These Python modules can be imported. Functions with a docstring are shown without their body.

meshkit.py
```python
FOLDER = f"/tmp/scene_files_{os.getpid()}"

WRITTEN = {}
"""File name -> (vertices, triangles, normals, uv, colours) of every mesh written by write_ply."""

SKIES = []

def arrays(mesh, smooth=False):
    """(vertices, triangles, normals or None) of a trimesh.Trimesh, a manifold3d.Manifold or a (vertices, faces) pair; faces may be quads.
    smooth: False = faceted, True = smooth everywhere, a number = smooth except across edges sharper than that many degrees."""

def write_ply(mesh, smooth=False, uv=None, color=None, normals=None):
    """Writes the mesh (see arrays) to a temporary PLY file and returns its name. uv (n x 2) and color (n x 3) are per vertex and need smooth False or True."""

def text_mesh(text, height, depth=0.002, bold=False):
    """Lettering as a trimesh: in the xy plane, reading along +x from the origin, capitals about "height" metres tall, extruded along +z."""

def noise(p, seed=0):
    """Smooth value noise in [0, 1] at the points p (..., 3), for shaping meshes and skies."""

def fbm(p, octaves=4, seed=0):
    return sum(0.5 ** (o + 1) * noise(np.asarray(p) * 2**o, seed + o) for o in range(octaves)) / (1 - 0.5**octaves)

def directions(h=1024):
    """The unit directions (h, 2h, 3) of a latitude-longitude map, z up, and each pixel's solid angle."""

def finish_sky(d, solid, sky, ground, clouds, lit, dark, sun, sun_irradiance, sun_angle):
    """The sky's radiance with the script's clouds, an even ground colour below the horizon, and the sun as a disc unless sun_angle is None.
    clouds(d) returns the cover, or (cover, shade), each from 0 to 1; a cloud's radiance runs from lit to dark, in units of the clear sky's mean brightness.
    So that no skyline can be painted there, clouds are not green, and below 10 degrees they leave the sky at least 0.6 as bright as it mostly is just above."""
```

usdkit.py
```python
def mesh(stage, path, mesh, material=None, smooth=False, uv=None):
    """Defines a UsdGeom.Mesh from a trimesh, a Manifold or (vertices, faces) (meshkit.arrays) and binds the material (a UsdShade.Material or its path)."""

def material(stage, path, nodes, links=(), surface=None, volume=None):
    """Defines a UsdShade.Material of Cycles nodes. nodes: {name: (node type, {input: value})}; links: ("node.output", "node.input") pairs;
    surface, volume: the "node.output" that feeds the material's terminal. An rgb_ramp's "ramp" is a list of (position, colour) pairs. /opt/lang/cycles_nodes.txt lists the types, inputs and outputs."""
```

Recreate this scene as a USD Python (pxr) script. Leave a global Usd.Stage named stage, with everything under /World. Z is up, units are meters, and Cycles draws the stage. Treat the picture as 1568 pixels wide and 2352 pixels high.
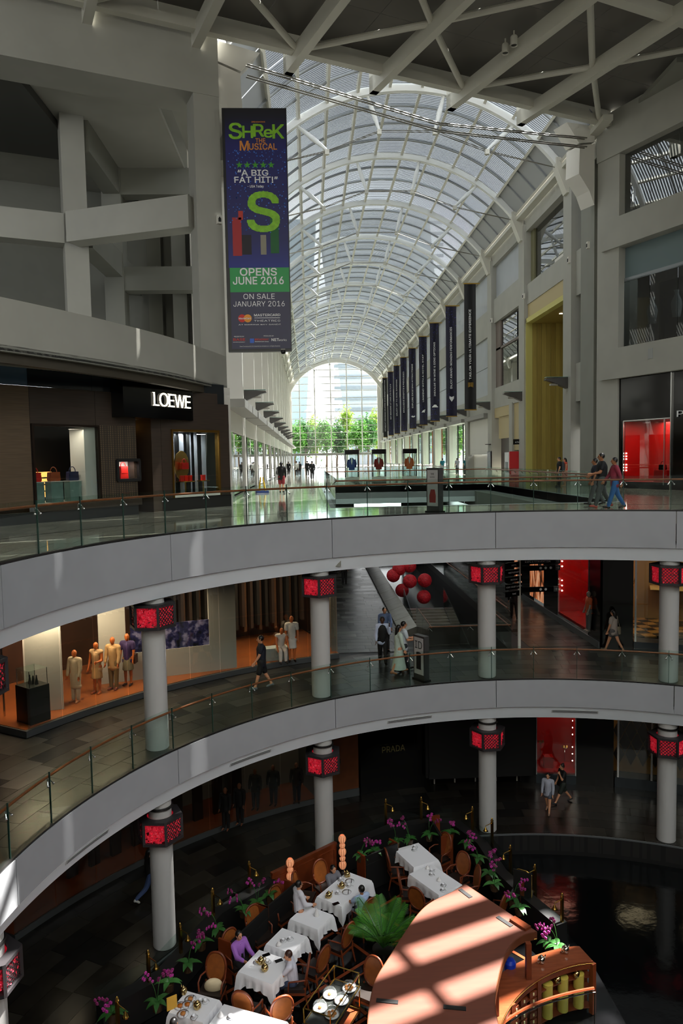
import math, random
import numpy as np, trimesh, manifold3d as m3, usdkit, meshkit
from pxr import Usd, UsdGeom, UsdLux, UsdShade, Gf, Sdf

stage = Usd.Stage.CreateInMemory()
UsdGeom.Xform.Define(stage, '/World')
K = 1.13            # the photo was surveyed in eye-height units; K turns them into metres
PI = math.pi
# ---------------------------------------------------------------- camera
FPX, YAW, PITCH, ROLL = 1710.287, 0.0419114, -0.0709639, 0.0184451
EYE = np.array([0, 0, 1.6])
def _axes():
    f = np.array([math.sin(YAW)*math.cos(PITCH), math.cos(YAW)*math.cos(PITCH), math.sin(PITCH)])
    r = np.cross(f, [0, 0, 1.]); r /= np.linalg.norm(r); d = np.cross(f, r)
    c, s = math.cos(ROLL), math.sin(ROLL)
    return np.array([c*r+s*d, -s*r+c*d, f])
AX = _axes()
cam = UsdGeom.Camera.Define(stage, '/World/camera')
R_, D_, F_ = AX
cam.AddTransformOp().Set(Gf.Matrix4d(*R_, 0, *(-D_), 0, *(-F_), 0, *(EYE*K), 1))
cam.CreateHorizontalApertureAttr(24.0); cam.CreateFocalLengthAttr(24.0*FPX/1568)
cam.CreateClippingRangeAttr((0.1, 2000.0)); cam.CreateExposureAttr(0.0)
# ---------------------------------------------------------------- daylight: sky and sun
sky = UsdLux.DomeLight.Define(stage, '/World/sky')
sky.CreateIntensityAttr(1.5); sky.CreateColorAttr(Gf.Vec3f(0.95, 0.98, 1.0))
SUN = np.array([0.45, 0.20, 0.87]); SUN /= np.linalg.norm(SUN)
sun = UsdLux.DistantLight.Define(stage, '/World/sun')
_x = np.cross([0, 1., 0], SUN); _x /= np.linalg.norm(_x); _y = np.cross(SUN, _x)
sun.AddTransformOp().Set(Gf.Matrix4d(*_x, 0, *_y, 0, *SUN, 0, 0, 0, 60, 1))
sun.CreateNormalizeAttr(True); sun.CreateIntensityAttr(11.0); sun.CreateAngleAttr(0.55); sun.CreateColorAttr(Gf.Vec3f(1.0, 0.97, 0.92))
def ray(px, py): return np.array([(px-784)/FPX, (py-1176)/FPX, 1.0]) @ AX
def Zp(px, py, z=0.0):            # the survey: where a sight line meets a level, an upright plane, ...
    d = ray(px, py); return EYE + d*(z-EYE[2])/d[2]
def Vp(px, py, xy):
    d = ray(px, py); return EYE + d*math.hypot(xy[0], xy[1])/math.hypot(d[0], d[1])
def Xp(px, py, x): d = ray(px, py); return EYE + d*x/d[0]
def Yp(px, py, y): d = ray(px, py); return EYE + d*y/d[1]
C0 = np.array([14.1, 35.5]); ES = np.array([-.922, -.387]); EU = np.array([.387, -.922])
def Pl(px, py, n, p): d = ray(px, py); n = np.asarray(n, float); return EYE + d*(n @ np.asarray(p))/(n @ d[:2])
def Ep(px, py, u=0.0): return Pl(px, py, (-.387, .922), C0+EU*u)
def Wp(px, py): return Pl(px, py, (.922, .387), C0)
def SU(s, u, z): p = C0+ES*s+EU*u; return np.array([p[0], p[1], z])
CX, CY, RR = 5.5206, 10.3558, 10.68
ZL, ZG = -4.895, -9.6
def pol(r, a, z=0.0): return np.array([CX+r*math.cos(math.radians(a)), CY+r*math.sin(math.radians(a)), z])
# ---------------------------------------------------------------- prims
USED = {}
def number(parent, name):
    k = (parent, name); n = USED.get(k, -1)+1; USED[k] = n
    return f'{parent}/{name}' + (f'_{n:03d}' if n else '')
def tag(p, label=None, cat=None, group=None, kind=None):
    pr = stage.GetPrimAtPath(p)
    for k, v in (('label', label), ('category', cat), ('group', group), ('kind', kind)):
        if v: pr.SetCustomDataByKey(k, v)
    return p
def thing(name, label, cat, loc=(0, 0, 0), rz=0.0, group=None, kind=None):
    p = number('/World', name); x = UsdGeom.Xform.Define(stage, p)
    x.AddTranslateOp().Set(Gf.Vec3d(*[float(v)*K for v in loc])); x.AddRotateZOp().Set(float(rz))
    return tag(p, label, cat, group, kind)
def arr(m):
    if isinstance(m, B): return m.v(), m.f()
    if hasattr(m, 'to_mesh'):
        q = m.to_mesh(); return np.asarray(q.vert_properties[:, :3], float), np.asarray(q.tri_verts)
    if isinstance(m, trimesh.Trimesh): return np.asarray(m.vertices), np.asarray(m.faces)
    return m
def part(parent, name, m, mat, smooth=False, label=None, kind=None):
    v, f = arr(m)
    if len(f) == 0: return None
    p = number(parent, name)
    usdkit.mesh(stage, p, (np.asarray(v)*K, f), mat, smooth=smooth)
    return tag(p, label, None, None, kind)
def one(name, m, mat, label, cat, group=None, kind=None, smooth=False):
    return tag(part('/World', name, m, mat, smooth), label, cat, group, kind)
def copy(src, loc, rz=0.0, label=None, group=None):
    s = stage.GetPrimAtPath(src); was = s.GetCustomData()
    name = src.split('/')[-1]
    if name[-4:-3] == '_' and name[-3:].isdigit(): name = name[:-4]
    p = thing(name, label or was['label'], was['category'], loc, rz, group or was.get('group'))
    q = stage.GetPrimAtPath(p); q.GetReferences().AddInternalReference(s.GetPath()); q.SetInstanceable(True)
    return p
# ---------------------------------------------------------------- mesh builder
class B:
    def __init__(s): s.V, s.F, s.n = [], [], 0
    def add(s, v, f):
        v = np.asarray(v, float).reshape(-1, 3); f = np.asarray(f, int)
        if f.shape[1] == 4: f = np.vstack([f[:, [0, 1, 2]], f[:, [0, 2, 3]]])
        s.V.append(v); s.F.append(f+s.n); s.n += len(v); return s
    def v(s): return np.vstack(s.V) if s.V else np.zeros((0, 3))
    def f(s): return np.vstack(s.F) if s.F else np.zeros((0, 3), int)
    def mesh(s, m, T=None):
        v, f = arr(m)
        if T is not None: v = v @ T[:3, :3].T + T[:3, 3]
        return s.add(v, f)
    def hexa(s, p): return s.add(p, [[0, 3, 2, 1], [4, 5, 6, 7], [0, 1, 5, 4], [1, 2, 6, 5], [2, 3, 7, 6], [3, 0, 4, 7]])
    def box(s, c, d, rz=0.0, e=None):
        x, y, z = np.array(d)/2.0
        p = np.array([[-x, -y, -z], [x, -y, -z], [x, y, -z], [-x, y, -z], [-x, -y, z], [x, -y, z], [x, y, z], [-x, y, z]])
        if rz:
            q = math.radians(rz); p = p @ np.array([[math.cos(q), math.sin(q), 0], [-math.sin(q), math.cos(q), 0], [0, 0, 1]])
        return s.hexa(p+np.array(c))
    def bx(s, x0, x1, y0, y1, z0, z1): return s.box(((x0+x1)/2, (y0+y1)/2, (z0+z1)/2), (abs(x1-x0), abs(y1-y0), abs(z1-z0)))
    def wall(s, a, b, z0, z1, t=.1, side=0.0):   # upright slab over the plan segment a-b, its thickness to the left (+) or right (-) by side
        a, b = np.array(a[:2], float), np.array(b[:2], float); d = (b-a)/np.linalg.norm(b-a); n = np.array([-d[1], d[0]])
        p0, p1 = n*(side-.5)*t, n*(side+.5)*t
        q = [a+p0, b+p0, b+p1, a+p1]
        return s.hexa([[*w, z0] for w in q]+[[*w, z1] for w in q])
    def beam(s, a, b, w, h, up=(0, 0, 1)):
        a, b = np.array(a, float), np.array(b, float); d = b-a; d /= np.linalg.norm(d)
        x = np.cross(d, up); x /= np.linalg.norm(x)+1e-9; y = np.cross(x, d); x, y = x*w/2, y*h/2
        return s.hexa([a-x-y, a+x-y, a+x+y, a-x+y, b-x-y, b+x-y, b+x+y, b-x+y])
    def tube(s, pts, r, n=8, cap=True):
        p = np.asarray(pts, float); m = len(p); r = np.broadcast_to(r, (m,))
        t = np.gradient(p, axis=0); t /= np.linalg.norm(t, axis=1, keepdims=True)+1e-12
        u = np.zeros_like(p); ref = np.array([0, 0, 1.]) if abs(t[0, 2]) < .9 else np.array([1., 0, 0])
        for i in range(m):
            a = np.cross(t[i], ref if i == 0 else np.cross(u[i-1], t[i])) if i == 0 else u[i-1]-t[i]*(u[i-1] @ t[i])
            u[i] = a/(np.linalg.norm(a)+1e-12)
        w = np.cross(t, u); g = np.arange(n)*2*PI/n
        v = p[:, None]+r[:, None, None]*(np.cos(g)[None, :, None]*u[:, None]+np.sin(g)[None, :, None]*w[:, None])
        i, j = np.meshgrid(np.arange(m-1), np.arange(n), indexing='ij')
        q = np.stack([i*n+j, i*n+(j+1) % n, (i+1)*n+(j+1) % n, (i+1)*n+j], -1).reshape(-1, 4)
        v = v.reshape(-1, 3); f = np.vstack([q[:, [0, 1, 2]], q[:, [0, 2, 3]]])
        if cap:
            c = [[0, k+1, k] for k in range(1, n-1)]+[[(m-1)*n, (m-1)*n+k, (m-1)*n+k+1] for k in range(1, n-1)]
            f = np.vstack([f, c])
        return s.add(v, f)
    def lathe(s, prof, c=(0, 0, 0), n=16):     # (r, z) profile about the upright through c
        pr = np.asarray(prof, float); g = np.arange(n)*2*PI/n; m = len(pr)
        v = np.stack([pr[:, None, 0]*np.cos(g), pr[:, None, 0]*np.sin(g), np.broadcast_to(pr[:, None, 1], (m, n))], -1).reshape(-1, 3)+np.array(c)
        i, j = np.meshgrid(np.arange(m-1), np.arange(n), indexing='ij')
        return s.add(v, np.stack([i*n+j, i*n+(j+1) % n, (i+1)*n+(j+1) % n, (i+1)*n+j], -1).reshape(-1, 4))
    def rev(s, prof, a0, a1, n, cx=CX, cy=CY):  # closed (r, z) outline, counter-clockwise, swept about the atrium's middle
        pr = np.asarray(prof, float); m = len(pr); g = np.radians(np.linspace(a0, a1, n+1))
        v = np.stack([cx+pr[None, :, 0]*np.cos(g)[:, None], cy+pr[None, :, 0]*np.sin(g)[:, None], np.broadcast_to(pr[None, :, 1], (n+1, m))], -1).reshape(-1, 3)
        i, j = np.meshgrid(np.arange(n), np.arange(m), indexing='ij')
        q = np.stack([i*m+j, (i+1)*m+j, (i+1)*m+(j+1) % m, i*m+(j+1) % m], -1).reshape(-1, 4)
        s.add(v, q[:, ::-1])
        caps = [[0, k, k+1] for k in range(1, m-1)]+[[n*m, n*m+k+1, n*m+k] for k in range(1, m-1)]
        s.F.append(np.array(caps)+s.n-len(v)); return s
    def ring(s, r0, r1, z0, z1, a0, a1, n): return s.rev([(r0, z0), (r1, z0), (r1, z1), (r0, z1)], a0, a1, n)
    def sph(s, c, r, sub=2, sq=(1, 1, 1)):
        m = trimesh.creation.icosphere(subdivisions=sub); return s.add(m.vertices*np.array(sq)*r+np.array(c), m.faces)
    def prism(s, poly, z0, z1, T=None):
        cs = m3.CrossSection([np.asarray(poly, float)[:, :2]], m3.FillRule.NonZero)
        v, f = arr(m3.Manifold.extrude(cs, z1-z0)); v = v+[0, 0, z0]
        if T is not None: v = v @ T[:3, :3].T+T[:3, 3]
        return s.add(v, f)
def frame_T(o, x, y, z):
    T = np.eye(4); T[:3, 0], T[:3, 1], T[:3, 2], T[:3, 3] = x, y, z, o; return T
def plate(regions, z0, z1):       # regions: [(+1/-1, [points])]
    m = None
    for sg, p in regions:
        cs = m3.CrossSection([np.asarray(p, float)[:, :2]], m3.FillRule.NonZero)
        if cs.area() < 1e-9: cs = m3.CrossSection([np.asarray(p, float)[::-1, :2]], m3.FillRule.NonZero)
        m = cs if m is None else (m+cs if sg > 0 else m-cs)
    return arr_shift(m3.Manifold.extrude(m, z1-z0), z0)
def arr_shift(m, z): v, f = arr(m); return v+[0, 0, z], f
def arc_pts(r, a0, a1, n=60): return [pol(r, a)[:2] for a in np.linspace(a0, a1, n)]
def text(parent, name, s, h, o, x, y, mat, center=True, bold=False, squeeze=1.0, depth=.01, serif=False, width=None, label=None):
    v, f = arr(meshkit.text_mesh(s, h, depth, bold)); v = np.array(v, float)
    if serif:
        pass
    w = v[:, 0].max()-v[:, 0].min()
    if width: squeeze = width/w
    v[:, 0] *= squeeze
    if center: v[:, 0] -= (v[:, 0].max()+v[:, 0].min())/2
    x, y = np.array(x, float), np.array(y, float); x /= np.linalg.norm(x); y /= np.linalg.norm(y)
    T = frame_T(o, x, y, np.cross(x, y))
    return part(parent, name, (v @ T[:3, :3].T+T[:3, 3], f), mat, label=label)
# ---------------------------------------------------------------- materials
MATS = {}
def lin(c):
    if isinstance(c, str):
        c = [int(c[i:i+2], 16)/255 for i in (0, 2, 4)]
        c = [x/12.92 if x < .04045 else ((x+.055)/1.055)**2.4 for x in c]
    return tuple(c)
def mat(name, col, rough=.5, metal=0.0, var=0.0, scale=3.0, bump=0.0, emit=0.0, stretch=(1, 1, 1), obj=False, **kw):
    if name in MATS: return MATS[name]
    col = lin(col); n = {'p': ('principled_bsdf', {'base_color': col, 'roughness': rough, 'metallic': metal, **kw})}; L = []
    if emit: n['p'][1].update(emission_color=col, emission_strength=emit)
    if var or bump:
        n['g'] = ('texture_coordinate', {}) if obj else ('geometry', {})
        n['m'] = ('mapping', {'scale': stretch}); L.append(('g.object' if obj else 'g.position', 'm.vector'))
        n['t'] = ('noise_texture', {'scale': scale, 'detail': 4.0}); L.append(('m.vector', 't.vector'))
        if var:
            n['r'] = ('rgb_ramp', {'ramp': [(.25, tuple(x*(1-var) for x in col)), (.75, tuple(min(1, x*(1+var)) for x in col))]})
            L += [('t.fac', 'r.fac'), ('r.color', 'p.base_color')]
        if bump:
            n['b'] = ('bump', {'strength': bump, 'distance': .01}); L += [('t.fac', 'b.height'), ('b.normal', 'p.normal')]
    m = usdkit.material(stage, '/World/Looks/'+name, n, L, surface='p.BSDF'); MATS[name] = m; return m
def glass(name, tint=(.86, .94, .91), ior=1.5, rough=0.0, gain=1.0):
    f0 = ((ior-1)/(ior+1))**2
    n = {'t': ('transparent_bsdf', {'color': tint}), 'g': ('glossy_bsdf', {'color': (gain, gain, gain), 'roughness': rough}), 'w': ('layer_weight', {'blend': .5}),
         'p': ('math', {'math_type': 'power', 'value2': 5.0}), 'q': ('math', {'math_type': 'multiply_add', 'value2': .8, 'value3': f0}), 'x': ('mix_closure', {})}
    m = usdkit.material(stage, '/World/Looks/'+name, n, [('w.facing', 'p.value1'), ('p.value', 'q.value1'), ('q.value', 'x.fac'), ('t.BSDF', 'x.closure1'), ('g.BSDF', 'x.closure2')], surface='x.closure'); MATS[name] = m; return m
UsdGeom.Scope.Define(stage, '/World/Looks')
fascia_m = mat('fascia_paint', '9b9da1', .55, var=.04, scale=1.5)
lip_m = mat('lip_paint', 'e4ebf1', .5)
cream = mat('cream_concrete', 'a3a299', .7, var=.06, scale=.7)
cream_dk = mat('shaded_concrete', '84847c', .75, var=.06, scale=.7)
white_m = mat('white_plaster', 'd6d3cb', .6, var=.03, scale=.6)
steel_w = mat('white_steel', 'c9c7bb', .45)
vault_w = mat('vault_white', 'e6e8e6', .45)
roof_m = mat('roof_panel', '6b6862', .7, var=.08, scale=.5)
dark = mat('dark_metal', '1c1b1a', .4, var=.1)
black = mat('black_gloss', '050505', .12)
blackm = mat('black_matte', '0b0b0b', .6)
wood = mat('rail_wood', '8a4a28', .35, var=.25, scale=6, stretch=(1, 1, 8))
chrome = mat('chrome', 'd8dadb', .15, 1.0)
steel = mat('brushed_steel', '9b9890', .3, 1.0, var=.15, scale=2.5)
brass = mat('brass', 'd9b15a', .2, 1.0)
gold = mat('gold_leaf', 'e0b063', .3, 1.0, bump=.4, scale=20)
pane = glass('pane_clear')
pane_rail = glass('rail_glass', (.90, .955, .93), 1.4, gain=.8)
pane_shop = glass('shop_glass', (.82, .86, .85), 1.6)
mirror_pane = glass('reflecting_glass', (.30, .33, .33), 3.2, gain=.75)
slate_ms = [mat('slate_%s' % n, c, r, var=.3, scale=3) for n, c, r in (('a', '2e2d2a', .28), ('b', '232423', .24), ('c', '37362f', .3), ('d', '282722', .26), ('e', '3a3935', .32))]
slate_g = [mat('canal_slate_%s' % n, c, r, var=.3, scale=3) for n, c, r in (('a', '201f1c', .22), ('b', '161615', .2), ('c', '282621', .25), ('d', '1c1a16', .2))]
red_p = mat('red_petal', 'e02840', .4, var=.3, scale=14, emit=.16)
# ================================================================ the big structure
def ang(p): return math.degrees(math.atan2(p[1]-CY, p[0]-CX))
def struct(name, label, cat='building part'): return thing(name, label, cat, kind='structure')
def rect_light(parent, pos, aim, w, h, power, col=(1, .8, .6)):
    p = number(parent, 'lamp_light'); l = UsdLux.RectLight.Define(stage, p)
    z = -(np.array(aim, float)-np.array(pos, float)); z /= np.linalg.norm(z)
    x = np.cross([0, 1., 0] if abs(z[1]) < .9 else [1., 0, 0], z); x /= np.linalg.norm(x); y = np.cross(z, x)
    l.AddTransformOp().Set(Gf.Matrix4d(*x, 0, *y, 0, *z, 0, *(np.array(pos)*K), 1))
    l.CreateWidthAttr(w*K); l.CreateHeightAttr(h*K); l.CreateIntensityAttr(power*2.5); l.CreateColorAttr(Gf.Vec3f(*col))
    UsdLux.LightAPI(l).CreateNormalizeAttr(False)
YK = [39.8+8.57*k for k in range(13)]; YE = 143.0
XL, XR = -3.4, 14.14
# ---- upper floor
tile_up = usdkit.material(stage, '/World/Looks/polished_tile', {'g': ('geometry', {}), 'm': ('mapping', {'scale': (1, 1, 1)}),
    'b': ('brick_texture', {'color1': lin('b9b4a4'), 'color2': lin('aaa596'), 'mortar': lin('7d796d'), 'scale': .55, 'mortar_size': .006, 'brick_width': .5, 'row_height': .5}),
    'p': ('principled_bsdf', {'roughness': .06, 'ior': 1.6})}, [('g.position', 'm.vector'), ('m.vector', 'b.vector'), ('b.color', 'p.base_color')], surface='p.BSDF')
VOID = [(.84, 24.6), (10.3, 24.6), (10.3, 43), (.84, 43)]
full = [(1, arc_pts(20, 12, 212, 50)+arc_pts(10.72, 212, 12, 90)), (1, [(XL, 21), (XR+2, 21), (XR+2, YE+1), (XL, YE+1)]),
        (-1, arc_pts(10.72, 0, 358, 120)), (-1, VOID)]
fl = struct('floor', 'polished cream stone floor of the upper level with a dark inlaid border', 'floor')
part(fl, 'tile_floor', plate(full, -.35, 0), tile_up)
inl = mat('inlay_stone', '37352f', .12)
part(fl, 'inlay_band', B().ring(13.6, 13.68, -.02, .003, 60, 170, 60), inl)
part(fl, 'inlay_band', B().ring(10.76, 10.92, -.02, .003, 30, 185, 90), inl)
part(fl, 'inlay_band', B().bx(-3.38, -3.0, 28.4, 140, -.02, .003), inl)
part(fl, 'void_edge_band', B().bx(.66, 10.48, 24.42, 24.6, -.9, .005).bx(.66, .84, 24.6, 43, -.9, .005).bx(10.3, 10.48, 24.6, 43, -.9, .005).bx(.66, 10.48, 43, 43.15, -.7, .005), fascia_m)
part(fl, 'slab_edge_lip', B().bx(.84, 10.3, 43.0, 43.25, -1.0, -.7).bx(10.28, 10.5, 24.6, 43, -1.25, -.9), lip_m)
# ---- the two ring balconies
JO = [91.3+26.45*k for k in range(-3, 5)]
def balcony(z0, what, seats, d1=1.03):
    st = struct('balcony_fascia', f'curved grey balcony front of the {what} level with a white lip below it', 'balcony')
    for a in JO:
        part(st, 'fascia_panel', B().rev([(10.64, z0-d1), (10.74, z0-d1), (10.74, z0-.005), (10.64, z0-.005)], a+.05, a+26.45-.05, 26), fascia_m, smooth=30)
    part(st, 'soffit_lip', B().rev([(10.7, z0-d1-.02), (10.86, z0-d1-.39), (11.0, z0-d1-.39), (11.0, z0-d1+.1), (10.72, z0-d1+.1)], 12, 206, 130), lip_m, smooth=30)
    part(st, 'edge_channel', B().ring(10.66, 10.78, z0-.01, z0+.035, 12, 206, 130), dark, smooth=30)
    for x0, y0, x1, y1 in seats:
        pass
    return st
f1 = balcony(0.0, 'upper', [])
f0 = balcony(ZL, 'middle', [], .80)
vent_m = mat('vent_metal', 'b9bcbd', .5); vent_d = mat('vent_slot', '6b6e70', .7)
for (x0, y0), (x1, y1) in (((545, 1764), (641, 1732)), ((904, 1670), (1003, 1656)), ((1272, 1643), (1378, 1648)), ((170, 1985), (270, 1912))):
    za = ZL-.96
    a0, a1 = ang(Zp(x0, y0, za)), ang(Zp(x1, y1, za))
    lo, hi = min(a0, a1), max(a0, a1)
    v_ = struct('air_vent', 'long slotted air vent set in the white balcony lip', 'vent')
    t = lambda r, z, o: (r+(-.92)*o, z+(-.39)*o)
    def strip(zc, h, o): return [t(10.7+.4324*(ZL-.82-(zc+h)), zc+h, o)[::1], t(10.7+.4324*(ZL-.82-(zc-h)), zc-h, o), t(10.7+.4324*(ZL-.82-(zc-h)), zc-h, -.02), t(10.7+.4324*(ZL-.82-(zc+h)), zc+h, -.02)]
    part(v_, 'vent_frame', B().rev(strip(za, .045, .012), lo, hi, 10), vent_m)
    for k in (-1, 1): part(v_, 'slot', B().rev(strip(za+.018*k, .011, .016), lo+.15, hi-.15, 10), vent_d)
# middle floor of slate tiles and canal-level floor
LW = [(.8, 20), (9.6, 20), (9.6, 75), (.8, 75)]; HOLE = [(3.85, 27.0), (7.3, 27.0), (7.3, 60), (3.85, 60)]
HOLE2 = [(3.85, 24.3), (6.6, 24.3), (6.6, 27.1), (3.85, 27.1)]
mid = [(1, arc_pts(19, 12, 212, 50)+arc_pts(10.72, 212, 12, 90)), (1, LW), (-1, arc_pts(10.72, 0, 358, 120)), (-1, HOLE), (-1, HOLE2)]
fm = struct('floor', 'dark slate tile floor of the middle level', 'floor')
grout = mat('dark_grout', '1d1c1b', .5)
part(fm, 'subfloor', plate(mid, ZL-.35, ZL-.012), grout)
fg = struct('floor', 'black slate tile walkway at the canal level', 'floor')
part(fg, 'subfloor', plate([(1, arc_pts(19, 12, 212, 50)+arc_pts(10.78, 212, 12, 90)), (-1, arc_pts(10.78, 0, 358, 120))], ZG-.5, ZG-.012), grout)
part(fg, 'kerb_strip', B().ring(10.77, 10.81, ZG-.03, ZG+.012, 12, 206, 120), mat('kerb_metal', '55585a', .35), smooth=30); part(fg, 'kerb_face', B().ring(10.78, 10.84, ZG-1, ZG-.03, 12, 206, 120), blackm, smooth=30)
rng = random.Random(4)
def slate_ring(parent, z, mats, a0, a1, rows, r0, dr, arc, cap=280):
    rest, tiles = [B() for _ in mats], []
    for i in range(rows):
        ra = r0+dr*i; da = math.degrees(arc/ra); a = a0+rng.random()*da
        while a < a1:
            e = min(a1, a+da*(.7+.6*rng.random()))
            tiles.append((ra, ra+dr-.008, a, e-math.degrees(.008/ra))); a = e
    tiles.sort(key=lambda t: math.hypot(*(pol(t[0], t[2])[:2])))
    for k, (ra, rb, a, e) in enumerate(tiles):
        m = rng.randrange(len(mats)); q = rng.uniform(0, .0015)
        if k < cap: part(parent, 'slate_tile', B().ring(ra, rb, z-.015, z+q, a, e, 2), mats[m])
        else: rest[m].ring(ra, rb, z-.015, z+q, a, e, 2)
    for b, m in zip(rest, mats):
        if b.n: part(parent, 'slate_tiles', b, m, kind='stuff')
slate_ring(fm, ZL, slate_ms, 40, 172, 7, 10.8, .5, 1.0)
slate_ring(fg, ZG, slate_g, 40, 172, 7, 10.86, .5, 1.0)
b5 = [B() for _ in slate_ms]
y = 24.6; i = 0
while y < 62:
    x = .8-.6*rng.random()
    while x < 9.6:
        e = min(9.6, x+.6+.7*rng.random()); xa = max(x, .8)
        inside = [(xa, e)]
        if y > 24.2: inside = [(xa, min(e, 3.2))] * (xa < 3.2)+[(max(xa, 7.35), e)]*(e > 7.35)
        for p, q in inside:
            if q-p > .05: b5[rng.randrange(5)].bx(p+.004, q-.004, y+.004, y+.446, ZL-.015, ZL+.001*rng.random())
        x = e
    y += .45; i += 1
for b, m in zip(b5, slate_ms): part(fm, 'slate_tiles', b, m, kind='stuff')
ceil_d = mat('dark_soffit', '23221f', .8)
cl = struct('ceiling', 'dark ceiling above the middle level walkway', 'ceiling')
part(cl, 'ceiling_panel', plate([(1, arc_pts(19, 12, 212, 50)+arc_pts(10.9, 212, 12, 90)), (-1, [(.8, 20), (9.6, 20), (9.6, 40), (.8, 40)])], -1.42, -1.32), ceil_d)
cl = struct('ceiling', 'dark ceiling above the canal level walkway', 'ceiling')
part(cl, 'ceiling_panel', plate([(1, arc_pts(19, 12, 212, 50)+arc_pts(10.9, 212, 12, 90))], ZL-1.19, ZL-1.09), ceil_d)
# ---- glass balustrades
def balustrade(z0, label, a_first=39.3, n=24, top=.98, rail=.875):
    t = thing('glass_balustrade', label, 'balustrade')
    for k in range(n):
        a = a_first+6.58*k
        part(t, 'glass_panel', B().rev([(10.70, z0-.02), (10.722, z0-.02), (10.722, z0+top), (10.70, z0+top)], a+.03, a+6.55, 6), pane_rail, smooth=30)
        j = pol(10.755, a, z0+rail-.03)
        br = B()
        for s in (-1, 1):
            q = pol(10.69, a+s*.42, z0+rail-.135); br.tube([j, (j+q)/2+[0, 0, .015], q], .011, 6).sph(q, .022, 1)
        part(t, 'rail_bracket', br, chrome)
        part(t, 'panel_joint', B().ring(10.695, 10.727, z0+.03, z0+top, a-.03, a+.03, 1), mat('joint_green', '2e4a42', .2))
    part(t, 'handrail', B().tube([pol(10.765, a, z0+rail) for a in np.linspace(a_first, a_first+6.58*n, 150)], .026, 8), wood, smooth=True)
    return t
balustrade(0.0, 'curved glass balustrade with brown handrail along the upper level')
balustrade(ZL, 'curved glass balustrade with brown handrail along the middle level')
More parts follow.
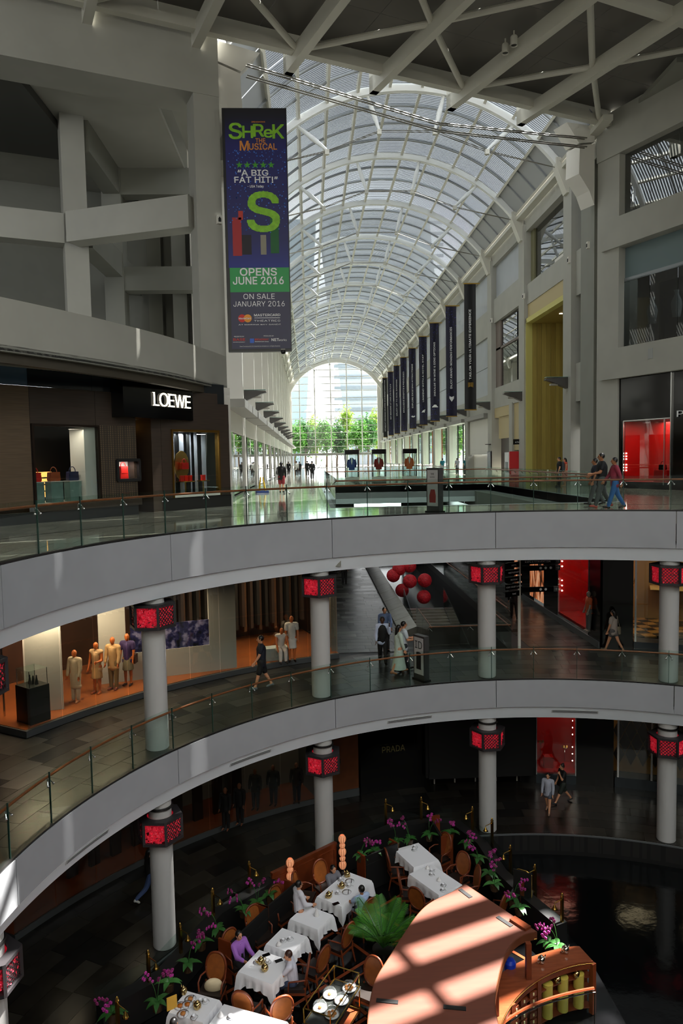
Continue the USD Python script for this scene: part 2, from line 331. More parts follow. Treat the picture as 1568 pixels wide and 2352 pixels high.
# ---- columns and their lanterns
col_m = mat('column_paint', 'b3b2b0', .5)
lat_m = mat('lantern_frame', '2c292b', .45)
def column(a, z0, z1, lev, where):
    p = pol(11.15, a, z0)
    t = thing('column', f'round pale grey column on the {lev} level, {where}', 'column', p, kind='structure')
    part(t, 'shaft', B().lathe([(0, 0), (.245, 0), (.262, .025), (.262, z1-z0-.0), (0, z1-z0)], n=40), col_m, smooth=40)
    part(t, 'collar', B().lathe([(.25, z1-z0-.2), (.3, z1-z0-.2), (.3, z1-z0-.15), (.25, z1-z0-.15)], n=30), dark, smooth=40)
    return p
def lantern_proto(loc, rz, label, light):
    t = thing('column_lantern', label, 'lantern', loc, rz, 'red petal lanterns around the columns')
    h, R, fr = .56, .5, light
    P = [np.array([R*math.cos(math.radians(60*k)), R*math.sin(math.radians(60*k)), 0]) for k in range(6)]
    fb = B()
    for k in range(6):
        a, b = P[k], P[(k+1) % 6]
        for z in (.03, h-.03): fb.beam(a+[0, 0, z], b+[0, 0, z], .06, .06)
        fb.beam(a, a+[0, 0, h], .055, .055, up=(1, .3, 0))
    part(t, 'frame', fb, fr)
    cap = B()
    hx = [tuple(p[:2]*.98) for p in P]; hi = [(.3*math.cos(g), .3*math.sin(g)) for g in np.linspace(0, 2*PI, 24, endpoint=False)]
    for z in (h-.03, .0): cap.mesh(plate([(1, hx), (-1, hi)], z, z+.03))
    part(t, 'cover_plate', cap, fr)
    r = random.Random(7)
    for k in range(6):
        a, b = P[k], P[(k+1) % 6]; n = (a+b)/2; n /= np.linalg.norm(n); d = (b-a)/np.linalg.norm(b-a)
        pet = B()
        for i in range(150):
            o = a+d*(.06+.38*r.random())-n*(.035+.03*r.random())+[0, 0, .06+(h-.12)*r.random()]
            m = trimesh.creation.icosphere(subdivisions=0); v = m.vertices*[.042, .042, .014]
            q = trimesh.transformations.euler_matrix(r.random()*6, r.random()*6, r.random()*6)[:3, :3]
            pet.add(v @ q.T+o, m.faces)
        part(t, 'petals', pet, red_p, kind='stuff')
        if k % 2 == 0:
            lt = B(); w = np.linalg.norm(b-a); 
            for i in range(-3, 9):
                for sgn in (1, -1):
                    x0 = i*.09; pts = [(x0, .05), (x0+sgn*.46, h-.05)]
                    (xa, za), (xb, zb) = pts
                    f0, f1_ = (0, 1)
                    if xb != xa:
                        u0, u1 = sorted(((.03-xa)/(xb-xa), (w-.03-xa)/(xb-xa))); f0, f1_ = max(0, u0), min(1, u1)
                    if f1_-f0 < .15: continue
                    p0 = a+d*(xa+(xb-xa)*f0)+[0, 0, za+(zb-za)*f0]; p1 = a+d*(xa+(xb-xa)*f1_)+[0, 0, za+(zb-za)*f1_]
                    lt.beam(p0-n*.015, p1-n*.015, .014, .02, up=n)
            part(t, 'lattice', lt, fr)
    return t
where = ['at the far left edge', 'second from the left', 'third from the left, beside the gallery opening', 'fourth from the left', 'rightmost']
angs = [171.3, 144.9, 118.5, 92.0, 65.6]
lp = None
for lev, z0, z1, zl in (('middle', ZL, -1.40, -2.09), ('canal', ZG, ZL-1.19, ZL-2.12)):
    for a, w in zip(angs, where):
        column(a, z0, z1, lev, w)
        lab = f'hexagonal red petal lantern, {lev} level column {w}'
        loc = pol(11.15, a, zl)
        if lp is None: lp = lantern_proto(loc, a+30, lab, lat_m)
        else: copy(lp, loc, a+30, lab)
# ---- enclosing walls behind and beside the view
wb = struct('wall_back', 'grey enclosing wall behind the viewpoint', 'wall')
part(wb, 'upper_panel', B().ring(23, 23.4, 4.5, 19, 212, 372, 50), cream)
part(wb, 'shop_panel', B().ring(22.8, 23.1, -1, 4.5, 212, 372, 50), mat('unlit_shops', '1f1d1b', .6))
part(wb, 'lower_panel', B().ring(15.2, 15.4, ZG-1, 0, 172, 400, 60), mat('unlit_shops', '1f1d1b'))
# ---- right-hand wing above the bag shop: upright plane along EU from the corner C0
def WB(b, u0, u1, z0, z1, t=.6, out=0.0):   # slab on that wing's face; out = how far it stands proud
    n = -ES*1.0
    p0, p1 = SU(0, u0, 0)[:2]-n*out, SU(0, u1, 0)[:2]-n*out
    q = [p0, p1, p1+n*t, p0+n*t]
    return b.hexa([[*w, z0] for w in q]+[[*w, z1] for w in q])
wr = struct('wall_right', 'pale concrete wall with big window openings right of the gallery mouth', 'wall')
part(wr, 'corner_pillar', WB(B(), -.3, 1.05, 0, 15.3, 1.2, .05), cream)
part(wr, 'top_beam', WB(B(), -.3, 24, 15.3, 17.3, 1.4, .12), cream)
part(wr, 'middle_beam', WB(B(), .1, 24, 11.1, 12.45, 1.2, .2), cream)
part(wr, 'lower_beam', WB(B(), .05, 24, 5.1, 6.5, 1.2, .25), cream)
part(wr, 'blue_panel', WB(B(), .2, 24, 9.7, 11.1, .1, -.35), mat('blue_grey_panel', '66777a', .45))
part(wr, 'metal_strip', WB(B(), .2, 24, 9.55, 9.72, .1, -.3), mat('strip_metal', '9aa0a6', .3, .5))
part(wr, 'frame_strip', WB(B(), .2, 24, 12.45, 15.3, .1, -1.6), mat('olive_panel', '6d6a4c', .6))
part(wr, 'access_hatch', WB(B(), 3.0, 3.25, 5.75, 6.2, .1, .27), mat('hatch', '9a9c9a', .5))
for u0, z0, z1, m, nm in ((1.05, 12.45, 15.3, mirror_pane, 'reflecting'), (1.05, 6.5, 9.6, glass('dark_pane', (.3, .33, .33), 1.6), 'dark')):
    for k in range(6):
        part(wr, 'window_pane', WB(B(), u0+1.5*k+.01, u0+1.5*k+1.49, z0, z1, .03, -.3), m)
part(wr, 'room_back', WB(B(), .5, 24, 6.4, 9.9, .1, -3.2), blackm)
for k, (px, py) in enumerate(((1497, 745), (1553, 730))):
    q = Pl(px, py, (.922, .387), C0-ES*1.2)
    pw = thing('vase', ['white bottle-shaped vase behind the dark window, left one', 'white bottle-shaped vase behind the dark window, right one'][k], 'vase', q)
    part(pw, 'body', B().lathe([(0, 0), (.15, 0), (.17, .05), (.24, .6), (.2, .8), (.1, .98), (.08, 1.1), (.13, 1.22), (0, 1.2)], n=20), mat('porcelain', 'c9ccd2', .3), smooth=True)
    part(pw, 'plinth', B().bx(-.2, .2, -.2, .2, 6.45-q[2], 0), blackm)
# ---- gallery right wall
wg = struct('wall_right', 'long pale concrete gallery wall with pillars and window bays', 'wall')
for k, y in enumerate(YK): part(wg, 'pillar', B().bx(XR-.25, XR+.6, y-.62, y+.62, 0, 16.2), cream)
part(wg, 'cornice', B().bx(XR-.12, XR+.9, 35.4, YE, 15.75, 16.9), cream)
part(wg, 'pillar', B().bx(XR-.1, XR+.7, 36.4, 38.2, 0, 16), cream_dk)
blue_p = mat('frosted_panel', 'a3a8ad', .35, var=.06, scale=.8)
part(wg, 'frosted_strip', B().bx(XR+.35, XR+.4, 38.0, 39.4, 3, 15.7), blue_p)
part(wg, 'beam', B().bx(XR+.02, XR+.6, 38.0, 39.4, 4.4, 6.4).bx(XR+.02, XR+.6, 38.0, 39.4, 9.9, 12.2), cream)
part(wg, 'beam', B().bx(XR-.05, XR+.6, YK[0]+.6, YK[1]-.6, 11.2, 12.45), cream)
part(wg, 'sill', B().bx(XR-.05, XR+.2, YK[0]+.9, YK[0]+2.6, 12.45, 12.6), white_m)
win = struct('window_1', 'large reflecting window high above the yellow niche', 'window')
part(win, 'window_frame', B().bx(XR+.2, XR+.35, YK[0]+.6, YK[0]+.75, 12.4, 15.75).bx(XR+.2, XR+.35, YK[1]-1.3, YK[1]-.6, 12.4, 15.75), mat('olive_panel', '6d6a4c'))
for a, b in ((.75, 3.5), (3.5, 7.3)): part(win, 'pane', B().bx(XR+.3, XR+.33, YK[0]+a+.01, YK[0]+b-.01, 12.4, 15.75), mirror_pane)
part(wg, 'backing', B().bx(XR+1.6, XR+1.8, 36, YK[0]+.4, 4.4, 17).bx(XR+1.6, XR+1.8, YK[0]+.4, YK[1]-.4, 11.25, 17).bx(XR+1.6, XR+1.8, YK[1]-.4, YE, 4.4, 17), blackm)
# bay 1 with the tall reflecting window, then the panelled bays
tan = mat('tan_panel', 'b3a276', .5)
y0, y1 = YK[1]+.6, YK[2]-.6
part(wg, 'frosted_panel', B().bx(XR+.15, XR+.2, y0, y1, 13.3, 15.75), blue_p)
part(wg, 'beam', B().bx(XR-.05, XR+.5, y0, y1, 11.55, 13.3), cream)
part(wg, 'beam', B().bx(XR-.05, XR+.5, y0, y1, 5.2, 6.7), cream)
part(wg, 'beige_panel', B().bx(XR+.05, XR+.3, y0, y0+2.2, 2.0, 5.2).bx(XR-.02, XR+.3, y0+3, y1, 4.5, 5.2).bx(XR+.1, XR+.3, y0+3, y1-.8, 2.9, 4.5), tan)
part(wg, 'mullion_pillar', B().bx(XR-.1, XR+.4, y0+2.2, y0+3.0, 0, 5.3), cream)
win = struct('window_2', 'tall reflecting window in the bay left of the yellow niche', 'window')
part(win, 'window_frame', B().bx(XR+.1, XR+.3, y1-1.4, y1, 6.7, 11.55).bx(XR+.1, XR+.3, y0, y1, 9.5, 9.65), mat('brown_frame', '6f625c', .5))
for a, b in ((6.7, 9.5), (9.65, 11.55)): part(win, 'pane', B().bx(XR+.2, XR+.23, y0, y1-1.4, a, b), mirror_pane)
part(wg, 'dark_doorway', B().bx(XR+.25, XR+.3, y0+3, y1-.9, 0, 2.9), mat('maroon', '2a0f0c', .4))
for k in range(2, 12):
    y0, y1 = YK[k]+.6, YK[k+1]-.6
    part(wg, 'frosted_panel', B().bx(XR+.15, XR+.2, y0, y1, 12.9, 15.75), blue_p)
    part(wg, 'beam', B().bx(XR-.02, XR+.5, y0, y1, 10.9, 12.9), cream)
    part(wg, 'frosted_panel', B().bx(XR+.15, XR+.2, y0, y1, 8.65, 10.9), blue_p)
    part(wg, 'frosted_panel', B().bx(XR+.15, XR+.2, y0, y1, 6.4, 8.6), blue_p)
    part(wg, 'beam', B().bx(XR-.05, XR+.5, y0, y1, 5.0, 6.4), cream)
    cn = B().bx(XR-.55, XR+.1, y0+.1, y1-.1, 4.62, 4.95); part(wg, 'canopy', cn, mat('canopy_grey', '8f8d88', .6))
    if k == 2:
        part(wg, 'hoarding', B().bx(XR-.05, XR+.1, y0, y1, 1.75, 4.6), white_m); part(wg, 'hoarding', B().bx(XR+.3, XR+.4, y0, y1, 0, 1.75), white_m)
    else:
        for j in range(3):
            ya = y0+(y1-y0)/3*j
            part(wg, 'shop_pane', B().bx(XR+.1, XR+.13, ya+.04, ya+(y1-y0)/3-.04, .1, 4.6), pane)
            part(wg, 'mullion', B().bx(XR+.05, XR+.18, ya-.04, ya+.04, 0, 4.6), [dark, mat('timber_post', '7a3f22', .4)][(k+j) % 3 == 0])
# ---- yellow-timbered niche
yel_m = [mat('niche_board_%d' % i, c, .45, var=.12, scale=2, stretch=(4, 4, .3)) for i, c in enumerate(('a39049', '9a8642', 'ab984f'))]
ni = struct('alcove', 'tall alcove lined with yellow timber boards in the right gallery wall', 'alcove')
ya, yb = YK[0]+.62, YK[1]-.62
part(ni, 'head_panel', B().bx(XR+.0, XR+.3, ya, yb, 10.3, 11.2), tan)
part(ni, 'frame', B().bx(XR-.15, XR+.25, ya, ya+.12, 0, 10.3).bx(XR-.15, XR+.25, yb-.12, yb, 0, 10.3).bx(XR-.15, XR+.25, ya, yb, 10.0, 10.3), mat('niche_frame', 'c3bb6a', .5))
n = 0
for j in range(14):
    a = yb-.12; x0 = XR+.25+.3*j
    part(ni, 'board', B().bx(x0+.006, x0+.294, a-.02*(j % 3)*.3, a+.1, 0, 10), yel_m[j % 3])
for j in range(22):
    a = ya+.12+.3*j
    part(ni, 'board', B().bx(XR+4.4, XR+4.5-.01*(j % 2), a+.006, a+.294, 0, 10), yel_m[(j*2) % 3])
part(ni, 'ceiling_panel', B().bx(XR+.25, XR+4.5, ya+.1, yb-.1, 10.0, 10.1), yel_m[1])
part(ni, 'side_panel', B().bx(XR+.25, XR+4.5, ya-.05, ya+.1, 0, 10), yel_m[0])
for a, b in ((1.0, 2), (1.0, 4), (2.6, 2.6), (2.4, 5.2)): part(ni, 'downlight', B().lathe([(0, 0), (.1, 0), (.1, .03), (0, .03)], (XR+a, ya+b, 9.97), 14), mat('lamp_glow', 'ffe9c0', emit=6))
# ---- gallery left wall
wl = struct('wall_left', 'long left gallery wall with slender white fins over the shopfronts', 'wall')
part(wl, 'upper_wall', B().bx(XL-2.2, XL-1.9, 37.5, YE, 4.3, 17.2), white_m)
part(wl, 'ledge_wall', B().hexa([(XL-.3, 28.4, 4.2), (XL-.02, 28.4, 4.2), (XL-.02, 32, 4.2), (XL-.3, 32, 4.2), (XL-.3, 28.4, 6.4), (XL-.02, 28.4, 6.4), (XL-.02, 31.9, 4.3), (XL-.3, 31.9, 4.3)]), white_m)
part(wl, 'cornice', B().bx(XL-2, XL, 28.6, YE, 16.2, 17.0), cream)
part(wl, 'shop_back', B().bx(XL-2.2, XL-2.0, 28.6, YE, 0, 4.3), mat('shop_interior', '77746c', .6))
for k, y in enumerate([YK[0]-8.57]+YK):
    if y > 33: part(wl, 'fin', B().bx(XL-1.9, XL, y-.16, y+.16, 4.1, 16.9), white_m)
    part(wl, 'pilaster', B().bx(XL-.35, XL+.06, y-.3, y+.3, 0, 4.1), white_m)
    part(wl, 'canopy', B().bx(XL-1.9, XL+.75, y+.35, y+8.2, 3.85, 4.2), mat('canopy_grey', '8f8d88', .6))
    part(wl, 'shop_header', B().bx(XL-.1, XL, y+.3, y+8.27, 2.9, 3.85), white_m)
    part(wl, 'portal', B().bx(XL-.2, XL+.1, y+.35, y+1.5, 0, 2.85), black)
    for j in range(3): part(wl, 'shop_pane', B().bx(XL-.06, XL-.03, y+1.55+2.24*j, y+3.75+2.24*j, .08, 2.85), glass('bright_shop_glass', (.6, .62, .6), 2.6) if 'bright_shop_glass' not in MATS else MATS['bright_shop_glass'])
# ---- vaulted skylight
VC, VZ, VR = 5.4, 10.35, 10.5
def va(t, y, r=VR): return np.array([VC+r*math.sin(math.radians(t)), y, VZ+r*math.cos(math.radians(t))])
vt = struct('ceiling', 'barrel-vaulted glass skylight of white arches over the gallery', 'skylight')
TH = np.linspace(-51, 51, 12)
def arch(y, r0, r1, w, t0=-51.3, t1=51.3, n=40):
    b = B(); g = np.linspace(t0, t1, n+1); V = []
    for t in g: V += [va(t, y-w/2, r0), va(t, y+w/2, r0), va(t, y+w/2, r1), va(t, y-w/2, r1)]
    i, j = np.meshgrid(np.arange(n), np.arange(4), indexing='ij')
    b.add(V, np.stack([i*4+j, i*4+(j+1) % 4, (i+1)*4+(j+1) % 4, (i+1)*4+j], -1).reshape(-1, 4)); return b
bays = [YK[0]-2*8.57, YK[0]-8.57]+YK
eline = lambda x: 35.5+(x-14.1)*.42
louv = usdkit.material(stage, '/World/Looks/louvred_glass', {'g': ('geometry', {}), 's': ('separate_xyz', {}), 'm': ('math', {'math_type': 'multiply', 'value2': 5.2}), 'fr': ('math', {'math_type': 'fraction'}),
    'gt': ('math', {'math_type': 'greater_than', 'value2': .58}), 't': ('transparent_bsdf', {'color': (.66, .68, .69)}), 'd': ('principled_bsdf', {'base_color': lin('7d7f84'), 'roughness': .4}), 'tl': ('translucent_bsdf', {'color': lin('9aa0a8')}),
    'mx': ('mix_closure', {'fac': .12}), 'x': ('mix_closure', {})},
    [('g.position', 's.vector'), ('s.y', 'm.value1'), ('m.value', 'fr.value1'), ('fr.value', 'gt.value1'), ('gt.value', 'x.fac'), ('d.BSDF', 'mx.closure1'), ('tl.BSDF', 'mx.closure2'), ('mx.closure', 'x.closure1'), ('t.BSDF', 'x.closure2')], surface='x.closure')
for i, y in enumerate(bays):
    if y > 33: part(vt, 'arch_rib', arch(y, VR-.35, VR+.02, .3), vault_w, smooth=30)
    for j in (1, 2, 3):
        yy = y+8.57*j/4
        if 34 < yy < YE: part(vt, 'minor_arch', arch(yy, VR-.1, VR+.02, .12), mat('grey_steel', '8f9396', .5))
pan, late = [], B()
for i in range(len(bays)-1):
    for j in range(4):
        ya, yb = bays[i]+8.57*j/4+.05, bays[i]+8.57*(j+1)/4-.05
        for a in range(11):
            xm = va((TH[a]+TH[a+1])/2, 0)[0]; ye = eline(xm)-.2
            if yb > ye: pan.append((max(ya, ye), yb, TH[a]+.3, TH[a+1]-.3, a))
grey_p = mat('vault_flashing', 'a0a3a5', .5)
cnt = 0
for ya, yb, t0, t1, a in pan:
    P = [va(t0, ya), va(t1, ya), va(t1, yb), va(t0, yb)]; Q = [va(t0, ya, VR+.04), va(t1, ya, VR+.04), va(t1, yb, VR+.04), va(t0, yb, VR+.04)]
    if a in (0, 10): part(vt, 'flashing_panel', B().hexa(P+Q), grey_p)
    elif cnt < 290: part(vt, 'glass_panel', B().hexa(P+Q), louv); cnt += 1
    else: late.hexa(P+Q)
part(vt, 'glass_panels', late, louv, kind='stuff')
for t in TH:
    part(vt, 'purlin', B().beam(va(t, max(29, eline(va(t, 0)[0])-.1), VR-.08), va(t, YE, VR-.08), .14, .2, up=(math.sin(math.radians(t)), 0, math.cos(math.radians(t)))), steel_w)
for i, y in enumerate(YK[:-1]):
    tips = []
    for t in (-33, -11, 11, 33):
        top, tip = va(t*1.02, y+.1, VR-.3), va(t*.92, y+.55, VR-2.3)+[0, -.9, 0]
        q = B().tube([top, (top+tip)/2, tip], [.07, .14, .07], 8); part(vt, 'strut', q, vault_w, smooth=True)
        part(vt, 'strut_foot', B().box(tip-[0, 0, .1], (.22, .22, .24)), steel_w); tips.append(tip-[0, 0, .05])
    for d in (-.09, .09):
        part(vt, 'tie_cable', B().tube([va(-51, y, VR)+[.2, 0, -.3]]+[p+[0, d, 0] for p in tips]+[va(51, y, VR)+[-.2, 0, -.3]], .022, 5), steel)
    for s in (-1, 1):
        o = va(51*s, y, VR)
        part(vt, 'bearing_bracket', B().prism([(0, .9), (.75, .9), (.75, -.9), (.55, -.9), (0, .45)], -.3, .3, frame_T(o+[s*(-.35), 0, -.75], (s, 0, 0), (0, 0, 1), (0, -s, 0))), steel_w)
part(vt, 'gutter', B().bx(XR-.65, XR-.2, 34, YE, 16.55, 16.8).bx(XL, XL+.45, 30, YE, 16.55, 16.8), steel_w)
# ---- end wall of glass
we = struct('window_3', 'tall arched glass end wall of the gallery', 'window')
clear = glass('end_glass', (.93, .96, .97), 1.4)
xs = [XL]+[VC+3.05*k for k in (-2.3, -1.35, -.35, .65, 1.6)]+[XR]
zs = [2.75]+[2.75+1.32*k for k in range(1, 15)]
arcz = lambda x: VZ+math.sqrt(max(0, (VR-.55)**2-(x-VC)**2)) if abs(x-VC) < VR-.6 else 14
for i, x in enumerate(xs[1:-1]): part(we, 'mullion', B().bx(x-.09, x+.09, YE+.1, YE+.5, 0, arcz(x)), white_m)
for z in zs:
    dx = 8.7 if z < 15.5 else math.sqrt(max(.1, (VR-.6)**2-(z-VZ)**2))
    part(we, 'transom', B().bx(max(XL, VC-dx), min(XR, VC+dx), YE+.2, YE+.32, z-.05, z+.05), white_m)
for i in range(6):
    for k in range(14):
        if zs[k+1] < min(arcz(xs[i]), arcz(xs[i+1])): part(we, 'pane', B().bx(xs[i]+.05, xs[i+1]-.05, YE+.3, YE+.33, zs[k]+.05, zs[k+1]-.05), clear)
part(we, 'arch_rim', arch(YE-.2, VR-1.0, VR-.35, .5, -64, 64), white_m, smooth=30)
part(we, 'arch_rim', arch(YE+.4, VR-.6, VR+.5, .3, -64, 64), white_m, smooth=30)
part(we, 'jamb', B().bx(XL-.3, XL+.25, YE, YE+.6, 0, 16).bx(XR-.9, XR+.3, YE, YE+.6, 0, 16), white_m)
part(we, 'door_head', B().bx(XL, XR, YE-.3, YE+1.5, 2.35, 2.75), mat('canopy_grey', '8f8d88'))
for k in range(10): part(we, 'door_leaf', B().bx(XL+1.7*k+.4, XL+1.7*k+.46, YE+.1, YE+.2, 0, 2.35).bx(XL+1.7*k+.4, XL+1.7*k+1.9, YE+.14, YE+.16, 0, .06), steel)
text(we, 'lettering', 'THE SHOPPES AT MARINA BAY SANDS', .55, (VC+.6, YE+1.2, 2.95), (-1, 0, 0), (0, 0, 1), dark, width=15.5, depth=.05)
# ---- atrium roof
rf = struct('ceiling', 'dark flat atrium roof carried on a grid of pale steel trusses', 'ceiling')
def SB(b, s0, s1, u0, u1, z0, z1):
    q = [SU(s, u, 0)[:2] for s, u in ((s0, u0), (s1, u0), (s1, u1), (s0, u1))]
    return b.hexa([[*w, z0] for w in q]+[[*w, z1] for w in q])
for i in range(12):
    for j in range(5): part(rf, 'roof_panel', SB(B(), -1.6+3.72*i+.01, 2.12+3.72*i-.01, .2+2.5*j+.01, 2.7+2.5*j-.01, 17.55, 17.7), roof_m)
part(rf, 'roof_blank', SB(B(), 14.2, 44, 12.7, 30, 17.55, 17.7).mesh(SB(B(), -2, 14.2, 12.7, 13.3, 17.55, 17.7)).mesh(SB(B(), -8, -1.6, .2, 36, 17.4, 17.6)), roof_m)
part(rf, 'edge_chord', SB(B(), -.2, 44, .3, .62, 16.72, 17.05), steel_w)
part(rf, 'edge_upstand', SB(B(), -.2, 44, .12, .25, 17.05, 17.75), steel_w)
sk = [.75+3.72*k for k in range(12)]
for k, s in enumerate(sk):
    if k: part(rf, 'truss_beam', SB(B(), s-.16, s+.16, -.55, 13, 16.4, 17.0).mesh(SB(B(), s-.16, s+.16, -.55, -.25, 16.4, 17.3)), steel_w)
part(rf, 'cross_chord', SB(B(), -.2, 44, 7.5, 7.9, 16.7, 17.05), steel_w)
def tb(a, b): return B().tube([SU(*a, 16.88), SU(*b, 16.88)], .12, 12)
for k in range(0, 12, 2):
    s = sk[k]
    for ds in ((-3.72, 3.72) if k else (3.72,)):
        part(rf, 'brace_tube', tb((s, .5), (s+ds, 3.95)), steel_w, smooth=30)
        part(rf, 'brace_tube', tb((s+ds, 3.95), (s, 7.7)), steel_w, smooth=30)
        part(rf, 'brace_tube', tb((s, 7.7), (s+ds, 11.4)), steel_w, smooth=30)
# louvred rooflight: solid slats with open slots between, crossed by bars
slat = mat('slat_grey', '8a8a86', .6)
for k in range(16): part(rf, 'slat', SB(B(), -2, 15.3, 13.3+1.14*k, 13.3+1.14*k+.70, 17.5, 17.58), slat)
for k in range(7): part(rf, 'slat_bar', SB(B(), .5+2.68*k-.13, .5+2.68*k+.13, 13, 31, 17.42, 17.5), slat)
part(rf, 'eave_wall', SB(B(), 18.6, 44, -.6, 0, 16.9, 17.7).mesh(SB(B(), -2, 0.2, -.6, 0, 16.9, 17.7)), cream)
for s, lab in ((18.42, 'white faceted steel bearing at the left end of the roof edge'), (.35, 'white faceted steel bearing at the right end of the roof edge')):
    o = SU(s, -.75, 0)
    g = thing('roof_bearing', lab, 'roof bearing', (o[0], o[1], 0), 0)
    e = -1 if s > 5 else 1; T = frame_T((0, 0, 0), (*(-ES*e*-1), 0), (0, 0, 1), (*(EU*1.0), 0))
    part(g, 'lower_block', B().prism([(-.1, 13.4), (.2, 14.0), (.85, 14.7), (.8, 16.0), (-.1, 16.2)], -.45, .45, T), white_m)
    part(g, 'upper_block', B().prism([(-.1, 16.28), (.85, 16.08), (1.6, 16.9), (-.1, 17.0)], -.45, .45, T), white_m)
for z, d in ((16.15, 0), (15.75, .1)):
    for o in (-.08, .08):
        one('tie_rod', B().tube([SU(17.4, -.2+o, z+.15), SU(9, -.2+o, z-.55+d), SU(.9, -.2+o, z+.15)], .03, 6), steel, f'steel tie rod across the gallery mouth, {"rear" if o < 0 else "front"} one of the {"upper" if z > 16 else "lower"} pair', 'tie rod', group='tie rods across the gallery mouth')
# ---- upper left concrete frame
wu = struct('wall_left', 'open concrete frame of beams and pillars on the upper left', 'wall')
part(wu, 'top_beam', SB(B(), 18.55, 44, -1.7, 0, 14.85, 17.0), cream)
part(wu, 'corner_pillar', SB(B(), 18.55, 19.5, -1.0, -.02, 3.9, 14.85), cream)
part(wu, 'pillar_return', SB(B(), 17.9, 18.6, -1.2, -.95, 13, 17.2), cream)
part(wu, 'ceiling_slab', plate([(1, [SU(44, -15, 0)[:2], SU(44, -1.6, 0)[:2], SU(19.3, -1.6, 0)[:2], (-5.55, 29), (-5.55, 38), (-4.5, 38), (-4.5, 43)])], 15.3, 15.5), cream)
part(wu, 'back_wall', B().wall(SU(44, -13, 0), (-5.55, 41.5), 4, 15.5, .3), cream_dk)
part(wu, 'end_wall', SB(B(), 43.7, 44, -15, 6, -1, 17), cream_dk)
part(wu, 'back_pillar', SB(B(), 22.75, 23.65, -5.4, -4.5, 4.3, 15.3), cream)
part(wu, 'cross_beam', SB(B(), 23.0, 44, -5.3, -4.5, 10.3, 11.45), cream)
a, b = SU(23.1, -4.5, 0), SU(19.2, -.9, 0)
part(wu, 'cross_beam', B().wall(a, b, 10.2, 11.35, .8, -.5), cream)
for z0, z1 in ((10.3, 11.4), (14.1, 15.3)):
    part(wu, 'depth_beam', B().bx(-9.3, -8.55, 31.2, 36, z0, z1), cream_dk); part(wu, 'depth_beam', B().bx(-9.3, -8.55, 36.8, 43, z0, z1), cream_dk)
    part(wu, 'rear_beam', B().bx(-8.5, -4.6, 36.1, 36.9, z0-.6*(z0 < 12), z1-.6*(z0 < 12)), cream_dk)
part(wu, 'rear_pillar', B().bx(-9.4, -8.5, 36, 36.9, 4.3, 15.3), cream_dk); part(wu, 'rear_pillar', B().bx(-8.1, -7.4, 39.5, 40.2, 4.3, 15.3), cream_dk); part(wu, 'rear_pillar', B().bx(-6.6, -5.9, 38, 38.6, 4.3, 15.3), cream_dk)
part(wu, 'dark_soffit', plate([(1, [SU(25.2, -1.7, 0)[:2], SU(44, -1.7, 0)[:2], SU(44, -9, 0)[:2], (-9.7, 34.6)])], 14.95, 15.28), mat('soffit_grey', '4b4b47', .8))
PP = np.array([Zp(x, y, 4.3)[:2] for x, y in ((-140, 778), (0, 795), (100, 810), (200, 825), (300, 842), (400, 860), (495, 883), (521, 890))])
tt = np.linspace(0, 7, 43); PPs = np.stack([np.interp(tt, range(8), PP[:, k]) for k in (0, 1)], 1)
for _ in range(6): PPs[1:-1] = (PPs[:-2]+2*PPs[1:-1]+PPs[2:])/4
def along(pts, z0, z1, t, off=0.0):
    pts = np.asarray(pts); d = np.gradient(pts, axis=0); d /= np.linalg.norm(d, axis=1, keepdims=True); n = np.stack([-d[:, 1], d[:, 0]], 1)
    i_, o_ = pts+n*off, pts+n*(off+t); m = len(pts); V = []
    for a, b in zip(i_, o_): V += [[*a, z0], [*b, z0], [*b, z1], [*a, z1]]
    i, j = np.meshgrid(np.arange(m-1), np.arange(4), indexing='ij')
    q = np.stack([i*4+j, i*4+(j+1) % 4, (i+1)*4+(j+1) % 4, (i+1)*4+j], -1).reshape(-1, 4)
    return B().add(V, np.vstack([q, [[0, 1, 2, 3]], [[m*4-4, m*4-1, m*4-2, m*4-3]]]))
part(wu, 'parapet', along(PPs, 4.32, 5.42, .25), cream, smooth=30)
part(wu, 'parapet_floor', plate([(1, list(PPs)+[SU(18.3, -14, 0)[:2], SU(44, -14, 0)[:2], SU(44, 4, 0)[:2]])], 4.2, 4.35), cream_dk)
part(wu, 'shop_cornice', along(PPs, 3.96, 4.22, .2, .15), mat('bronze_band', '4a443a', .5, .3), smooth=30)
part(wu, 'shop_soffit', plate([(1, list(PPs)+[(-3.4, 28.2), (-3.4, 34), (-16, 30), (-16, 17)])], 4.22, 4.28), blackm)
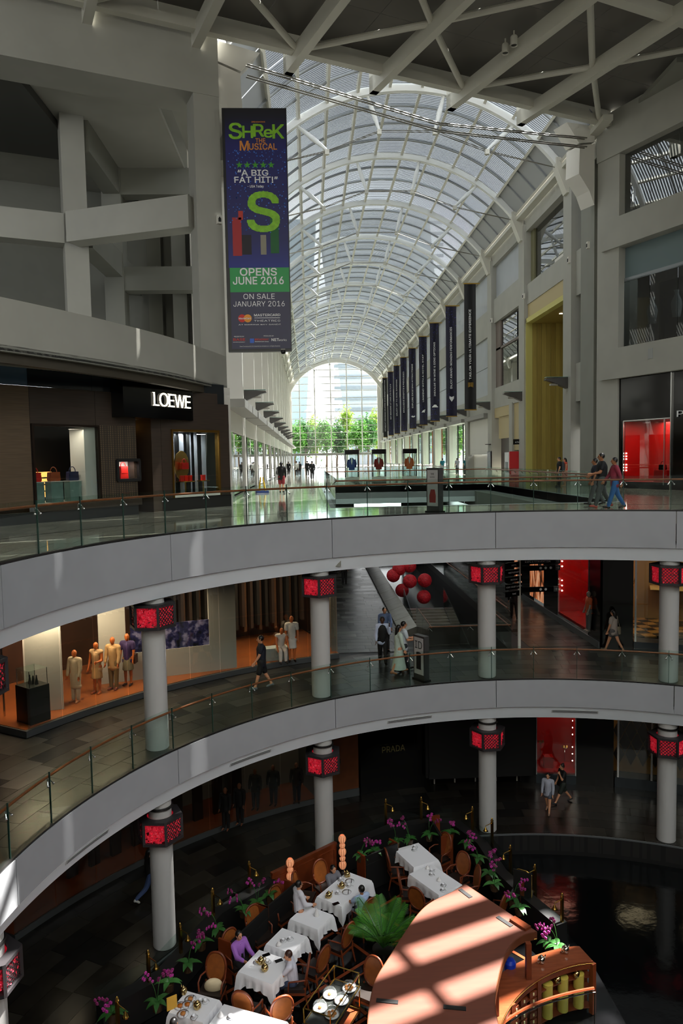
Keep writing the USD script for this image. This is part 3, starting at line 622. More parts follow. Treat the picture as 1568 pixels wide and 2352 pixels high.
# ================================================================ shopfronts and things on the levels
class Face:       # an upright plane through p0 along d (plan); t runs along d, out is towards the viewer
    def __init__(s, p0, d):
        s.p = np.array(p0, float); s.d = np.array(d, float)/np.linalg.norm(d); n = np.array([-s.d[1], s.d[0]])
        s.n = n if n @ (-s.p) > 0 else -n
    def tz(s, px, py, out=0.0):
        q = Pl(px, py, s.n, s.p+s.n*out); return float((q[:2]-s.p) @ s.d), float(q[2])
    def pt(s, t, z, out=0.0): q = s.p+s.d*t+s.n*out; return np.array([q[0], q[1], z])
    def box(s, t0, t1, z0, z1, th=.1, out=0.0, b=None):   # front face at `out`, thickness behind it
        b = b or B(); q = [s.pt(t, 0, o)[:2] for t, o in ((t0, out), (t1, out), (t1, out-th), (t0, out-th))]
        if np.cross(q[1]-q[0], q[2]-q[1]) < 0: q = q[::-1]
        return b.hexa([[*w, z0] for w in q]+[[*w, z1] for w in q])
    def T(s, t, z, out=0.0):   # x along the face to the viewer's right, y up, z out
        x = s.d if np.cross(s.d, s.n) < 0 else -s.d
        x = np.array([*s.d, 0]); 
        if np.cross(x, [0, 0, 1.])[:2] @ s.n < 0: x = -x
        return s.pt(t, z, out), x
    def text(s, parent, name, st, h, t, z, m, out=.02, **kw):
        o, x = s.T(t, z, out); return text(parent, name, st, h, o, x, (0, 0, 1), m, **kw)
# ---- water and ground
water = mat('canal_water', '07090a', .1, ior=1.33, bump=1.0, scale=1.6)
one('canal', B().bx(-70, 70, -60, 142, ZG-1.0, ZG-.62), water, 'still black canal water round the dining island', 'water', kind='structure')
one('ground', plate([(1, [(-160, YE+1), (160, YE+1), (160, 420), (-160, 420)]), (1, [(XR+1.7, 62), (90, 62), (90, YE+2), (XR+1.7, YE+2)])], -.4, -.05), mat('pavement', 'a9a69c', .8, var=.1), 'pale pavement outside the glass end wall', 'ground', kind='structure')
wo = struct('wall_left', 'dark enclosing wall at the far left of the upper level', 'wall')
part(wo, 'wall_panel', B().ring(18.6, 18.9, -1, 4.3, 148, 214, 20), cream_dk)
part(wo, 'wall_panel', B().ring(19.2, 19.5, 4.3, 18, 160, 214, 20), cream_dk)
lwm = mat('lower_wall', '3b3936'); part(wo, 'lower_panel', B().ring(19.1, 19.3, ZG-1, ZL-.3, 12, 214, 60), lwm); part(wo, 'lower_panel', B().ring(19.1, 19.3, ZL-.3, -.3, 12, 77, 20), lwm); part(wo, 'lower_panel', B().ring(19.1, 19.3, ZL-.3, -.3, 105, 214, 40), lwm); part(wo, 'lower_panel', B().bx(.6, .8, 24.2, 61, ZL, -.4), mat('corridor_wall', '6f6c66', .4))
wo2 = struct('wall_outer', 'plain outer walls and roof strips around the gallery', 'wall')
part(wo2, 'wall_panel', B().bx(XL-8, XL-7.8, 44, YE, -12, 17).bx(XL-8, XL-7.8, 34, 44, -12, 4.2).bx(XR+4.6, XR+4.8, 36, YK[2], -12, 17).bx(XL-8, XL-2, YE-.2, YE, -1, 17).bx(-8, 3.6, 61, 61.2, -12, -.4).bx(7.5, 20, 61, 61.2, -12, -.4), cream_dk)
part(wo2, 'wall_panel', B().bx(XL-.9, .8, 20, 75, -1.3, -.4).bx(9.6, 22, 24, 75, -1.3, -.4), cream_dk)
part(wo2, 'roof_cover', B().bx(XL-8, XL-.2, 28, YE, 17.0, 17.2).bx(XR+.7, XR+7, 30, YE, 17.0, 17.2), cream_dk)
def handbag(loc, label, m, w=.3, h=.22, d=.12, rz=0.0, group=None):
    t = thing('handbag', label, 'bag', loc, rz, group)
    part(t, 'body', B().prism([(-w*.42, 0), (w*.42, 0), (w*.5, h*.15), (w*.44, h*.95), (w*.38, h), (-w*.38, h), (-w*.44, h*.95), (-w*.5, h*.15)], -d/2, d/2, frame_T((0, 0, 0), (1, 0, 0), (0, 0, 1), (0, -1, 0))), m)
    part(t, 'handle', B().tube([(w*.3*math.cos(g), 0, h+w*.42*math.sin(g)) for g in np.linspace(0, PI, 12)], .012, 6), m, smooth=True)
    part(t, 'flap', B().prism([(-w*.40, h*.5), (w*.40, h*.5), (w*.45, h*.98), (-w*.45, h*.98)], d/2, d/2+.012, frame_T((0, 0, 0), (1, 0, 0), (0, 0, 1), (0, -1, 0))), m)
    return t
# ---- the leather goods shop on the upper left
Lf = Face((-7.4, 20.8), (.62, .785))
lw = mat('umber_timber', '5a4a38', .45, var=.22, scale=2.2, stretch=(.6, .6, 14))
lw2 = mat('dark_umber', '3a2f26', .4, var=.2, scale=2.2, stretch=(.6, .6, 10))
nv = mat('navy_glass', '1c2126', .12); nv2 = mat('blue_glass', '44586a', .15)
mesh_m = usdkit.material(stage, '/World/Looks/woven_mesh', {'g': ('geometry', {}), 'v': ('voronoi_texture', {'scale': 16.0, 'randomness': 0.0}), 'r': ('rgb_ramp', {'ramp': [(.2, lin('6d5c44')), (.5, lin('2e261d'))]}), 'p': ('principled_bsdf', {'roughness': .5})},
    [('g.position', 'v.vector'), ('v.distance', 'r.fac'), ('r.color', 'p.base_color')], surface='p.BSDF')
lo = struct('shopfront', 'dark umber timber shopfront with display windows on the upper left', 'shopfront')
T_ = lambda px, py=1080: Lf.tz(px, py)[0]
tl, t74, t228, t318 = T_(-120), T_(74), T_(230), T_(314)
for a, b in ((tl, T_(-20)), (T_(-20), t74)): part(lo, 'timber_panel', Lf.box(a+.005, b-.005, .45, 3.72, .15), lw)
for a, b in ((t74, T_(224)), (T_(224), t318)): part(lo, 'timber_panel', Lf.box(a+.005, b-.005, 2.72, 3.72, .15), lw2)
for a, b, m in ((tl, t74, nv2), (t74, T_(220), nv), (T_(220), t318, nv)): part(lo, 'transom_pane', Lf.box(a+.005, b-.005, 3.73, 4.28, .1, -.03), m)
part(lo, 'plinth', Lf.box(tl, t318, 0, .3, .3, .02), mat('plinth_stone', '2a2b2b', .3)); part(lo, 'plinth_ledge', Lf.box(t74, t318+.1, .3, .5, .3, .08), lw2)
tm0, tm1 = T_(268), T_(320)
zs0, zs1 = Lf.tz(290, 1104)[1], Lf.tz(290, 1056)[1]
part(lo, 'mesh_panel', Lf.box(t228, tm0, .5, 2.72, .1).mesh(Lf.box(tm0, t318, zs1, 2.72, .1)).mesh(Lf.box(tm0, t318, .5, zs0, .1)), mesh_m)
fr = B()
for a, b, c_, d_ in ((tm0, tm1, zs1-.06, zs1+.03), (tm0, tm1, zs0-.03, zs0+.06), (tm0-.03, tm0+.05, zs0, zs1), (tm1-.06, tm1+.02, zs0, zs1)): Lf.box(a, b, c_, d_, .4, .06, fr)
part(lo, 'small_window_frame', fr, blackm)
part(lo, 'small_window_back', Lf.box(tm0, tm1, zs0, zs1, .05, -.35), white_m)
rect_light(lo, Lf.pt((tm0+tm1)/2, zs1-.1, -.05), Lf.pt((tm0+tm1)/2, zs0, -.3), .5, .2, 6, (1, .9, .85))
tw0, tw1 = T_(80), T_(226); zw0, zw1 = .52, 2.66
fr = B()
for a, b, c_, d_ in ((tw0-.06, tw1+.06, zw1, zw1+.06), (tw0-.06, tw0, .5, zw1), (tw1, tw1+.06, .5, zw1)): Lf.box(a, b, c_, d_, .2, .05, fr)
part(lo, 'window_frame', fr, mat('bronze_frame', '2b2019', .35, .6))
part(lo, 'window_sill', Lf.box(tw0, tw1, .44, .52, 1.5, .04), white_m)
part(lo, 'window_pane', Lf.box(tw0, tw1, .52, zw1, .015, .0), pane_shop)
part(lo, 'window_interior', Lf.box(tw0-.3, tw1+1.5, .0, 3.2, .1, -2.2), mat('shop_dark', '141110', .5))
part(lo, 'white_return', Lf.box(tw1-.38, tw1, .52, zw1, .7, -.1), white_m)
part(lo, 'white_return', Lf.box(tw0+.28, tw0+.5, .9, zw1, .1, -1.0), white_m)
glow = mat('shelf_glow', 'ffb45a', emit=2.2)
for k in range(4): part(lo, 'lit_shelf', Lf.box(T_(150), T_(196), 1.22-.2*k, 1.38-.2*k, .05, -1.7), glow)
rect_light(lo, Lf.pt((tw0+tw1)/2, zw1-.05, -.5), Lf.pt((tw0+tw1)/2, 0, -.6), 1.4, .5, 4, (1, .85, .7))
teal = mat('display_glass', '6f8a84', .15, var=.3, scale=2)
for px, m, lab in ((100, mat('red_leather', 'd42118', .4), 'red handbag on the left plinth in the large shop window'), (144, mat('tan_leather', '9a4a24', .4), 'tan brown handbag on the middle plinth in the large shop window'), (187, mat('navy_leather', '20264a', .4), 'navy handbag on the right plinth in the large shop window')):
    t0 = T_(px); q = Lf.pt(t0, 1.12, -.45)
    st = thing('display_plinth', lab.replace(lab[:lab.index(' on')], 'glass-fronted plinth under the '+lab[:lab.index(' on')]).split(' on the')[0], 'plinth', Lf.pt(t0, .5, -.45), math.degrees(math.atan2(Lf.d[1], Lf.d[0])))
    part(st, 'body', B().bx(-.19, .19, -.15, .15, .02, .6), teal); part(st, 'top', B().bx(-.2, .2, -.16, .16, .6, .62), white_m)
    handbag(q, lab, m, .34, .26, .16, math.degrees(math.atan2(Lf.d[1], Lf.d[0])))
handbag(Lf.pt((tm0+tm1)/2-.05, zs0+.02, -.18), 'tall red rucksack in the small framed window', mat('red_leather', 'd42118'), .3, .42, .12, math.degrees(math.atan2(Lf.d[1], Lf.d[0])))
# entry, sign and bay window
Rf = Face((-4.78, 24.55), (1.48, 1.72))
S_ = lambda px, py=1080: Rf.tz(px, py)[0]
part(lo, 'entry_return', B().wall(Lf.pt(t318, 0, -.05), Lf.pt(t318, 0, -2.6), 0, 4.28, .12), lw2)
part(lo, 'entry_back', B().wall(Lf.pt(t318-.4, 0, -2.6), Rf.pt(S_(352), 0, -1.8), 0, 4.28, .1), mat('entry_warm', '6b3418', .5))
part(lo, 'entry_lamp', B().wall(Lf.pt(t318+.2, 0, -2.3), Lf.pt(t318+.6, 0, -2.3), 2.75, 2.9, .3), glow)
part(lo, 'dark_panel', Rf.box(S_(350), S_(372), 0, 3.0, 1.4), lw2); part(lo, 'dark_panel', Rf.box(S_(372)+.01, S_(396), .3, 3.9, .15), lw2)
part(lo, 'dark_panel', Rf.box(S_(396), S_(504), 2.68, 3.95, .15), lw2); part(lo, 'dark_panel', Rf.box(S_(504), S_(528), .0, 3.6, .15), lw2)
part(lo, 'plinth', Rf.box(S_(372), S_(528), 0, .42, .25, .03), mat('plinth_dark', '15110e', .35))
part(lo, 'transom_pane', Rf.box(S_(470), S_(520), 3.6, 4.28, .1, -.02), nv)
sb0 = Face((-5.42, 22.6), (1.62, 3.0))
part(lo, 'sign_box', sb0.box(-.1, 3.25, 2.98, 4.28, .8), black)
q0, q1 = sb0.tz(350, 918), sb0.tz(437, 918)
sg = mat('sign_letters', 'fff6e0', emit=1.3)
tlx = sb0.tz(350, 918)[0]; trx = sb0.tz(437, 922)[0]
_lw = [.14, .24, .155, .285, .155]; _x = tlx
for ch, w in zip('LOEWE', _lw):
    ww = abs(trx-tlx)*w; c = _x+math.copysign(ww/2, trx-tlx); _x += math.copysign(ww, trx-tlx)
    sb0.text(lo, 'sign_letter', ch, .42, c, sb0.tz(394, 934)[1]-.02, sg, .03, width=ww*.93, depth=.03)
    if ch in 'LE':    # serifs
        lx = c-math.copysign(ww*.40, trx-tlx)
        for dz in (0, .40): part(lo, 'letter_serif', sb0.box(lx-.05, lx+.05, sb0.tz(394, 934)[1]-.02+dz, sb0.tz(394, 934)[1]+.005+dz, .02, .045), sg)
w0, w1 = S_(398), S_(502)
fr = B()
for a, b, c_, d_ in ((w0-.05, w1+.05, 2.6, 2.68), (w0-.05, w0, .42, 2.6), (w1, w1+.05, .42, 2.6)): Rf.box(a, b, c_, d_, .2, .05, fr)
part(lo, 'bay_frame', fr, mat('gilt_frame', '7a5a22', .3, .7)); part(lo, 'bay_sill', Rf.box(w0, w1, .42, .5, .5, .05), white_m)
part(lo, 'bay_pane', Rf.box(w0, (w0+w1)/2+.3, .5, 2.6, .012), pane_shop); part(lo, 'bay_pane', Rf.box((w0+w1)/2+.31, w1, .5, 2.6, .012), pane_shop)
mir = mat('mirror_strip', 'd6d8e2', .22, .55, bump=.8, scale=7)
n_ = 12
for k in range(n_):
    a = w0+(w1-w0)*k/n_; part(lo, 'mirror_strip', Rf.box(a+.02, a+(w1-w0)/n_-.02, .5, 2.6, .02, -.5-.12*(k % 2)), mir if k % 3 else dark)
part(lo, 'bay_back', Rf.box(w0, w1, .4, 2.7, .05, -.8), dark)
rect_light(lo, Rf.pt((w0+w1)/2, 2.55, -.3), Rf.pt((w0+w1)/2, .5, -.35), 1.6, .3, 14, (.95, .97, 1))
part(lo, 'parapet_pier', Rf.box(S_(520), S_(535), 0, 4.2, .3, -.05), white_m)
o, x = Rf.T(Rf.tz(430, 1068)[0], Rf.tz(430, 1068)[1], -.3)
gd = B(); r = random.Random(3); pts = [(.36*(1+.12*r.random())*math.cos(g)*.8, .46*(1+.12*r.random())*math.sin(g)) for g in np.linspace(0, 2*PI, 22, endpoint=False)]
gd.prism(pts, -.02, .03, frame_T(o, x, (0, 0, 1), np.cross(x, [0, 0, 1.])))
one('gold_disc', gd, gold, 'crumpled gold disc hung behind a red bag in the bay window', 'display')
handbag(o+np.array([*Rf.n, 0])*.14-[0, 0, .14], 'red handbag hung in front of the gold disc', mat('red_leather', 'd42118'), .3, .22, .12, math.degrees(math.atan2(Rf.d[1], Rf.d[0])))
for px, w, lab in ((437, .34, 'low round brass display table with red boxes, left in the bay window'), (478, .22, 'low round brass display table with one red box, right in the bay window')):
    q = Rf.pt(S_(px), .5, -.28); t = thing('display_table', lab, 'table', q)
    part(t, 'top', B().lathe([(0, .42), (w, .42), (w, .45), (0, .45)], n=24), brass); part(t, 'stem', B().lathe([(.025, 0), (.025, .42)], n=10).lathe([(0, 0), (w*.6, 0), (w*.6, .02), (0, .02)], n=20), brass)
    for i, dx in enumerate((-.16, .02, .2) if w > .3 else (0,)):
        d = Rf.d*dx; bx_ = thing('gift_box', f'small red box on the {"left" if w>.3 else "right"} brass display table, {["left", "middle", "right"][i] if w>.3 else "only"} one', 'box', q+np.array([d[0], d[1], .45]), 45+8*i, group='red boxes in the bay window')
        part(bx_, 'box_body', B().bx(-.07, .07, -.05, .05, 0, .16), mat('red_leather', 'd42118')); part(bx_, 'lid', B().bx(-.075, .075, -.055, .055, .16, .19), mat('red_leather', 'd42118'))
# ---- the tall poster beside the gallery mouth
Nf = Face((-2.86, 28.0), (1, 0))
def NB(px, py): q = Yp(px, py, 28.0); return q[0]+2.86, q[2]
ps = thing('poster_banner', 'very tall navy and blue show poster on a dark frame beside the corner pillar', 'poster', kind=None)
part(ps, 'frame', Nf.box(-.03, 2.30, 5.62, 14.32, .22), mat('poster_frame', '17171a', .4))
navy = usdkit.material(stage, '/World/Looks/poster_navy', {'g': ('geometry', {}), 's': ('separate_xyz', {}), 'm': ('map_range', {'from_min': 7.7*K, 'from_max': 14.3*K}), 'r': ('rgb_ramp', {'ramp': [(0, lin('20309a')), (.13, lin('1c2a86')), (.3, lin('20215e')), (.8, lin('1b1c66')), (.95, lin('101028')), (1, lin('0c0c14'))]}), 'p': ('principled_bsdf', {'roughness': .45})},
    [('g.position', 's.vector'), ('s.z', 'm.value'), ('m.result', 'r.fac'), ('r.color', 'p.base_color')], surface='p.BSDF')
part(ps, 'upper_print', Nf.box(.07, 2.27, 8.66, 14.26, .02, .015), navy)
part(ps, 'green_band', Nf.box(.1, 2.27, 7.78, 8.66, .02, .016), mat('poster_green', '2c9a50', .45))
part(ps, 'lower_print', Nf.box(.1, 2.27, 5.72, 7.78, .02, .015), mat('poster_slate', '373650', .45))
wh = mat('print_white', 'e9e9ea', .5); lime = mat('print_lime', '86c329', .45, var=.25, scale=5); orange = mat('print_orange', 'd98a3a', .5)
def pt_(s, px, py, hpx, m, wpx=None, bold=True, out=.02, name='lettering'):   # text centred at a pixel, baseline at py
    t, z = NB(px, py); sc = 28/FPX
    Nf.text(ps, name, s, hpx*sc, t, z, m, out, width=wpx*sc if wpx else None, bold=bold, depth=.006)
pt_('S', 541, 319, 33, lime, 30); pt_('H', 569, 317, 25, lime, 24); pt_('R', 594, 314, 26, lime, 24); pt_('e', 616, 316, 23, lime, 20); pt_('K', 639, 318, 29, lime, 26)
pt_('THE', 598, 328, 9, orange, 22); pt_('M', 561, 346, 20, orange, 20); pt_('USICAL', 604, 344, 13, orange, 62)
pt_('DREAMWORKS', 593, 282, 2.6, orange, 30)
for k in range(5):
    t, z = NB(549.5+18.3*k, 379.5); st = [((.13 if i % 2 == 0 else .052)*math.sin(i*PI/5), (.13 if i % 2 == 0 else .052)*math.cos(i*PI/5)) for i in range(10)]
    o, x = Nf.T(t, z, .02); part(ps, 'star', B().prism(st[::-1], 0, .006, frame_T(o, x, (0, 0, 1), np.cross(x, [0, 0, 1.]))), mat('star_green', '4aa32c', .5))
pt_('“A BIG', 581, 404, 12.5, wh, 68); pt_('FAT HIT!”', 588, 420, 12.5, wh, 96); pt_('- USA Today', 587, 431, 5, wh, 36)
S = meshkit.text_mesh('S', 1.35, .01, True); v, f = arr(S); v = v-[(v[:, 0].max()+v[:, 0].min())/2, 0, 0]
t, z = NB(606, 530); o, x = Nf.T(t, z, .022); T = frame_T(o, x, (0, 0, 1), np.cross(x, [0, 0, 1.])); v[:, 0] *= 1.15
part(ps, 'green_letter', (v @ T[:3, :3].T+T[:3, 3], f), lime)
for px0, px1, y0, y1, c in ((531, 558, 500, 588, 'a8272c'), (553, 580, 540, 585, '1b1320'), (618, 643, 500, 582, '14602e'), (596, 614, 540, 585, '8f8a78'), (545, 560, 485, 505, 'c23a2a')):
    (a, z1), (b, z0) = NB(px0, y0), NB(px1, y1); part(ps, 'colour_drape', Nf.box(a+.03, b-.03, z0, z1, .004, .019, B()), mat('drape_'+c, c, .5))
dots = B(); r = random.Random(8)
for i in range(260):
    px = 524+134*r.random(); py = 345+190*r.random()**1.6; t, z = NB(px, py)
    if .12 < t < 2.22:
        o, x = Nf.T(t, z, .0185); w = .008+.02*r.random(); dots.prism([(w*math.cos(g), w*math.sin(g)) for g in np.linspace(0, 2*PI, 7)[:-1]], 0, .002, frame_T(o, x, (0, 0, 1), np.cross(x, [0, 0, 1.])))
part(ps, 'print_dots', dots, mat('print_blue', '3f74d8', .5), kind='stuff')
pt_('OPENS', 593.5, 633, 16, wh, 83); pt_('JUNE 2016', 593.5, 653, 16, wh, 114)
pt_('ON SALE', 595, 687, 11.5, wh, 70, False); pt_('JANUARY 2016', 595, 704, 11.5, wh, 115, False)
for px, c in ((556, 'cf2b22'), (569, 'ee9a2c')):
    t, z = NB(px, 731.5); o, x = Nf.T(t, z, .02+.002*(px > 560)); part(ps, 'logo_disc', B().prism([(.145*math.cos(g), .145*math.sin(g)) for g in np.linspace(0, 2*PI, 25)[:-1]], 0, .004, frame_T(o, x, (0, 0, 1), np.cross(x, [0, 0, 1.]))), mat('disc_'+c, c, .5))
pt_('MasterCard', 562.5, 733.5, 3.6, wh, 27, True, .028); pt_('MASTERCARD', 613.5, 726.5, 5.2, wh, 59); pt_('THEATRES', 613.5, 739, 4, wh, 59, False); pt_('AT MARINA BAY SANDS', 596.5, 747, 2.6, wh, 95, False)
(a, z1) = NB(584, 730); (b, z0) = NB(643, 730.6); part(ps, 'rule', Nf.box(a, b, z0, z1, .004, .02), wh)
red_t = mat('print_red', 'c33a34', .5)
pt_('PRESENTED BY', 549, 774.5, 2.4, wh, 23, False); pt_('PRODUCED BY', 617, 773, 2.4, wh, 23, False); pt_('BASE', 549.5, 783, 5.5, red_t, 27); pt_('ENTERTAINMENT', 549.5, 787, 1.8, wh, 27, False)
pt_('BROADWAY', 601, 782, 4, red_t, 31); pt_('Entertainment Group', 601, 786, 2.6, wh, 31, False); pt_('NET', 632, 783.5, 6, wh, 17); pt_('works', 649, 783.5, 5, wh, 18, False)
(a, z0) = NB(574, 788); part(ps, 'logo_mark', Nf.box(a, a+.15, z0, z0+.16, .004, .02), mat('mark_blue', '3a66c8', .5))
pt_('Shrek The Musical © 2015 DreamWorks Animation LLC. All Rights Reserved.', 597, 796.5, 2.2, wh, 91, False)
one('security_camera', B().sph(Yp(650, 808, 27.9), .09, 2).box(Yp(650, 803, 27.9), (.16, .16, .06)), black, 'small black dome camera under the bottom right corner of the tall poster', 'camera')
for px, py, fc, w in ((426, 507, None, 'on the cross beam'), (503, 505, None, 'on the corner pillar')):
    q = Ep(px, py, .02); q = q if px > 450 else Pl(px, py, (-.7, .95), SU(19.6, -1.2, 0)[:2])
    sp = thing('wall_speaker', f'small white wall lamp with dark opening {w} at upper left', 'wall fitting', q, 22.8)
    part(sp, 'case', B().bx(-.09, .09, -.08, .06, -.15, .15), white_m); part(sp, 'opening', B().prism([(-.05, -.09), (.05, -.09), (.05, .03), (0, .1), (-.05, .03)], .081, .09, frame_T((0, 0, 0), (1, 0, 0), (0, 0, 1), (0, -1, 0))), blackm)
for k, (px, py) in enumerate(((1351, 563), (1307, 597), (1203, 680), (1129, 736))):
    q = Xp(px, py, XR-.28) if k else Wp(px, py)
    sp = thing('wall_speaker', f'small white wall lamp on the right gallery wall, {["nearest","second","third","farthest"][k]} of four', 'wall fitting', q, 90)
    part(sp, 'case', B().bx(-.09, .09, -.04, .08, -.16, .16), white_m); part(sp, 'opening', B().bx(-.05, .05, .08, .1, -.1, .06), blackm)
# ---- hanging banners along the right wall
BT = ['TAILOR YOUR ULTIMATE EXPERIENCE', 'ENJOY AWARD-WINNING PERFORMANCES', 'INDULGE IN WINE & DINE OPTIONS', 'UNWIND WITH A HOTEL STAY', 'EXPLORE EXCITING ATTRACTIONS', 'EXCLUSIVE BENEFITS & PRIVILEGES', 'ENJOY UP TO 50% SAVINGS', 'GET REWARDED AT OVER 175 OUTLETS', 'DETAILS AT CONCIERGE COUNTERS OR MARINABAYSANDS.COM']
BPX = [(1079.5, 652, 941, 28, 'crown'), (1036, 703, 956, 26, 'mask'), (998, 742, 967, 23, 'food'), (971.5, 773, 976, 20, 'sail'), (947, 800, 984, 18, 'shell'), (927, 821, 990, 16, ''), (911, 840, 996, 15, ''), (897, 854, 1000, 14, ''), (884, 868, 1004, 12, '')]
bm0, bm1 = mat('banner_black', '0d0c10', .6), mat('banner_purple', '17142e', .6, var=.3, scale=.5)
for k, ((px, py0, py1, w, ic), s) in enumerate(zip(BPX, BT)):
    y = YK[2]-.4+8.57*k
    a, b = Yp(px-w/2, py0, y), Yp(px+w/2, py1, y); z1, z0 = a[2], b[2]; xc = (a[0]+b[0])/2; hw = (b[0]-a[0])/2
    t = thing('hanging_banner', f'tall dark hanging banner reading "{s.split()[0].lower()} {s.split()[1].lower()} {s.split()[2].lower()}", number {k+1} from the front', 'banner', (xc, y, z0), 0)
    sh = B(); g = np.linspace(-hw, hw, 13); V = [[x_, .03*math.sin(x_*9), zz] for x_ in g for zz in (0, z1-z0)]; m_ = len(V)
    V += [[x_, .015+.03*math.sin(x_*9), zz] for x_ in g for zz in (0, z1-z0)]
    F = []
    for i in range(12): F += [[2*i, 2*i+2, 2*i+3, 2*i+1], [m_+2*i+2, m_+2*i, m_+2*i+1, m_+2*i+3]]
    part(t, 'cloth', B().add(V, F), bm0 if k in (0, 8) else bm1, smooth=True)
    part(t, 'top_bar', B().bx(-hw-.05, hw+.3, -.05, .05, z1-z0-.03, z1-z0+.05), brass); part(t, 'bottom_bar', B().bx(-hw-.02, hw+.02, -.04, .05, -.05, .03), brass)
    L = (z1-z0)*(.56 if k < 8 else .86)*(.85+.15*len(s)/33 if k < 8 else 1); zc = (.53 if k else .52)*(z1-z0)
    text(t, 'lettering', s, hw*.36, (hw*.12, -.06, zc), (0, 0, 1), (-1, 0, 0), wh, bold=True, width=L, depth=.006)
    if ic == 'crown':
        for i in range(5): part(t, 'emblem', B().bx(-.2+.085*i+.01, -.2+.085*i+.06, -.05, -.04, 1.75-.03*abs(i-2), 2.05), brass)
    elif ic:
        pl = {'mask': [(-.2, .1), (0, -.2), (.2, .1), (.2, .3), (0, .22), (-.2, .3)], 'food': [(-.3, 0), (.3, 0), (.3, .05), (.2, .12), (.1, .26), (-.1, .26), (-.22, .12), (-.3, .05)], 'sail': [(-.22, 0), (-.05, .05), (.1, 0), (.2, .35), (.05, .32), (-.1, .22)], 'shell': [(-.25, .15), (-.1, 0), (.15, 0), (.28, .12), (.18, .2), (.05, .12), (-.05, .22), (-.15, .12)]}[ic]
        part(t, 'emblem', B().prism(pl, .05, .056, frame_T((0, 0, 1.35+.1*(ic == 'mask')), (1, 0, 0), (0, 0, 1), (0, -1, 0))), wh)
    if 0 < k < 8:
        dt = B(); r = random.Random(k)
        for i in range(40):
            x_, zz, w_ = r.uniform(-.9, .9)*hw, r.choice([r.uniform(.1, 2.2), r.uniform(.8, .98)*(z1-z0)]), r.uniform(.01, .028); dt.box((x_, -.045, zz), (w_*2, .004, w_*2))
        part(t, 'print_dots', dt, mat('print_violet', '4a4ab0', .5), kind='stuff')
# ---- wedge lamps on both walls
sc_m = mat('wedge_metal', '4a4744', .4); sc_t = mat('wedge_top', '7fa39a', .3)
def wedge(x, y, z, sx, lab):
    t = thing('wedge_lamp', lab, 'lamp', (x+sx*.005, y, z), 0, None)
    pr = [(0, 0), (1.15, -.06), (1.2, -.14), (.95, -.2), (.2, -.52), (0, -.6)]
    part(t, 'body', B().prism([(p*sx, q) for p, q in pr][::sx], -.2, .2, frame_T((0, 0, 0), (1, 0, 0), (0, 0, 1), (0, -1, 0))), sc_m)
    part(t, 'top_plate', B().bx(0, 1.16*sx, -.21, .21, -.005, .02), sc_t)
    part(t, 'lens', B().bx(.5*sx, .9*sx, -.1, .1, -.43, -.33), mat('lens_grey', 'a8a39a', .3))
nm = ['nearest', 'second', 'third', 'fourth', 'fifth', 'sixth', 'seventh', 'eighth', 'ninth', 'tenth']
for k in range(10): wedge(XL, YK[k]+.5, 5.35, 1, f'grey wedge wall lamp on the left gallery fins, {nm[k]} from the front')
for k in range(7): wedge(XR-.25, YK[k], 5.75, -1, f'grey wedge wall lamp on the right gallery pillars, {nm[k]} from the front')
for k, (px, py) in enumerate(((1100, 1138), (1040, 1128))):
    q = Xp(px, py, 10.28); wedge(10.28, q[1], q[2], -1, f'grey wedge lamp below the right walkway edge, {["nearer","farther"][k]} one')
# ---- straight glass balustrades round the opening of the upper floor
def straight_rail(pts, z0, label, top=.98, rail=.875, step=1.25, side=.08):
    t = thing('glass_balustrade', label, 'balustrade')
    for a, b in zip(pts[:-1], pts[1:]):
        a, b = np.array(a, float), np.array(b, float); L = np.linalg.norm(b-a); n = max(1, round(L/step)); d = (b-a)/L
        for k in range(n):
            p, q = a+(b-a)*k/n+d*.006, a+(b-a)*(k+1)/n-d*.006
            part(t, 'glass_panel', B().wall(p, q, z0, z0+top, .02), pane_rail)
            nn = np.array([-d[1], d[0]])*side; m = a+(b-a)*k/n
            part(t, 'rail_bracket', B().tube([[*(m+nn), z0+rail-.03], [*(m+d*.1), z0+rail-.13]], .011, 5).tube([[*(m+nn), z0+rail-.03], [*(m-d*.1), z0+rail-.13]], .011, 5), chrome)
        nn = np.array([-d[1], d[0]])*side
        part(t, 'handrail', B().tube([[*(a+nn), z0+rail], [*(b+nn), z0+rail]], .026, 8), wood, smooth=30)
    return t
straight_rail([(.84, 43), (.84, 24.6)], 0, 'glass balustrade along the left walkway beside the floor opening')
straight_rail([(.84, 24.6), (10.3, 24.6)], 0, 'glass balustrade on the near side of the floor opening')
straight_rail([(10.3, 24.6), (10.3, 43)], 0, 'glass balustrade along the right walkway beside the floor opening')
straight_rail([(10.3, 43), (.84, 43)], 0, 'glass balustrade with brown rail on the bridge in front of the display cases')
straight_rail([(.84, 110), (.84, 68)], 0, 'glass balustrade far along the left walkway', step=3)
straight_rail([(10.3, 55), (10.3, 110)], 0, 'glass balustrade far along the right walkway', step=3)
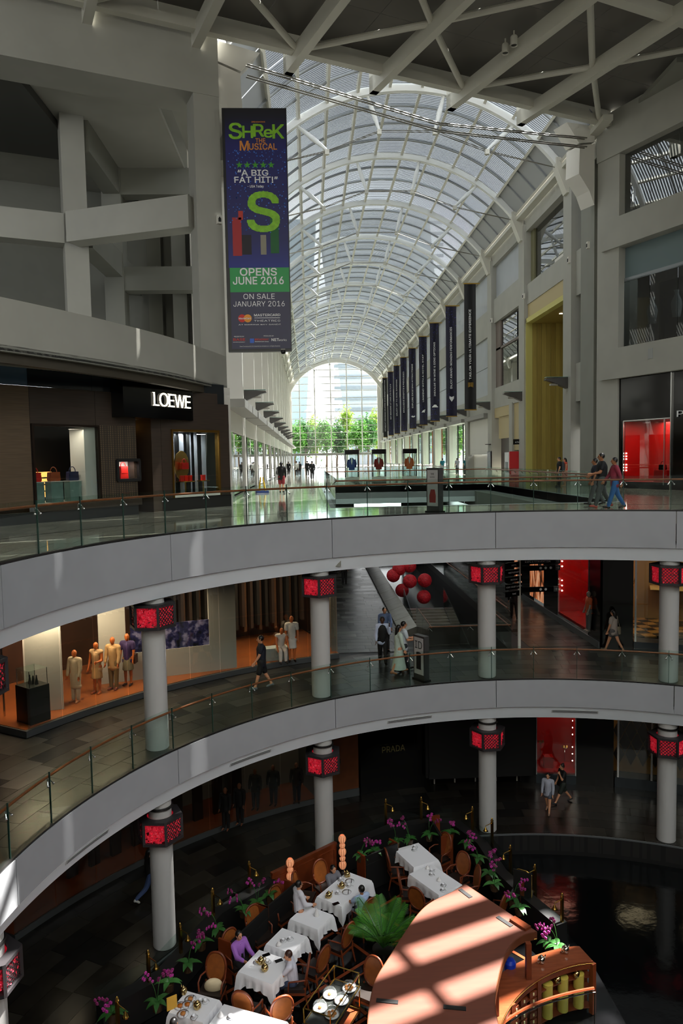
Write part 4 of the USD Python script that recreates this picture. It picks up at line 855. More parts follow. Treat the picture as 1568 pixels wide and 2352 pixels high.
# ---- glass display cases on the bridge
for px, lab, c in ((808, 'left', 'blue'), (870, 'middle', 'red'), (940, 'right', 'orange')):
    q = Yp(px, 1100, 58.0); o = (q[0], 58.0, 0)
    t = thing('display_case', f'black framed glass display case on the bridge, {lab} of three', 'display case', o)
    part(t, 'base', B().bx(-.52, .52, -.4, .4, 0, .18), white_m); fb = B()
    for x in (-.5, .5):
        for y in (-.38, .38): fb.box((x, y, 1.18), (.06, .06, 2.0))
    part(t, 'post_frame', fb, black); part(t, 'hood', B().bx(-.55, .55, -.42, .42, 1.95, 2.3), black)
    for x in (-.5, .5): part(t, 'side_pane', B().bx(x-.008, x+.008, -.35, .35, .18, 1.95), pane)
    part(t, 'front_pane', B().bx(-.47, .47, -.39, -.375, .18, 1.95), pane)
    m = mat('case_'+c, {'blue': '23408a', 'red': 'a3201c', 'orange': 'e0662c'}[c], .6)
    j = thing('jacket', f'{c} jacket on a stand in the {lab} display case', 'jacket', (q[0], 58, .18))
    part(j, 'jacket_body', B().prism([(-.22, .55), (.22, .55), (.24, .9), (.2, 1.35), (.08, 1.5), (-.08, 1.5), (-.2, 1.35), (-.24, .9)], -.13, .13, frame_T((0, 0, 0), (1, 0, 0), (0, 0, 1), (0, -1, 0))), m)
    for s in (-1, 1): part(j, 'sleeve', B().tube([(s*.22, 0, 1.36), (s*.31, 0, 1.05), (s*.3, -.05, .75)], [.09, .08, .06], 8), m, smooth=True)
    part(j, 'stand', B().lathe([(0, 0), (.2, 0), (.2, .02), (.02, .03), (.02, .55)], n=14), dark)
    part(j, 'collar', B().prism([(-.06, 1.2), (0, .95), (.06, 1.2), (.05, 1.5), (-.05, 1.5)], .131, .14, frame_T((0, 0, 0), (1, 0, 0), (0, 0, 1), (0, -1, 0))), wh)
# ---- freestanding sign totems
def totem(x, y, z, h, rz, lab, pic):
    t = thing('sign_totem', lab, 'sign', (x, y, z), rz)
    part(t, 'case', B().bx(-.24, .24, -.09, .09, .06, h), mat('totem_grey', '3b3a3a', .4)); part(t, 'foot', B().bx(-.27, .27, -.13, .13, 0, .06), blackm)
    part(t, 'poster', B().bx(-.2, .2, -.1, -.09, .2, h-.06), mat('poster_paper', 'b7b6b6', .4))
    if pic: part(t, 'picture', B().prism([(-.12, .3), (.12, .3), (.13, .5), (.09, .68), (-.06, .68), (-.12, .5)], .1, .104, frame_T((0, 0, 0), (1, 0, 0), (0, 0, 1), (0, -1, 0))), mat('picture_red', '8a2a28', .5))
    else: part(t, 'picture', B().bx(-.1, .1, -.104, -.1, .35, .85), mat('picture_dark', '1d1d20', .5))
    text(t, 'lettering', 'THE' if pic else 'ID', .05 if pic else .22, (0, -.101, h-.2 if pic else h-.38), (1, 0, 0), (0, 0, 1), mat('ink', '2a2a2c'), depth=.003)
    text(t, 'lettering', 'SHOPPES' if pic else 'GUIDE', .03, (0, -.101, h-.28 if pic else h-.5), (1, 0, 0), (0, 0, 1), mat('ink', '2a2a2c'), depth=.003)
totem(3.6, 21.35, 0, 1.3, -52, 'grey sign totem with a red bag poster on the upper level', True)
totem(3.14, 21.25, ZL, 1.34, -58, 'black sign totem with a pale poster on the middle level', False)
# ---- red pompom balls hung in the floor opening
r = random.Random(2)
pm = trimesh.creation.icosphere(subdivisions=4); vv = np.array(pm.vertices); nn = meshkit.noise(vv*9) if hasattr(meshkit, 'noise') else np.zeros(len(vv))
pv = vv*(.33*(1+.07*np.asarray(nn)[:, None]))
pp = None
for k, (px, py, lab) in enumerate(((975, 1333, 'large, nearest the right column'), (941, 1335, 'middle of the nearer row'), (973, 1371, 'lowest of all'), (916, 1307, 'upper left'), (940, 1300, 'uppermost'), (903, 1322, 'leftmost'), (923, 1356, 'lower left'))):
    q = Yp(px, py, 36.0-(.0 if k < 3 else -1.5))
    lab = 'red flower ball hanging in the floor opening, '+lab
    if pp is None:
        pp = thing('flower_ball', lab, 'ornament', q, 0, 'red flower balls over the opening')
        part(pp, 'ball', (pv, pm.faces), mat('pompom_red', 'c81e2c', .6, var=.4, scale=12), smooth=True); part(pp, 'string', B().tube([(0, 0, .3), (0, 0, 1.0)], .006, 4), dark)
    else: copy(pp, q, 40*k, lab)
# ---- the floor opening of the middle level
ob = struct('opening_parapet', 'brushed metal parapet band on the left of the floor opening', 'parapet')
for k in range(16): part(ob, 'metal_panel', B().hexa([(3.25, 27.0+2*k+.01, ZL), (3.85, 27+2*k+.01, ZL-.5), (3.85, 29+2*k-.01, ZL-.5), (3.25, 29+2*k-.01, ZL), (3.22, 27+2*k+.01, ZL+.05), (3.85, 27+2*k+.01, ZL+.28), (3.85, 29+2*k-.01, ZL+.28), (3.22, 29+2*k-.01, ZL+.05)]), steel)
straight_rail([(3.85, 27.2), (3.85, 24.2), (6.6, 24.2), (6.6, 27.2)], ZL, 'glass balustrade with brown rail round the near end of the opening')
straight_rail([(7.3, 27), (7.3, 58)], ZL, 'glass balustrade on the right of the floor opening', step=2)
part(ob, 'pit_wall', B().bx(3.7, 3.84, 24.3, 60, -9.2, ZL-.3).bx(7.31, 7.45, 24.3, 60, -9.2, ZL-.3).bx(3.8, 7.4, 24.2, 24.3, -9.2, ZL-.02).bx(3.8, 7.4, 60, 60.1, -9.2, ZL), blackm)
part(ob, 'mirror_floor', B().bx(3.85, 7.3, 29.5, 60, ZL-1.3, ZL-1.25), mat('mirror_dark', '6a6d6c', .12, .9))
esc = thing('escalator', 'pair of glass escalator sides sloping down into the opening', 'escalator', (0, 0, 0))
for x in (4.1, 5.9):
    part(esc, 'balustrade_glass', B().hexa([(x, 27, ZL-1.6), (x+.03, 27, ZL-1.6), (x+.03, 33, ZL-.2), (x, 33, ZL-.2), (x, 27, ZL-.75), (x+.03, 27, ZL-.75), (x+.03, 33, ZL+.65), (x, 33, ZL+.65)]), pane_rail)
for k in range(20): part(esc, 'step', B().bx(4.15, 5.9, 27+.3*k, 27.3+.3*k, ZL-1.75+.07*k, ZL-1.6+.07*k), steel)
# ---- direction signpost
sp = thing('signpost', 'slim pale signpost with black direction boards on the middle level', 'signpost', (6.92, 24.38, ZL))
part(sp, 'pole', B().lathe([(.055, 0), (.055, 3.2)], n=14), white_m, smooth=40)
for z, w, s, arrow in ((2.88, 1.22, 'EXPO & CONVENTION', 1), (2.66, 1.22, '', 1), (1.94, 1.16, '', 1)):
    part(sp, 'board', B().bx(.06, w, -.02, .02, z, z+.17), black); part(sp, 'arrow_tile', B().bx(w, w+.16, -.02, .02, z, z+.17), mat('tile_grey', '55585a', .4))
    text(sp, 'arrow', '→', .1, (w+.08, -.021, z+.04), (1, 0, 0), (0, 0, 1), wh, depth=.003)
    if s: text(sp, 'lettering', s, .06, (.62, -.021, z+.055), (1, 0, 0), (0, 0, 1), wh, depth=.003, width=.85)
    else:
        for i in range(3 if z > 2.5 else 2): part(sp, 'pictogram', B().prism([(.045*math.cos(g), .045*math.sin(g)) for g in np.linspace(0, 2*PI, 9)[:-1]], .021, .024, frame_T((.72+.17*i, 0, z+.085), (1, 0, 0), (0, 0, 1), (0, -1, 0))), wh)
for k, s in enumerate(('HOTEL', 'RESTAURANTS', 'MUSEUM', 'FOOD COURT & RINK', 'TAXI')):
    z = 2.8-.24*k; part(sp, 'board', B().box((-.38*.6, .38*.8-.45, z+.09), (.72, .04, .18), rz=28), black)
    c_, s_ = math.cos(math.radians(28)), math.sin(math.radians(28)); text(sp, 'lettering', s, .05, np.array([-.23, -.15, z+.06])+np.array([s_, -c_, 0])*.022, (c_, s_, 0), (0, 0, 1), wh, depth=.003)
# ---- bag shop on the right of the upper level
Pf = Face(C0+EU*0.0, EU)
P_ = lambda px, py=1050: Pf.tz(px, py)[0]
rs = struct('shopfront', 'black glass shopfront with a red window on the right of the upper level', 'shopfront')
a0, a1, a2, a3 = P_(1418), P_(1431), P_(1524), P_(1539)
bl_p = mat('black_panel', '0a0a0a', .1)
part(rs, 'black_panel', Pf.box(a0, a1, 0, 5.1, .1, -.05), bl_p); part(rs, 'black_panel', Pf.box(a1, a3, 3.12, 5.1, .1, -.05), bl_p); part(rs, 'black_panel', Pf.box(a3, 8, 0, 5.1, .1, -.05), bl_p); part(rs, 'black_panel', Pf.box(8.0, 24, 0, 5.1, .1, -.05), bl_p)
part(rs, 'base', Pf.box(a1, a3, 0, .3, .8, -.02), bl_p)
red_b = mat('red_lacquer', 'b01210', .35); 
part(rs, 'red_back', Pf.box(a1, a3, .3, 3.1, .05, -1.3), red_b); part(rs, 'red_side', Pf.box(a1, a1+.05, .3, 3.1, 1.3, -.05), red_b); part(rs, 'red_side', Pf.box(a3-.05, a3, .3, 3.1, 1.3, -.05), red_b); part(rs, 'red_floor', Pf.box(a1, a3, .28, .32, 1.3, -.05), red_b); part(rs, 'red_ceiling', Pf.box(a1, a3, 3.08, 3.12, 1.3, -.05), blackm)
part(rs, 'window_frame', Pf.box(a1-.03, a1+.02, .2, 3.12, .1, .02).mesh(Pf.box(a3-.02, a3+.03, 0, 5.1, .1, .02)).mesh(Pf.box(a1, a3, 3.09, 3.14, .1, .02)).mesh(Pf.box(a2-.01, a2+.02, .2, 3.12, .1, .02)), chrome)
part(rs, 'window_pane', Pf.box(a1, a3, .3, 3.1, .012, .0), pane_shop)
blb = mat('bulb_glow', 'fff0d8', emit=14)
for k, py in enumerate((1041.5, 1048, 1054.5, 1067.5, 1074, 1080.5)): part(rs, 'bulb', B().sph(Pf.pt(*Pf.tz(1434.5, py), -.1), .035, 1), blb)
rect_light(rs, Pf.pt((a1+a3)/2, 3.0, -.7), Pf.pt((a1+a3)/2, 0, -.8), 1.5, .8, 5, (1, .75, .65))
Pf.text(rs, 'sign_letter', 'PRADA', .26, P_(1553)+1.1, Pf.tz(1560, 957)[1], wh, .0, width=2.2, depth=.02)
handbag(Pf.pt(P_(1503), .85, -.5), 'dark handbag on a red block in the upper right shop window', black, .34, .24, .14, -67)
part(rs, 'red_block', Pf.box(P_(1490), P_(1520), .3, .84, .4, -.3), red_b)
# ---- things on the right walkway of the upper level
vm = thing('vending_machine', 'white and red vending machine beside the pale pillar', 'machine', (XR-.2, YK[1]+1.6, 0), 90)
part(vm, 'body', B().bx(-.55, .55, -.05, .6, 0, 1.85), wh); part(vm, 'red_side', B().bx(-.75, -.56, -.08, .6, 0, 1.9), mat('machine_red', 'c8262a', .4)); part(vm, 'window', B().bx(-.3, .3, .6, .62, .5, 1.2), mat('slot_grey', '6b7075', .3))
text(vm, 'lettering', 'coke', .2, (-.65, .601, .5), (0, 0, 1), (1, 0, 0), wh, depth=.003)
sg_ = thing('restroom_sign', 'small black hanging sign beside the yellow niche', 'sign', (XR-.3, YK[1]+.55, 2.35)); part(sg_, 'board', B().bx(-.35, .2, -.03, .03, 0, .35), black); text(sg_, 'lettering', 'ATM', .1, (-.08, -.031, .1), (1, 0, 0), (0, 0, 1), wh, depth=.003)
ad = thing('wall_screen', 'black wall screen below a round maroon sign', 'screen', (XR-.28, YK[2]-.1, .6)); part(ad, 'case', B().bx(-.05, 0, -.55, .55, 0, 1.4), black); part(ad, 'display', B().bx(-.06, -.05, -.45, .45, .1, 1.3), mat('screen_dark', '1a1c30', .2)); part(ad, 'round_sign', B().lathe([(0, 0), (.3, 0), (.3, .05), (0, .05)], (-.05, .05, 1.9), 20), mat('maroon', '2a0f0c'))
cs = thing('caution_sign', 'yellow folding caution sign on a blue tray by the left shopfronts', 'sign', Zp(602, 1132), 15)
for s in (-1, 1): part(cs, 'sign_leg', B().beam((-.16, s*.16, .02), (-.06, 0, .78), .05, .02).beam((.16, s*.16, .02), (.06, 0, .78), .05, .02).beam((-.12, s*.1, .3), (.12, s*.1, .3), .04, .02), mat('sign_yellow', 'd9b02a', .5))
part(cs, 'tray', B().bx(-.3, .3, -.2, .2, 0, .1), mat('tray_blue', '2a3f8a', .5))
# ================================================================ shops of the lower levels, people
# ---- people: one continuous body, clothes as shells over it
SK = {'light': mat('skin_light', 'c98f6c', .5), 'tan': mat('skin_tan', '9c6746', .5), 'dark': mat('skin_dark', '4a2d20', .5)}
hair_b = mat('hair_black', '100d0c', .4); hair_r = mat('hair_brown', '3a2018', .4); eye_m = mat('eye_dark', '1a1210', .3)
def cap_(a, b, ra, rb, n=12):
    S = []
    for p, r in ((a, ra), (b, rb)): S.append(m3.Manifold.sphere(float(r), n).translate([float(x) for x in p]))
    return m3.Manifold.batch_hull(S)
def blend(parts, edge, it=6):
    m = parts[0]
    for p in parts[1:]: m = m+p
    m = m.refine_to_length(edge); v, f = arr(m); t = trimesh.Trimesh(v, f, process=False)
    trimesh.smoothing.filter_taubin(t, iterations=it); return np.asarray(t.vertices), np.asarray(t.faces)
def vec(*a): return np.array(a, float)
def person(label, loc, rz, h=1.52, pose='stand', step=22, knee=(0, 0), arms=((8, 8, 12), (8, 8, 12)), skin='light', top=None, top_len=.47, sleeve='short', bottom=None, leg='long', shoes=None, hair=(hair_b, 'short'), extra=None, lean=0.0, cat='person', name='person', plain=False, wide=1.0, headturn=0.0, group=None, seat=.30, socks=True, nod=0):
    """h: height; faces +y before rz. arms: (forward, outward, elbow) degrees for left and right. legs swing by step."""
    t = thing(name, label, cat, loc, rz, group)
    D = math.radians; J = {}
    hip = .52*h if pose != 'sit' else seat*h
    ln = lambda z: vec(0, math.sin(D(lean))*(z), math.cos(D(lean))*z)
    base = vec(0, 0, hip)
    up = lambda z: base+ln((z-.52)*h)
    J['pel'], J['chest'], J['neck'], J['head'] = up(.535), up(.75), up(.845), up(.925)+vec(0, .012*h, 0)
    w = .5*wide
    for s, n_ in ((-1, 'L'), (1, 'R')):
        J['hip'+n_] = base+vec(s*.05*h*wide, 0, -.005*h)
        a = D(step)*(1 if n_ == 'L' else -1) if pose == 'walk' else (D(82) if pose == 'sit' else D(2))
        kb = D(knee[0 if n_ == 'L' else 1]) if pose != 'sit' else D(84)
        kd = vec(s*.012 if pose != 'sit' else s*.03, math.sin(a), -math.cos(a)); kd /= np.linalg.norm(kd)
        J['kn'+n_] = J['hip'+n_]+kd*.245*h
        b = a-kb-(D(14) if pose == 'walk' and n_ == 'R' else 0)
        J['an'+n_] = J['kn'+n_]+vec(0, math.sin(b), -math.cos(b))*.235*h
        J['toe'+n_] = J['an'+n_]+vec(s*.012*h, math.cos(b)*.085*h, math.sin(b)*.06*h-.022*h)
        J['sh'+n_] = up(.812)+vec(s*.105*h*wide, 0, 0)
        f_, o_, e_ = [D(x) for x in arms[0 if n_ == 'L' else 1]]
        ud = vec(s*math.sin(o_), math.sin(f_)*math.cos(o_), -math.cos(f_)*math.cos(o_))
        J['el'+n_] = J['sh'+n_]+ud*.172*h
        fd = vec(s*math.sin(o_)*.3-s*.25*math.sin(e_), math.sin(f_+e_), -math.cos(f_+e_)); fd /= np.linalg.norm(fd)
        J['wr'+n_] = J['el'+n_]+fd*.145*h; J['fd'+n_] = fd
    low = min(J['an'+n_][2] for n_ in 'LR')-.04*h
    if pose != 'sit':
        for k in J:
            if not k.startswith('fd'): J[k] = J[k]-vec(0, 0, low)
    c = lambda a, b, ra, rb: cap_(J[a], J[b], ra*h, rb*h)
    body = [c('pel', 'chest', .072*wide, .078*wide), cap_(J['chest'], J['neck']-vec(0, 0, .02*h), .072*h, .03*h), c('neck', 'head', .028, .03), cap_(J['shL'], J['shR'], .036*h, .036*h), c('hipL', 'hipR', .058*wide, .058*wide), c('chest', 'shL', .06, .034), c('chest', 'shR', .06, .034)]
    hd = J['head']; cr = math.cos(D(headturn)); sr = math.sin(D(headturn)); fw = vec(-sr, cr, -math.sin(D(nod)))
    rt = vec(cr, sr, 0)
    body += [m3.Manifold.sphere(1.0, 20).scale([.046*h, .056*h, .066*h]).translate((hd+vec(0, 0, .005*h)).tolist()), cap_(hd+fw*.02*h+vec(0, 0, -.045*h), hd+fw*.025*h+vec(0, 0, -.03*h), .024*h, .03*h)]
    if not plain:
        body += [cap_(hd+fw*.05*h+vec(0, 0, .008*h), hd+fw*.063*h+vec(0, 0, -.010*h), .006*h, .010*h)]
        for s in (-1, 1): body.append(cap_(hd+rt*s*.047*h+vec(0, 0, .012*h), hd+rt*s*.048*h-vec(0, 0, .008*h), .009*h, .007*h, 8))
    for n_, s in (('L', -1), ('R', 1)):
        body += [c('hip'+n_, 'kn'+n_, .054*wide, .034), c('kn'+n_, 'an'+n_, .034, .020), c('an'+n_, 'toe'+n_, .021, .014), cap_(J['an'+n_], J['an'+n_]-vec(0, .02*h, .018*h), .02*h, .017*h), c('sh'+n_, 'el'+n_, .034, .025), c('el'+n_, 'wr'+n_, .026, .016)]
        fd = J['fd'+n_]; wr = J['wr'+n_]; pn = np.cross(fd, vec(1, 0, 0)); pn /= np.linalg.norm(pn)+1e-9; sd = np.cross(fd, pn)
        sd, pn = pn, sd     # fingers fan across the hand's width, fore and aft
        palm = wr+fd*.045*h
        body.append(m3.Manifold.batch_hull([m3.Manifold.sphere(.011*h, 8).translate((wr+fd*x*h+sd*y*h).tolist()) for x, y in ((.008, -.01), (.008, .01), (.05, -.019), (.05, .019))]))
        for i, (y, L) in enumerate(((-.018, .030), (-.006, .038), (.006, .036), (.018, .027))):
            k0 = wr+fd*.05*h+sd*y*h; k1 = k0+(fd*.94-pn*.3*s)*L*.55*h; k2 = k1+(fd*.75-pn*.66*s)*L*.5*h
            body += [cap_(k0, k1, .0068*h, .006*h, 6), cap_(k1, k2, .006*h, .005*h, 6)]
        body.append(cap_(wr+fd*.018*h+sd*.015*h, wr+fd*.05*h+sd*.036*h-pn*.008*h*s, .008*h, .0062*h, 6))
    sm = SK[skin] if skin in SK else skin
    part(t, 'body', blend(body, .035*h, 3), sm, smooth=True)
    g = .010
    if top:
        lo_z = J['pel']+(J['pel']-J['chest'])*((.535-top_len)/.215)
        cl = [cap_(lo_z, J['chest'], (.07*wide+g)*h, (.082*wide+g)*h), cap_(J['chest'], J['neck']-vec(0, 0, .03*h), (.074+g)*h, (.034+g)*h), cap_(J['shL'], J['shR'], (.037+g)*h, (.037+g)*h), cap_(J['chest'], J['shL'], (.062+g)*h, (.036+g)*h), cap_(J['chest'], J['shR'], (.062+g)*h, (.036+g)*h), cap_(lo_z+vec(-.045*h*wide, 0, 0), lo_z+vec(.045*h*wide, 0, 0), (.062*wide+g)*h, (.062*wide+g)*h)]
        for n_ in 'LR':
            if sleeve == 'short': cl.append(cap_(J['sh'+n_], J['sh'+n_]*.35+J['el'+n_]*.65, (.035+g)*h, (.031+g)*h))
            elif sleeve == 'long': cl += [cap_(J['sh'+n_], J['el'+n_], (.035+g)*h, (.028+g)*h), cap_(J['el'+n_], J['el'+n_]*.08+J['wr'+n_]*.92, (.028+g)*h, (.019+g)*h)]
        part(t, 'shirt', blend(cl, .04*h, 3), top, smooth=True)
    if bottom:
        if leg in ('skirt', 'gown'):
            z1 = {'skirt': .30, 'gown': .10}[leg]
            k = J['pel']-vec(0, 0, (.535-z1)*h) if pose != 'sit' else None
            if k is not None:
                mid = (J['knL']+J['knR'])/2; k[1] = mid[1]*.6
                cl = [m3.Manifold.batch_hull([m3.Manifold.sphere(.07*h*wide, 12).translate((J['pel']+vec(s*.02*h, 0, 0)).tolist()) for s in (-1, 1)]+[m3.Manifold.cylinder(.01*h, (.105 if leg == 'skirt' else .15)*h, -1, 18).translate(k.tolist())])]
                part(t, 'skirt', blend(cl, .04*h, 2), bottom, smooth=True)
        else:
            cl = [cap_(J['hipL'], J['hipR'], (.06*wide+g)*h, (.06*wide+g)*h), cap_(J['pel'], J['pel']-vec(0, 0, .01*h), (.07*wide+g)*h, (.066*wide+g)*h)]
            for n_ in 'LR':
                if leg == 'short': cl.append(cap_(J['hip'+n_], J['hip'+n_]*.15+J['kn'+n_]*.85, (.056*wide+g)*h, (.046+g)*h))
                elif leg == 'mini': cl.append(cap_(J['hip'+n_], J['hip'+n_]*.55+J['kn'+n_]*.45, (.056*wide+g)*h, (.05+g)*h))
                else: cl += [cap_(J['hip'+n_], J['kn'+n_], (.055*wide+g)*h, (.037+g)*h), cap_(J['kn'+n_], J['kn'+n_]*.06+J['an'+n_]*.94, (.037+g)*h, (.026+g)*h)]
            part(t, 'trousers', blend(cl, .04*h, 3), bottom, smooth=True)
    if shoes:
        for n_ in 'LR': part(t, 'shoe', blend([cap_(J['an'+n_]-vec(0, .012*h, .008*h), J['toe'+n_]+vec(0, .012*h, .004*h), .026*h, .019*h), cap_(J['an'+n_]-vec(0, .02*h, .018*h), J['an'+n_]-vec(0, 0, .015*h), .024*h, .024*h)], .03*h, 2), shoes, smooth=True)
    if hair:
        hm, st = hair; q = hd+vec(0, 0, .018*h)-fw*.010*h
        hb = [m3.Manifold.sphere(1.0, 18).scale([.051*h, .056*h, .060*h]).translate(q.tolist())]
        cut = m3.Manifold.cube([.3*h, .3*h, .3*h], True).translate((hd+fw*(.15+.030)*h+vec(0, 0, -.125*h)).tolist())
        hb = [hb[0]-cut]
        if st == 'long': hb.append(cap_(hd-fw*.035*h, hd-fw*.055*h-vec(0, 0, .17*h), .045*h, .035*h))
        if st == 'bob': hb += [cap_(hd-fw*.025*h, hd-fw*.03*h-vec(0, 0, .06*h), .05*h, .042*h)]
        if st == 'bun': hb.append(m3.Manifold.sphere(.026*h, 10).translate((hd-fw*.03*h+vec(0, 0, .07*h)).tolist()))
        part(t, 'hair', blend(hb, .03*h, 2), hm, smooth=True)
    if not plain: part(t, 'eyes', B().sph(hd+fw*.052*h+rt*.018*h+vec(0, 0, .010*h), .006*h, 1).sph(hd+fw*.052*h-rt*.018*h+vec(0, 0, .010*h), .006*h, 1), eye_m, kind='stuff')
    if extra: extra(t, J, h)
    return t
def C(name, c, r=.75): return mat('cloth_'+name, c, r, var=.08, scale=6)
def bag_on(side, m, z=.42, w=.1, nm='shoulder_bag'):
    def f(t, J, h):
        s = -1 if side == 'L' else 1; o = J['hip'+side]+vec(s*.085*h, -.02*h, -.01*h)
        part(t, nm, B().box(o, (.05*h, .15*h, .17*h)).tube([o+vec(0, .06*h, .08*h), J['sh'+side]+vec(0, .02*h, .035*h), J['sh'+side]-vec(0, .03*h, -.035*h), o+vec(0, -.06*h, .08*h)], .006*h, 5), m)
    return f
def pack(m):
    def f(t, J, h): part(t, 'backpack', blend([cap_(J['chest']-vec(0, .11*h, -.03*h), J['pel']-vec(0, .12*h, -.05*h), .065*h, .075*h)], .04*h, 2), m, smooth=True)
    return f
def phone(n_): 
    def f(t, J, h): q = J['wr'+n_]+J['fd'+n_]*.08*h; part(t, 'phone', B().box(q, (.045*h, .012*h, .085*h)), black)
    return f
def walk_at(px, py, z): return Zp(px, py, z)
def facing(p, q): d = np.array(q[:2])-np.array(p[:2]); return math.degrees(math.atan2(d[1], d[0]))-90
# upper level
person('woman seen from behind in a black cardigan and red patterned skirt on the left walkway', Zp(647, 1132), 0, 1.52, 'walk', 10, skin='light', top=C('black', '0c0c0d'), sleeve='long', bottom=C('redprint', '8a2a30'), leg='short', shoes=black, hair=(hair_b, 'long'), extra=bag_on('L', C('whitebag', 'c9c9c6')))
for px, py, lab, tp, h in ((717, 1101, 'person in dark suit walking away, rightmost of the far group on the left walkway', '14161c', 1.5), (706, 1093, 'person in black walking away far along the walkway, just left of the rightmost one', '101114', 1.5), (681, 1093, 'person in a white shirt walking far along the walkway', 'd6d6d2', 1.5), (688, 1092, 'person in black beside the white-shirted person far along the walkway', '121214', 1.45), (663, 1091, 'person in a black top nearest the left shopfronts, far along the walkway', '0f1012', 1.45)):
    person(lab, Zp(px, py), 0, h, 'walk', 14, top=C('t'+tp, tp), sleeve='long', bottom=C('black', '0c0c0d'), shoes=black, plain=True)
person('man in a black polo shirt and grey trousers walking behind the glass rail at right', Zp(1381, 1166), 82, 1.66, 'walk', 15, top=C('polo', '111418'), bottom=C('greytrs', '4b4e4e'), shoes=C('redshoe', 'a8483c'), skin='tan', wide=1.15, arms=((20, 8, 60), (15, 8, 50)))
person('man in a maroon shirt and blue jeans walking at right', Zp(1411, 1168), 84, 1.53, 'walk', 17, top=C('maroon', '8a2a3e'), sleeve='long', bottom=C('jeans', '2a5f9c'), shoes=black, skin='tan', arms=((-20, 8, 14), (22, 8, 20)))
person('person in a dark navy top partly hidden behind the man in black polo', Zp(1366, 1160), 80, 1.5, 'walk', 16, top=C('navy', '161b2a'), bottom=C('greytrs', '4b4e4e'), shoes=black, skin='tan')
person('man in a black shirt with a grey backpack before the yellow alcove', Xp(1284, 1106, XR-1.6)*[1, 1, 0], 88, 1.5, 'stand', top=C('black', '0c0c0d'), bottom=C('black', '0c0c0d'), shoes=black, extra=pack(C('greypack', '3a4046')))
person('woman in a coral red top at the right edge of the yellow alcove', Xp(1297, 1106, XR-1.2)*[1, 1, 0], 95, 1.45, 'stand', top=C('coral', 'd2472e'), sleeve=None, bottom=C('pinkskirt', 'c86a6a'), leg='skirt', hair=(hair_b, 'long'))
for px, lab, c in ((1016, 'person in a turquoise shirt beyond the bridge, left of three', '2a8a9c'), (1050, 'person in a white shirt beyond the bridge, middle of three', 'c6c9d2'), (1069, 'person in a teal shirt beyond the bridge, right of three', '1f6f74')):
    q = Yp(px, 1095, 66); person(lab, (q[0], 66, 0), 20, 1.5, 'stand', top=C('t'+c, c), bottom=C('greytrs', '4b4e4e'), plain=True)
# middle level
person('young man in navy polo and black shorts carrying a dark bag along the middle level', Zp(602, 1581, ZL), 100, 1.56, 'walk', 16, top=C('navypolo', '0d1222'), bottom=C('black', '0c0c0d'), leg='short', shoes=C('greyshoe', '6a6f70'), extra=bag_on('R', blackm), arms=((18, 8, 18), (-8, 8, 10)))
person('waiter in black waistcoat and white shirt holding a phone to his ear', Zp(879, 1524, ZL), 178, 1.52, 'walk', 12, top=C('whiteshirt', 'b9c4de'), sleeve='long', bottom=C('black', '0c0c0d'), shoes=black, skin='dark', arms=((20, 14, 150), (4, 10, 10)),
       extra=lambda t, J, h: part(t, 'waistcoat', blend([cap_(J['pel']-vec(0, 0, .03*h), J['chest'], .088*h, .1*h), cap_(J['chest'], up_ := J['neck']-vec(0, .01*h, .05*h), .098*h, .06*h)], .04*h, 2), C('black', '0c0c0d'), smooth=True))
person('man in a pale blue shirt with a dark shoulder bag behind the waiter', Zp(884, 1494, ZL), 184, 1.5, 'walk', 12, top=C('blueshirt', '6f86b4'), sleeve='long', bottom=C('black', '0c0c0d'), shoes=black, extra=bag_on('L', C('bagdark', '1b1c16')), arms=((10, 10, 40), (10, 8, 20)))
person('woman in a long white coat and dark skirt walking past the totem', Zp(916, 1546, ZL), -75, 1.5, 'walk', 14, top=C('whitecoat', 'b9c8bc'), sleeve='long', bottom=C('whitecoat', 'b9c8bc'), leg='gown', shoes=C('nude', '9c6746'), hair=(hair_b, 'long'))
person('man in a white T-shirt walking beside the woman in the white coat', Zp(927, 1541, ZL), -78, 1.56, 'walk', 14, top=C('whitetee', 'c2cad2'), bottom=C('charcoal', '1d2126'), shoes=black, arms=((15, 8, 70), (15, 8, 70)))
person('woman in white top and shorts with a large pale shoulder bag by the black corner', Zp(1408, 1497, ZL), 40, 1.44, 'walk', 20, top=C('whitetop', 'a89c94'), bottom=C('greyshort', '5d5a5a'), leg='mini', shoes=C('sandal', '7a6a5a'), hair=(hair_b, 'long'), extra=bag_on('R', C('beigebag', '8f8674')))
person('person in black walking away beyond the signpost', Zp(1180, 1420, ZL), 0, 1.45, 'walk', 8, top=C('black', '0c0c0d'), sleeve='long', bottom=C('black', '0c0c0d'), shoes=black, plain=True)
person('person in a dark coat at the left end of the gallery opening', Zp(791, 1342, ZL), 10, 1.5, 'stand', top=C('black', '0c0c0d'), sleeve='long', bottom=C('black', '0c0c0d'), shoes=black, plain=True)
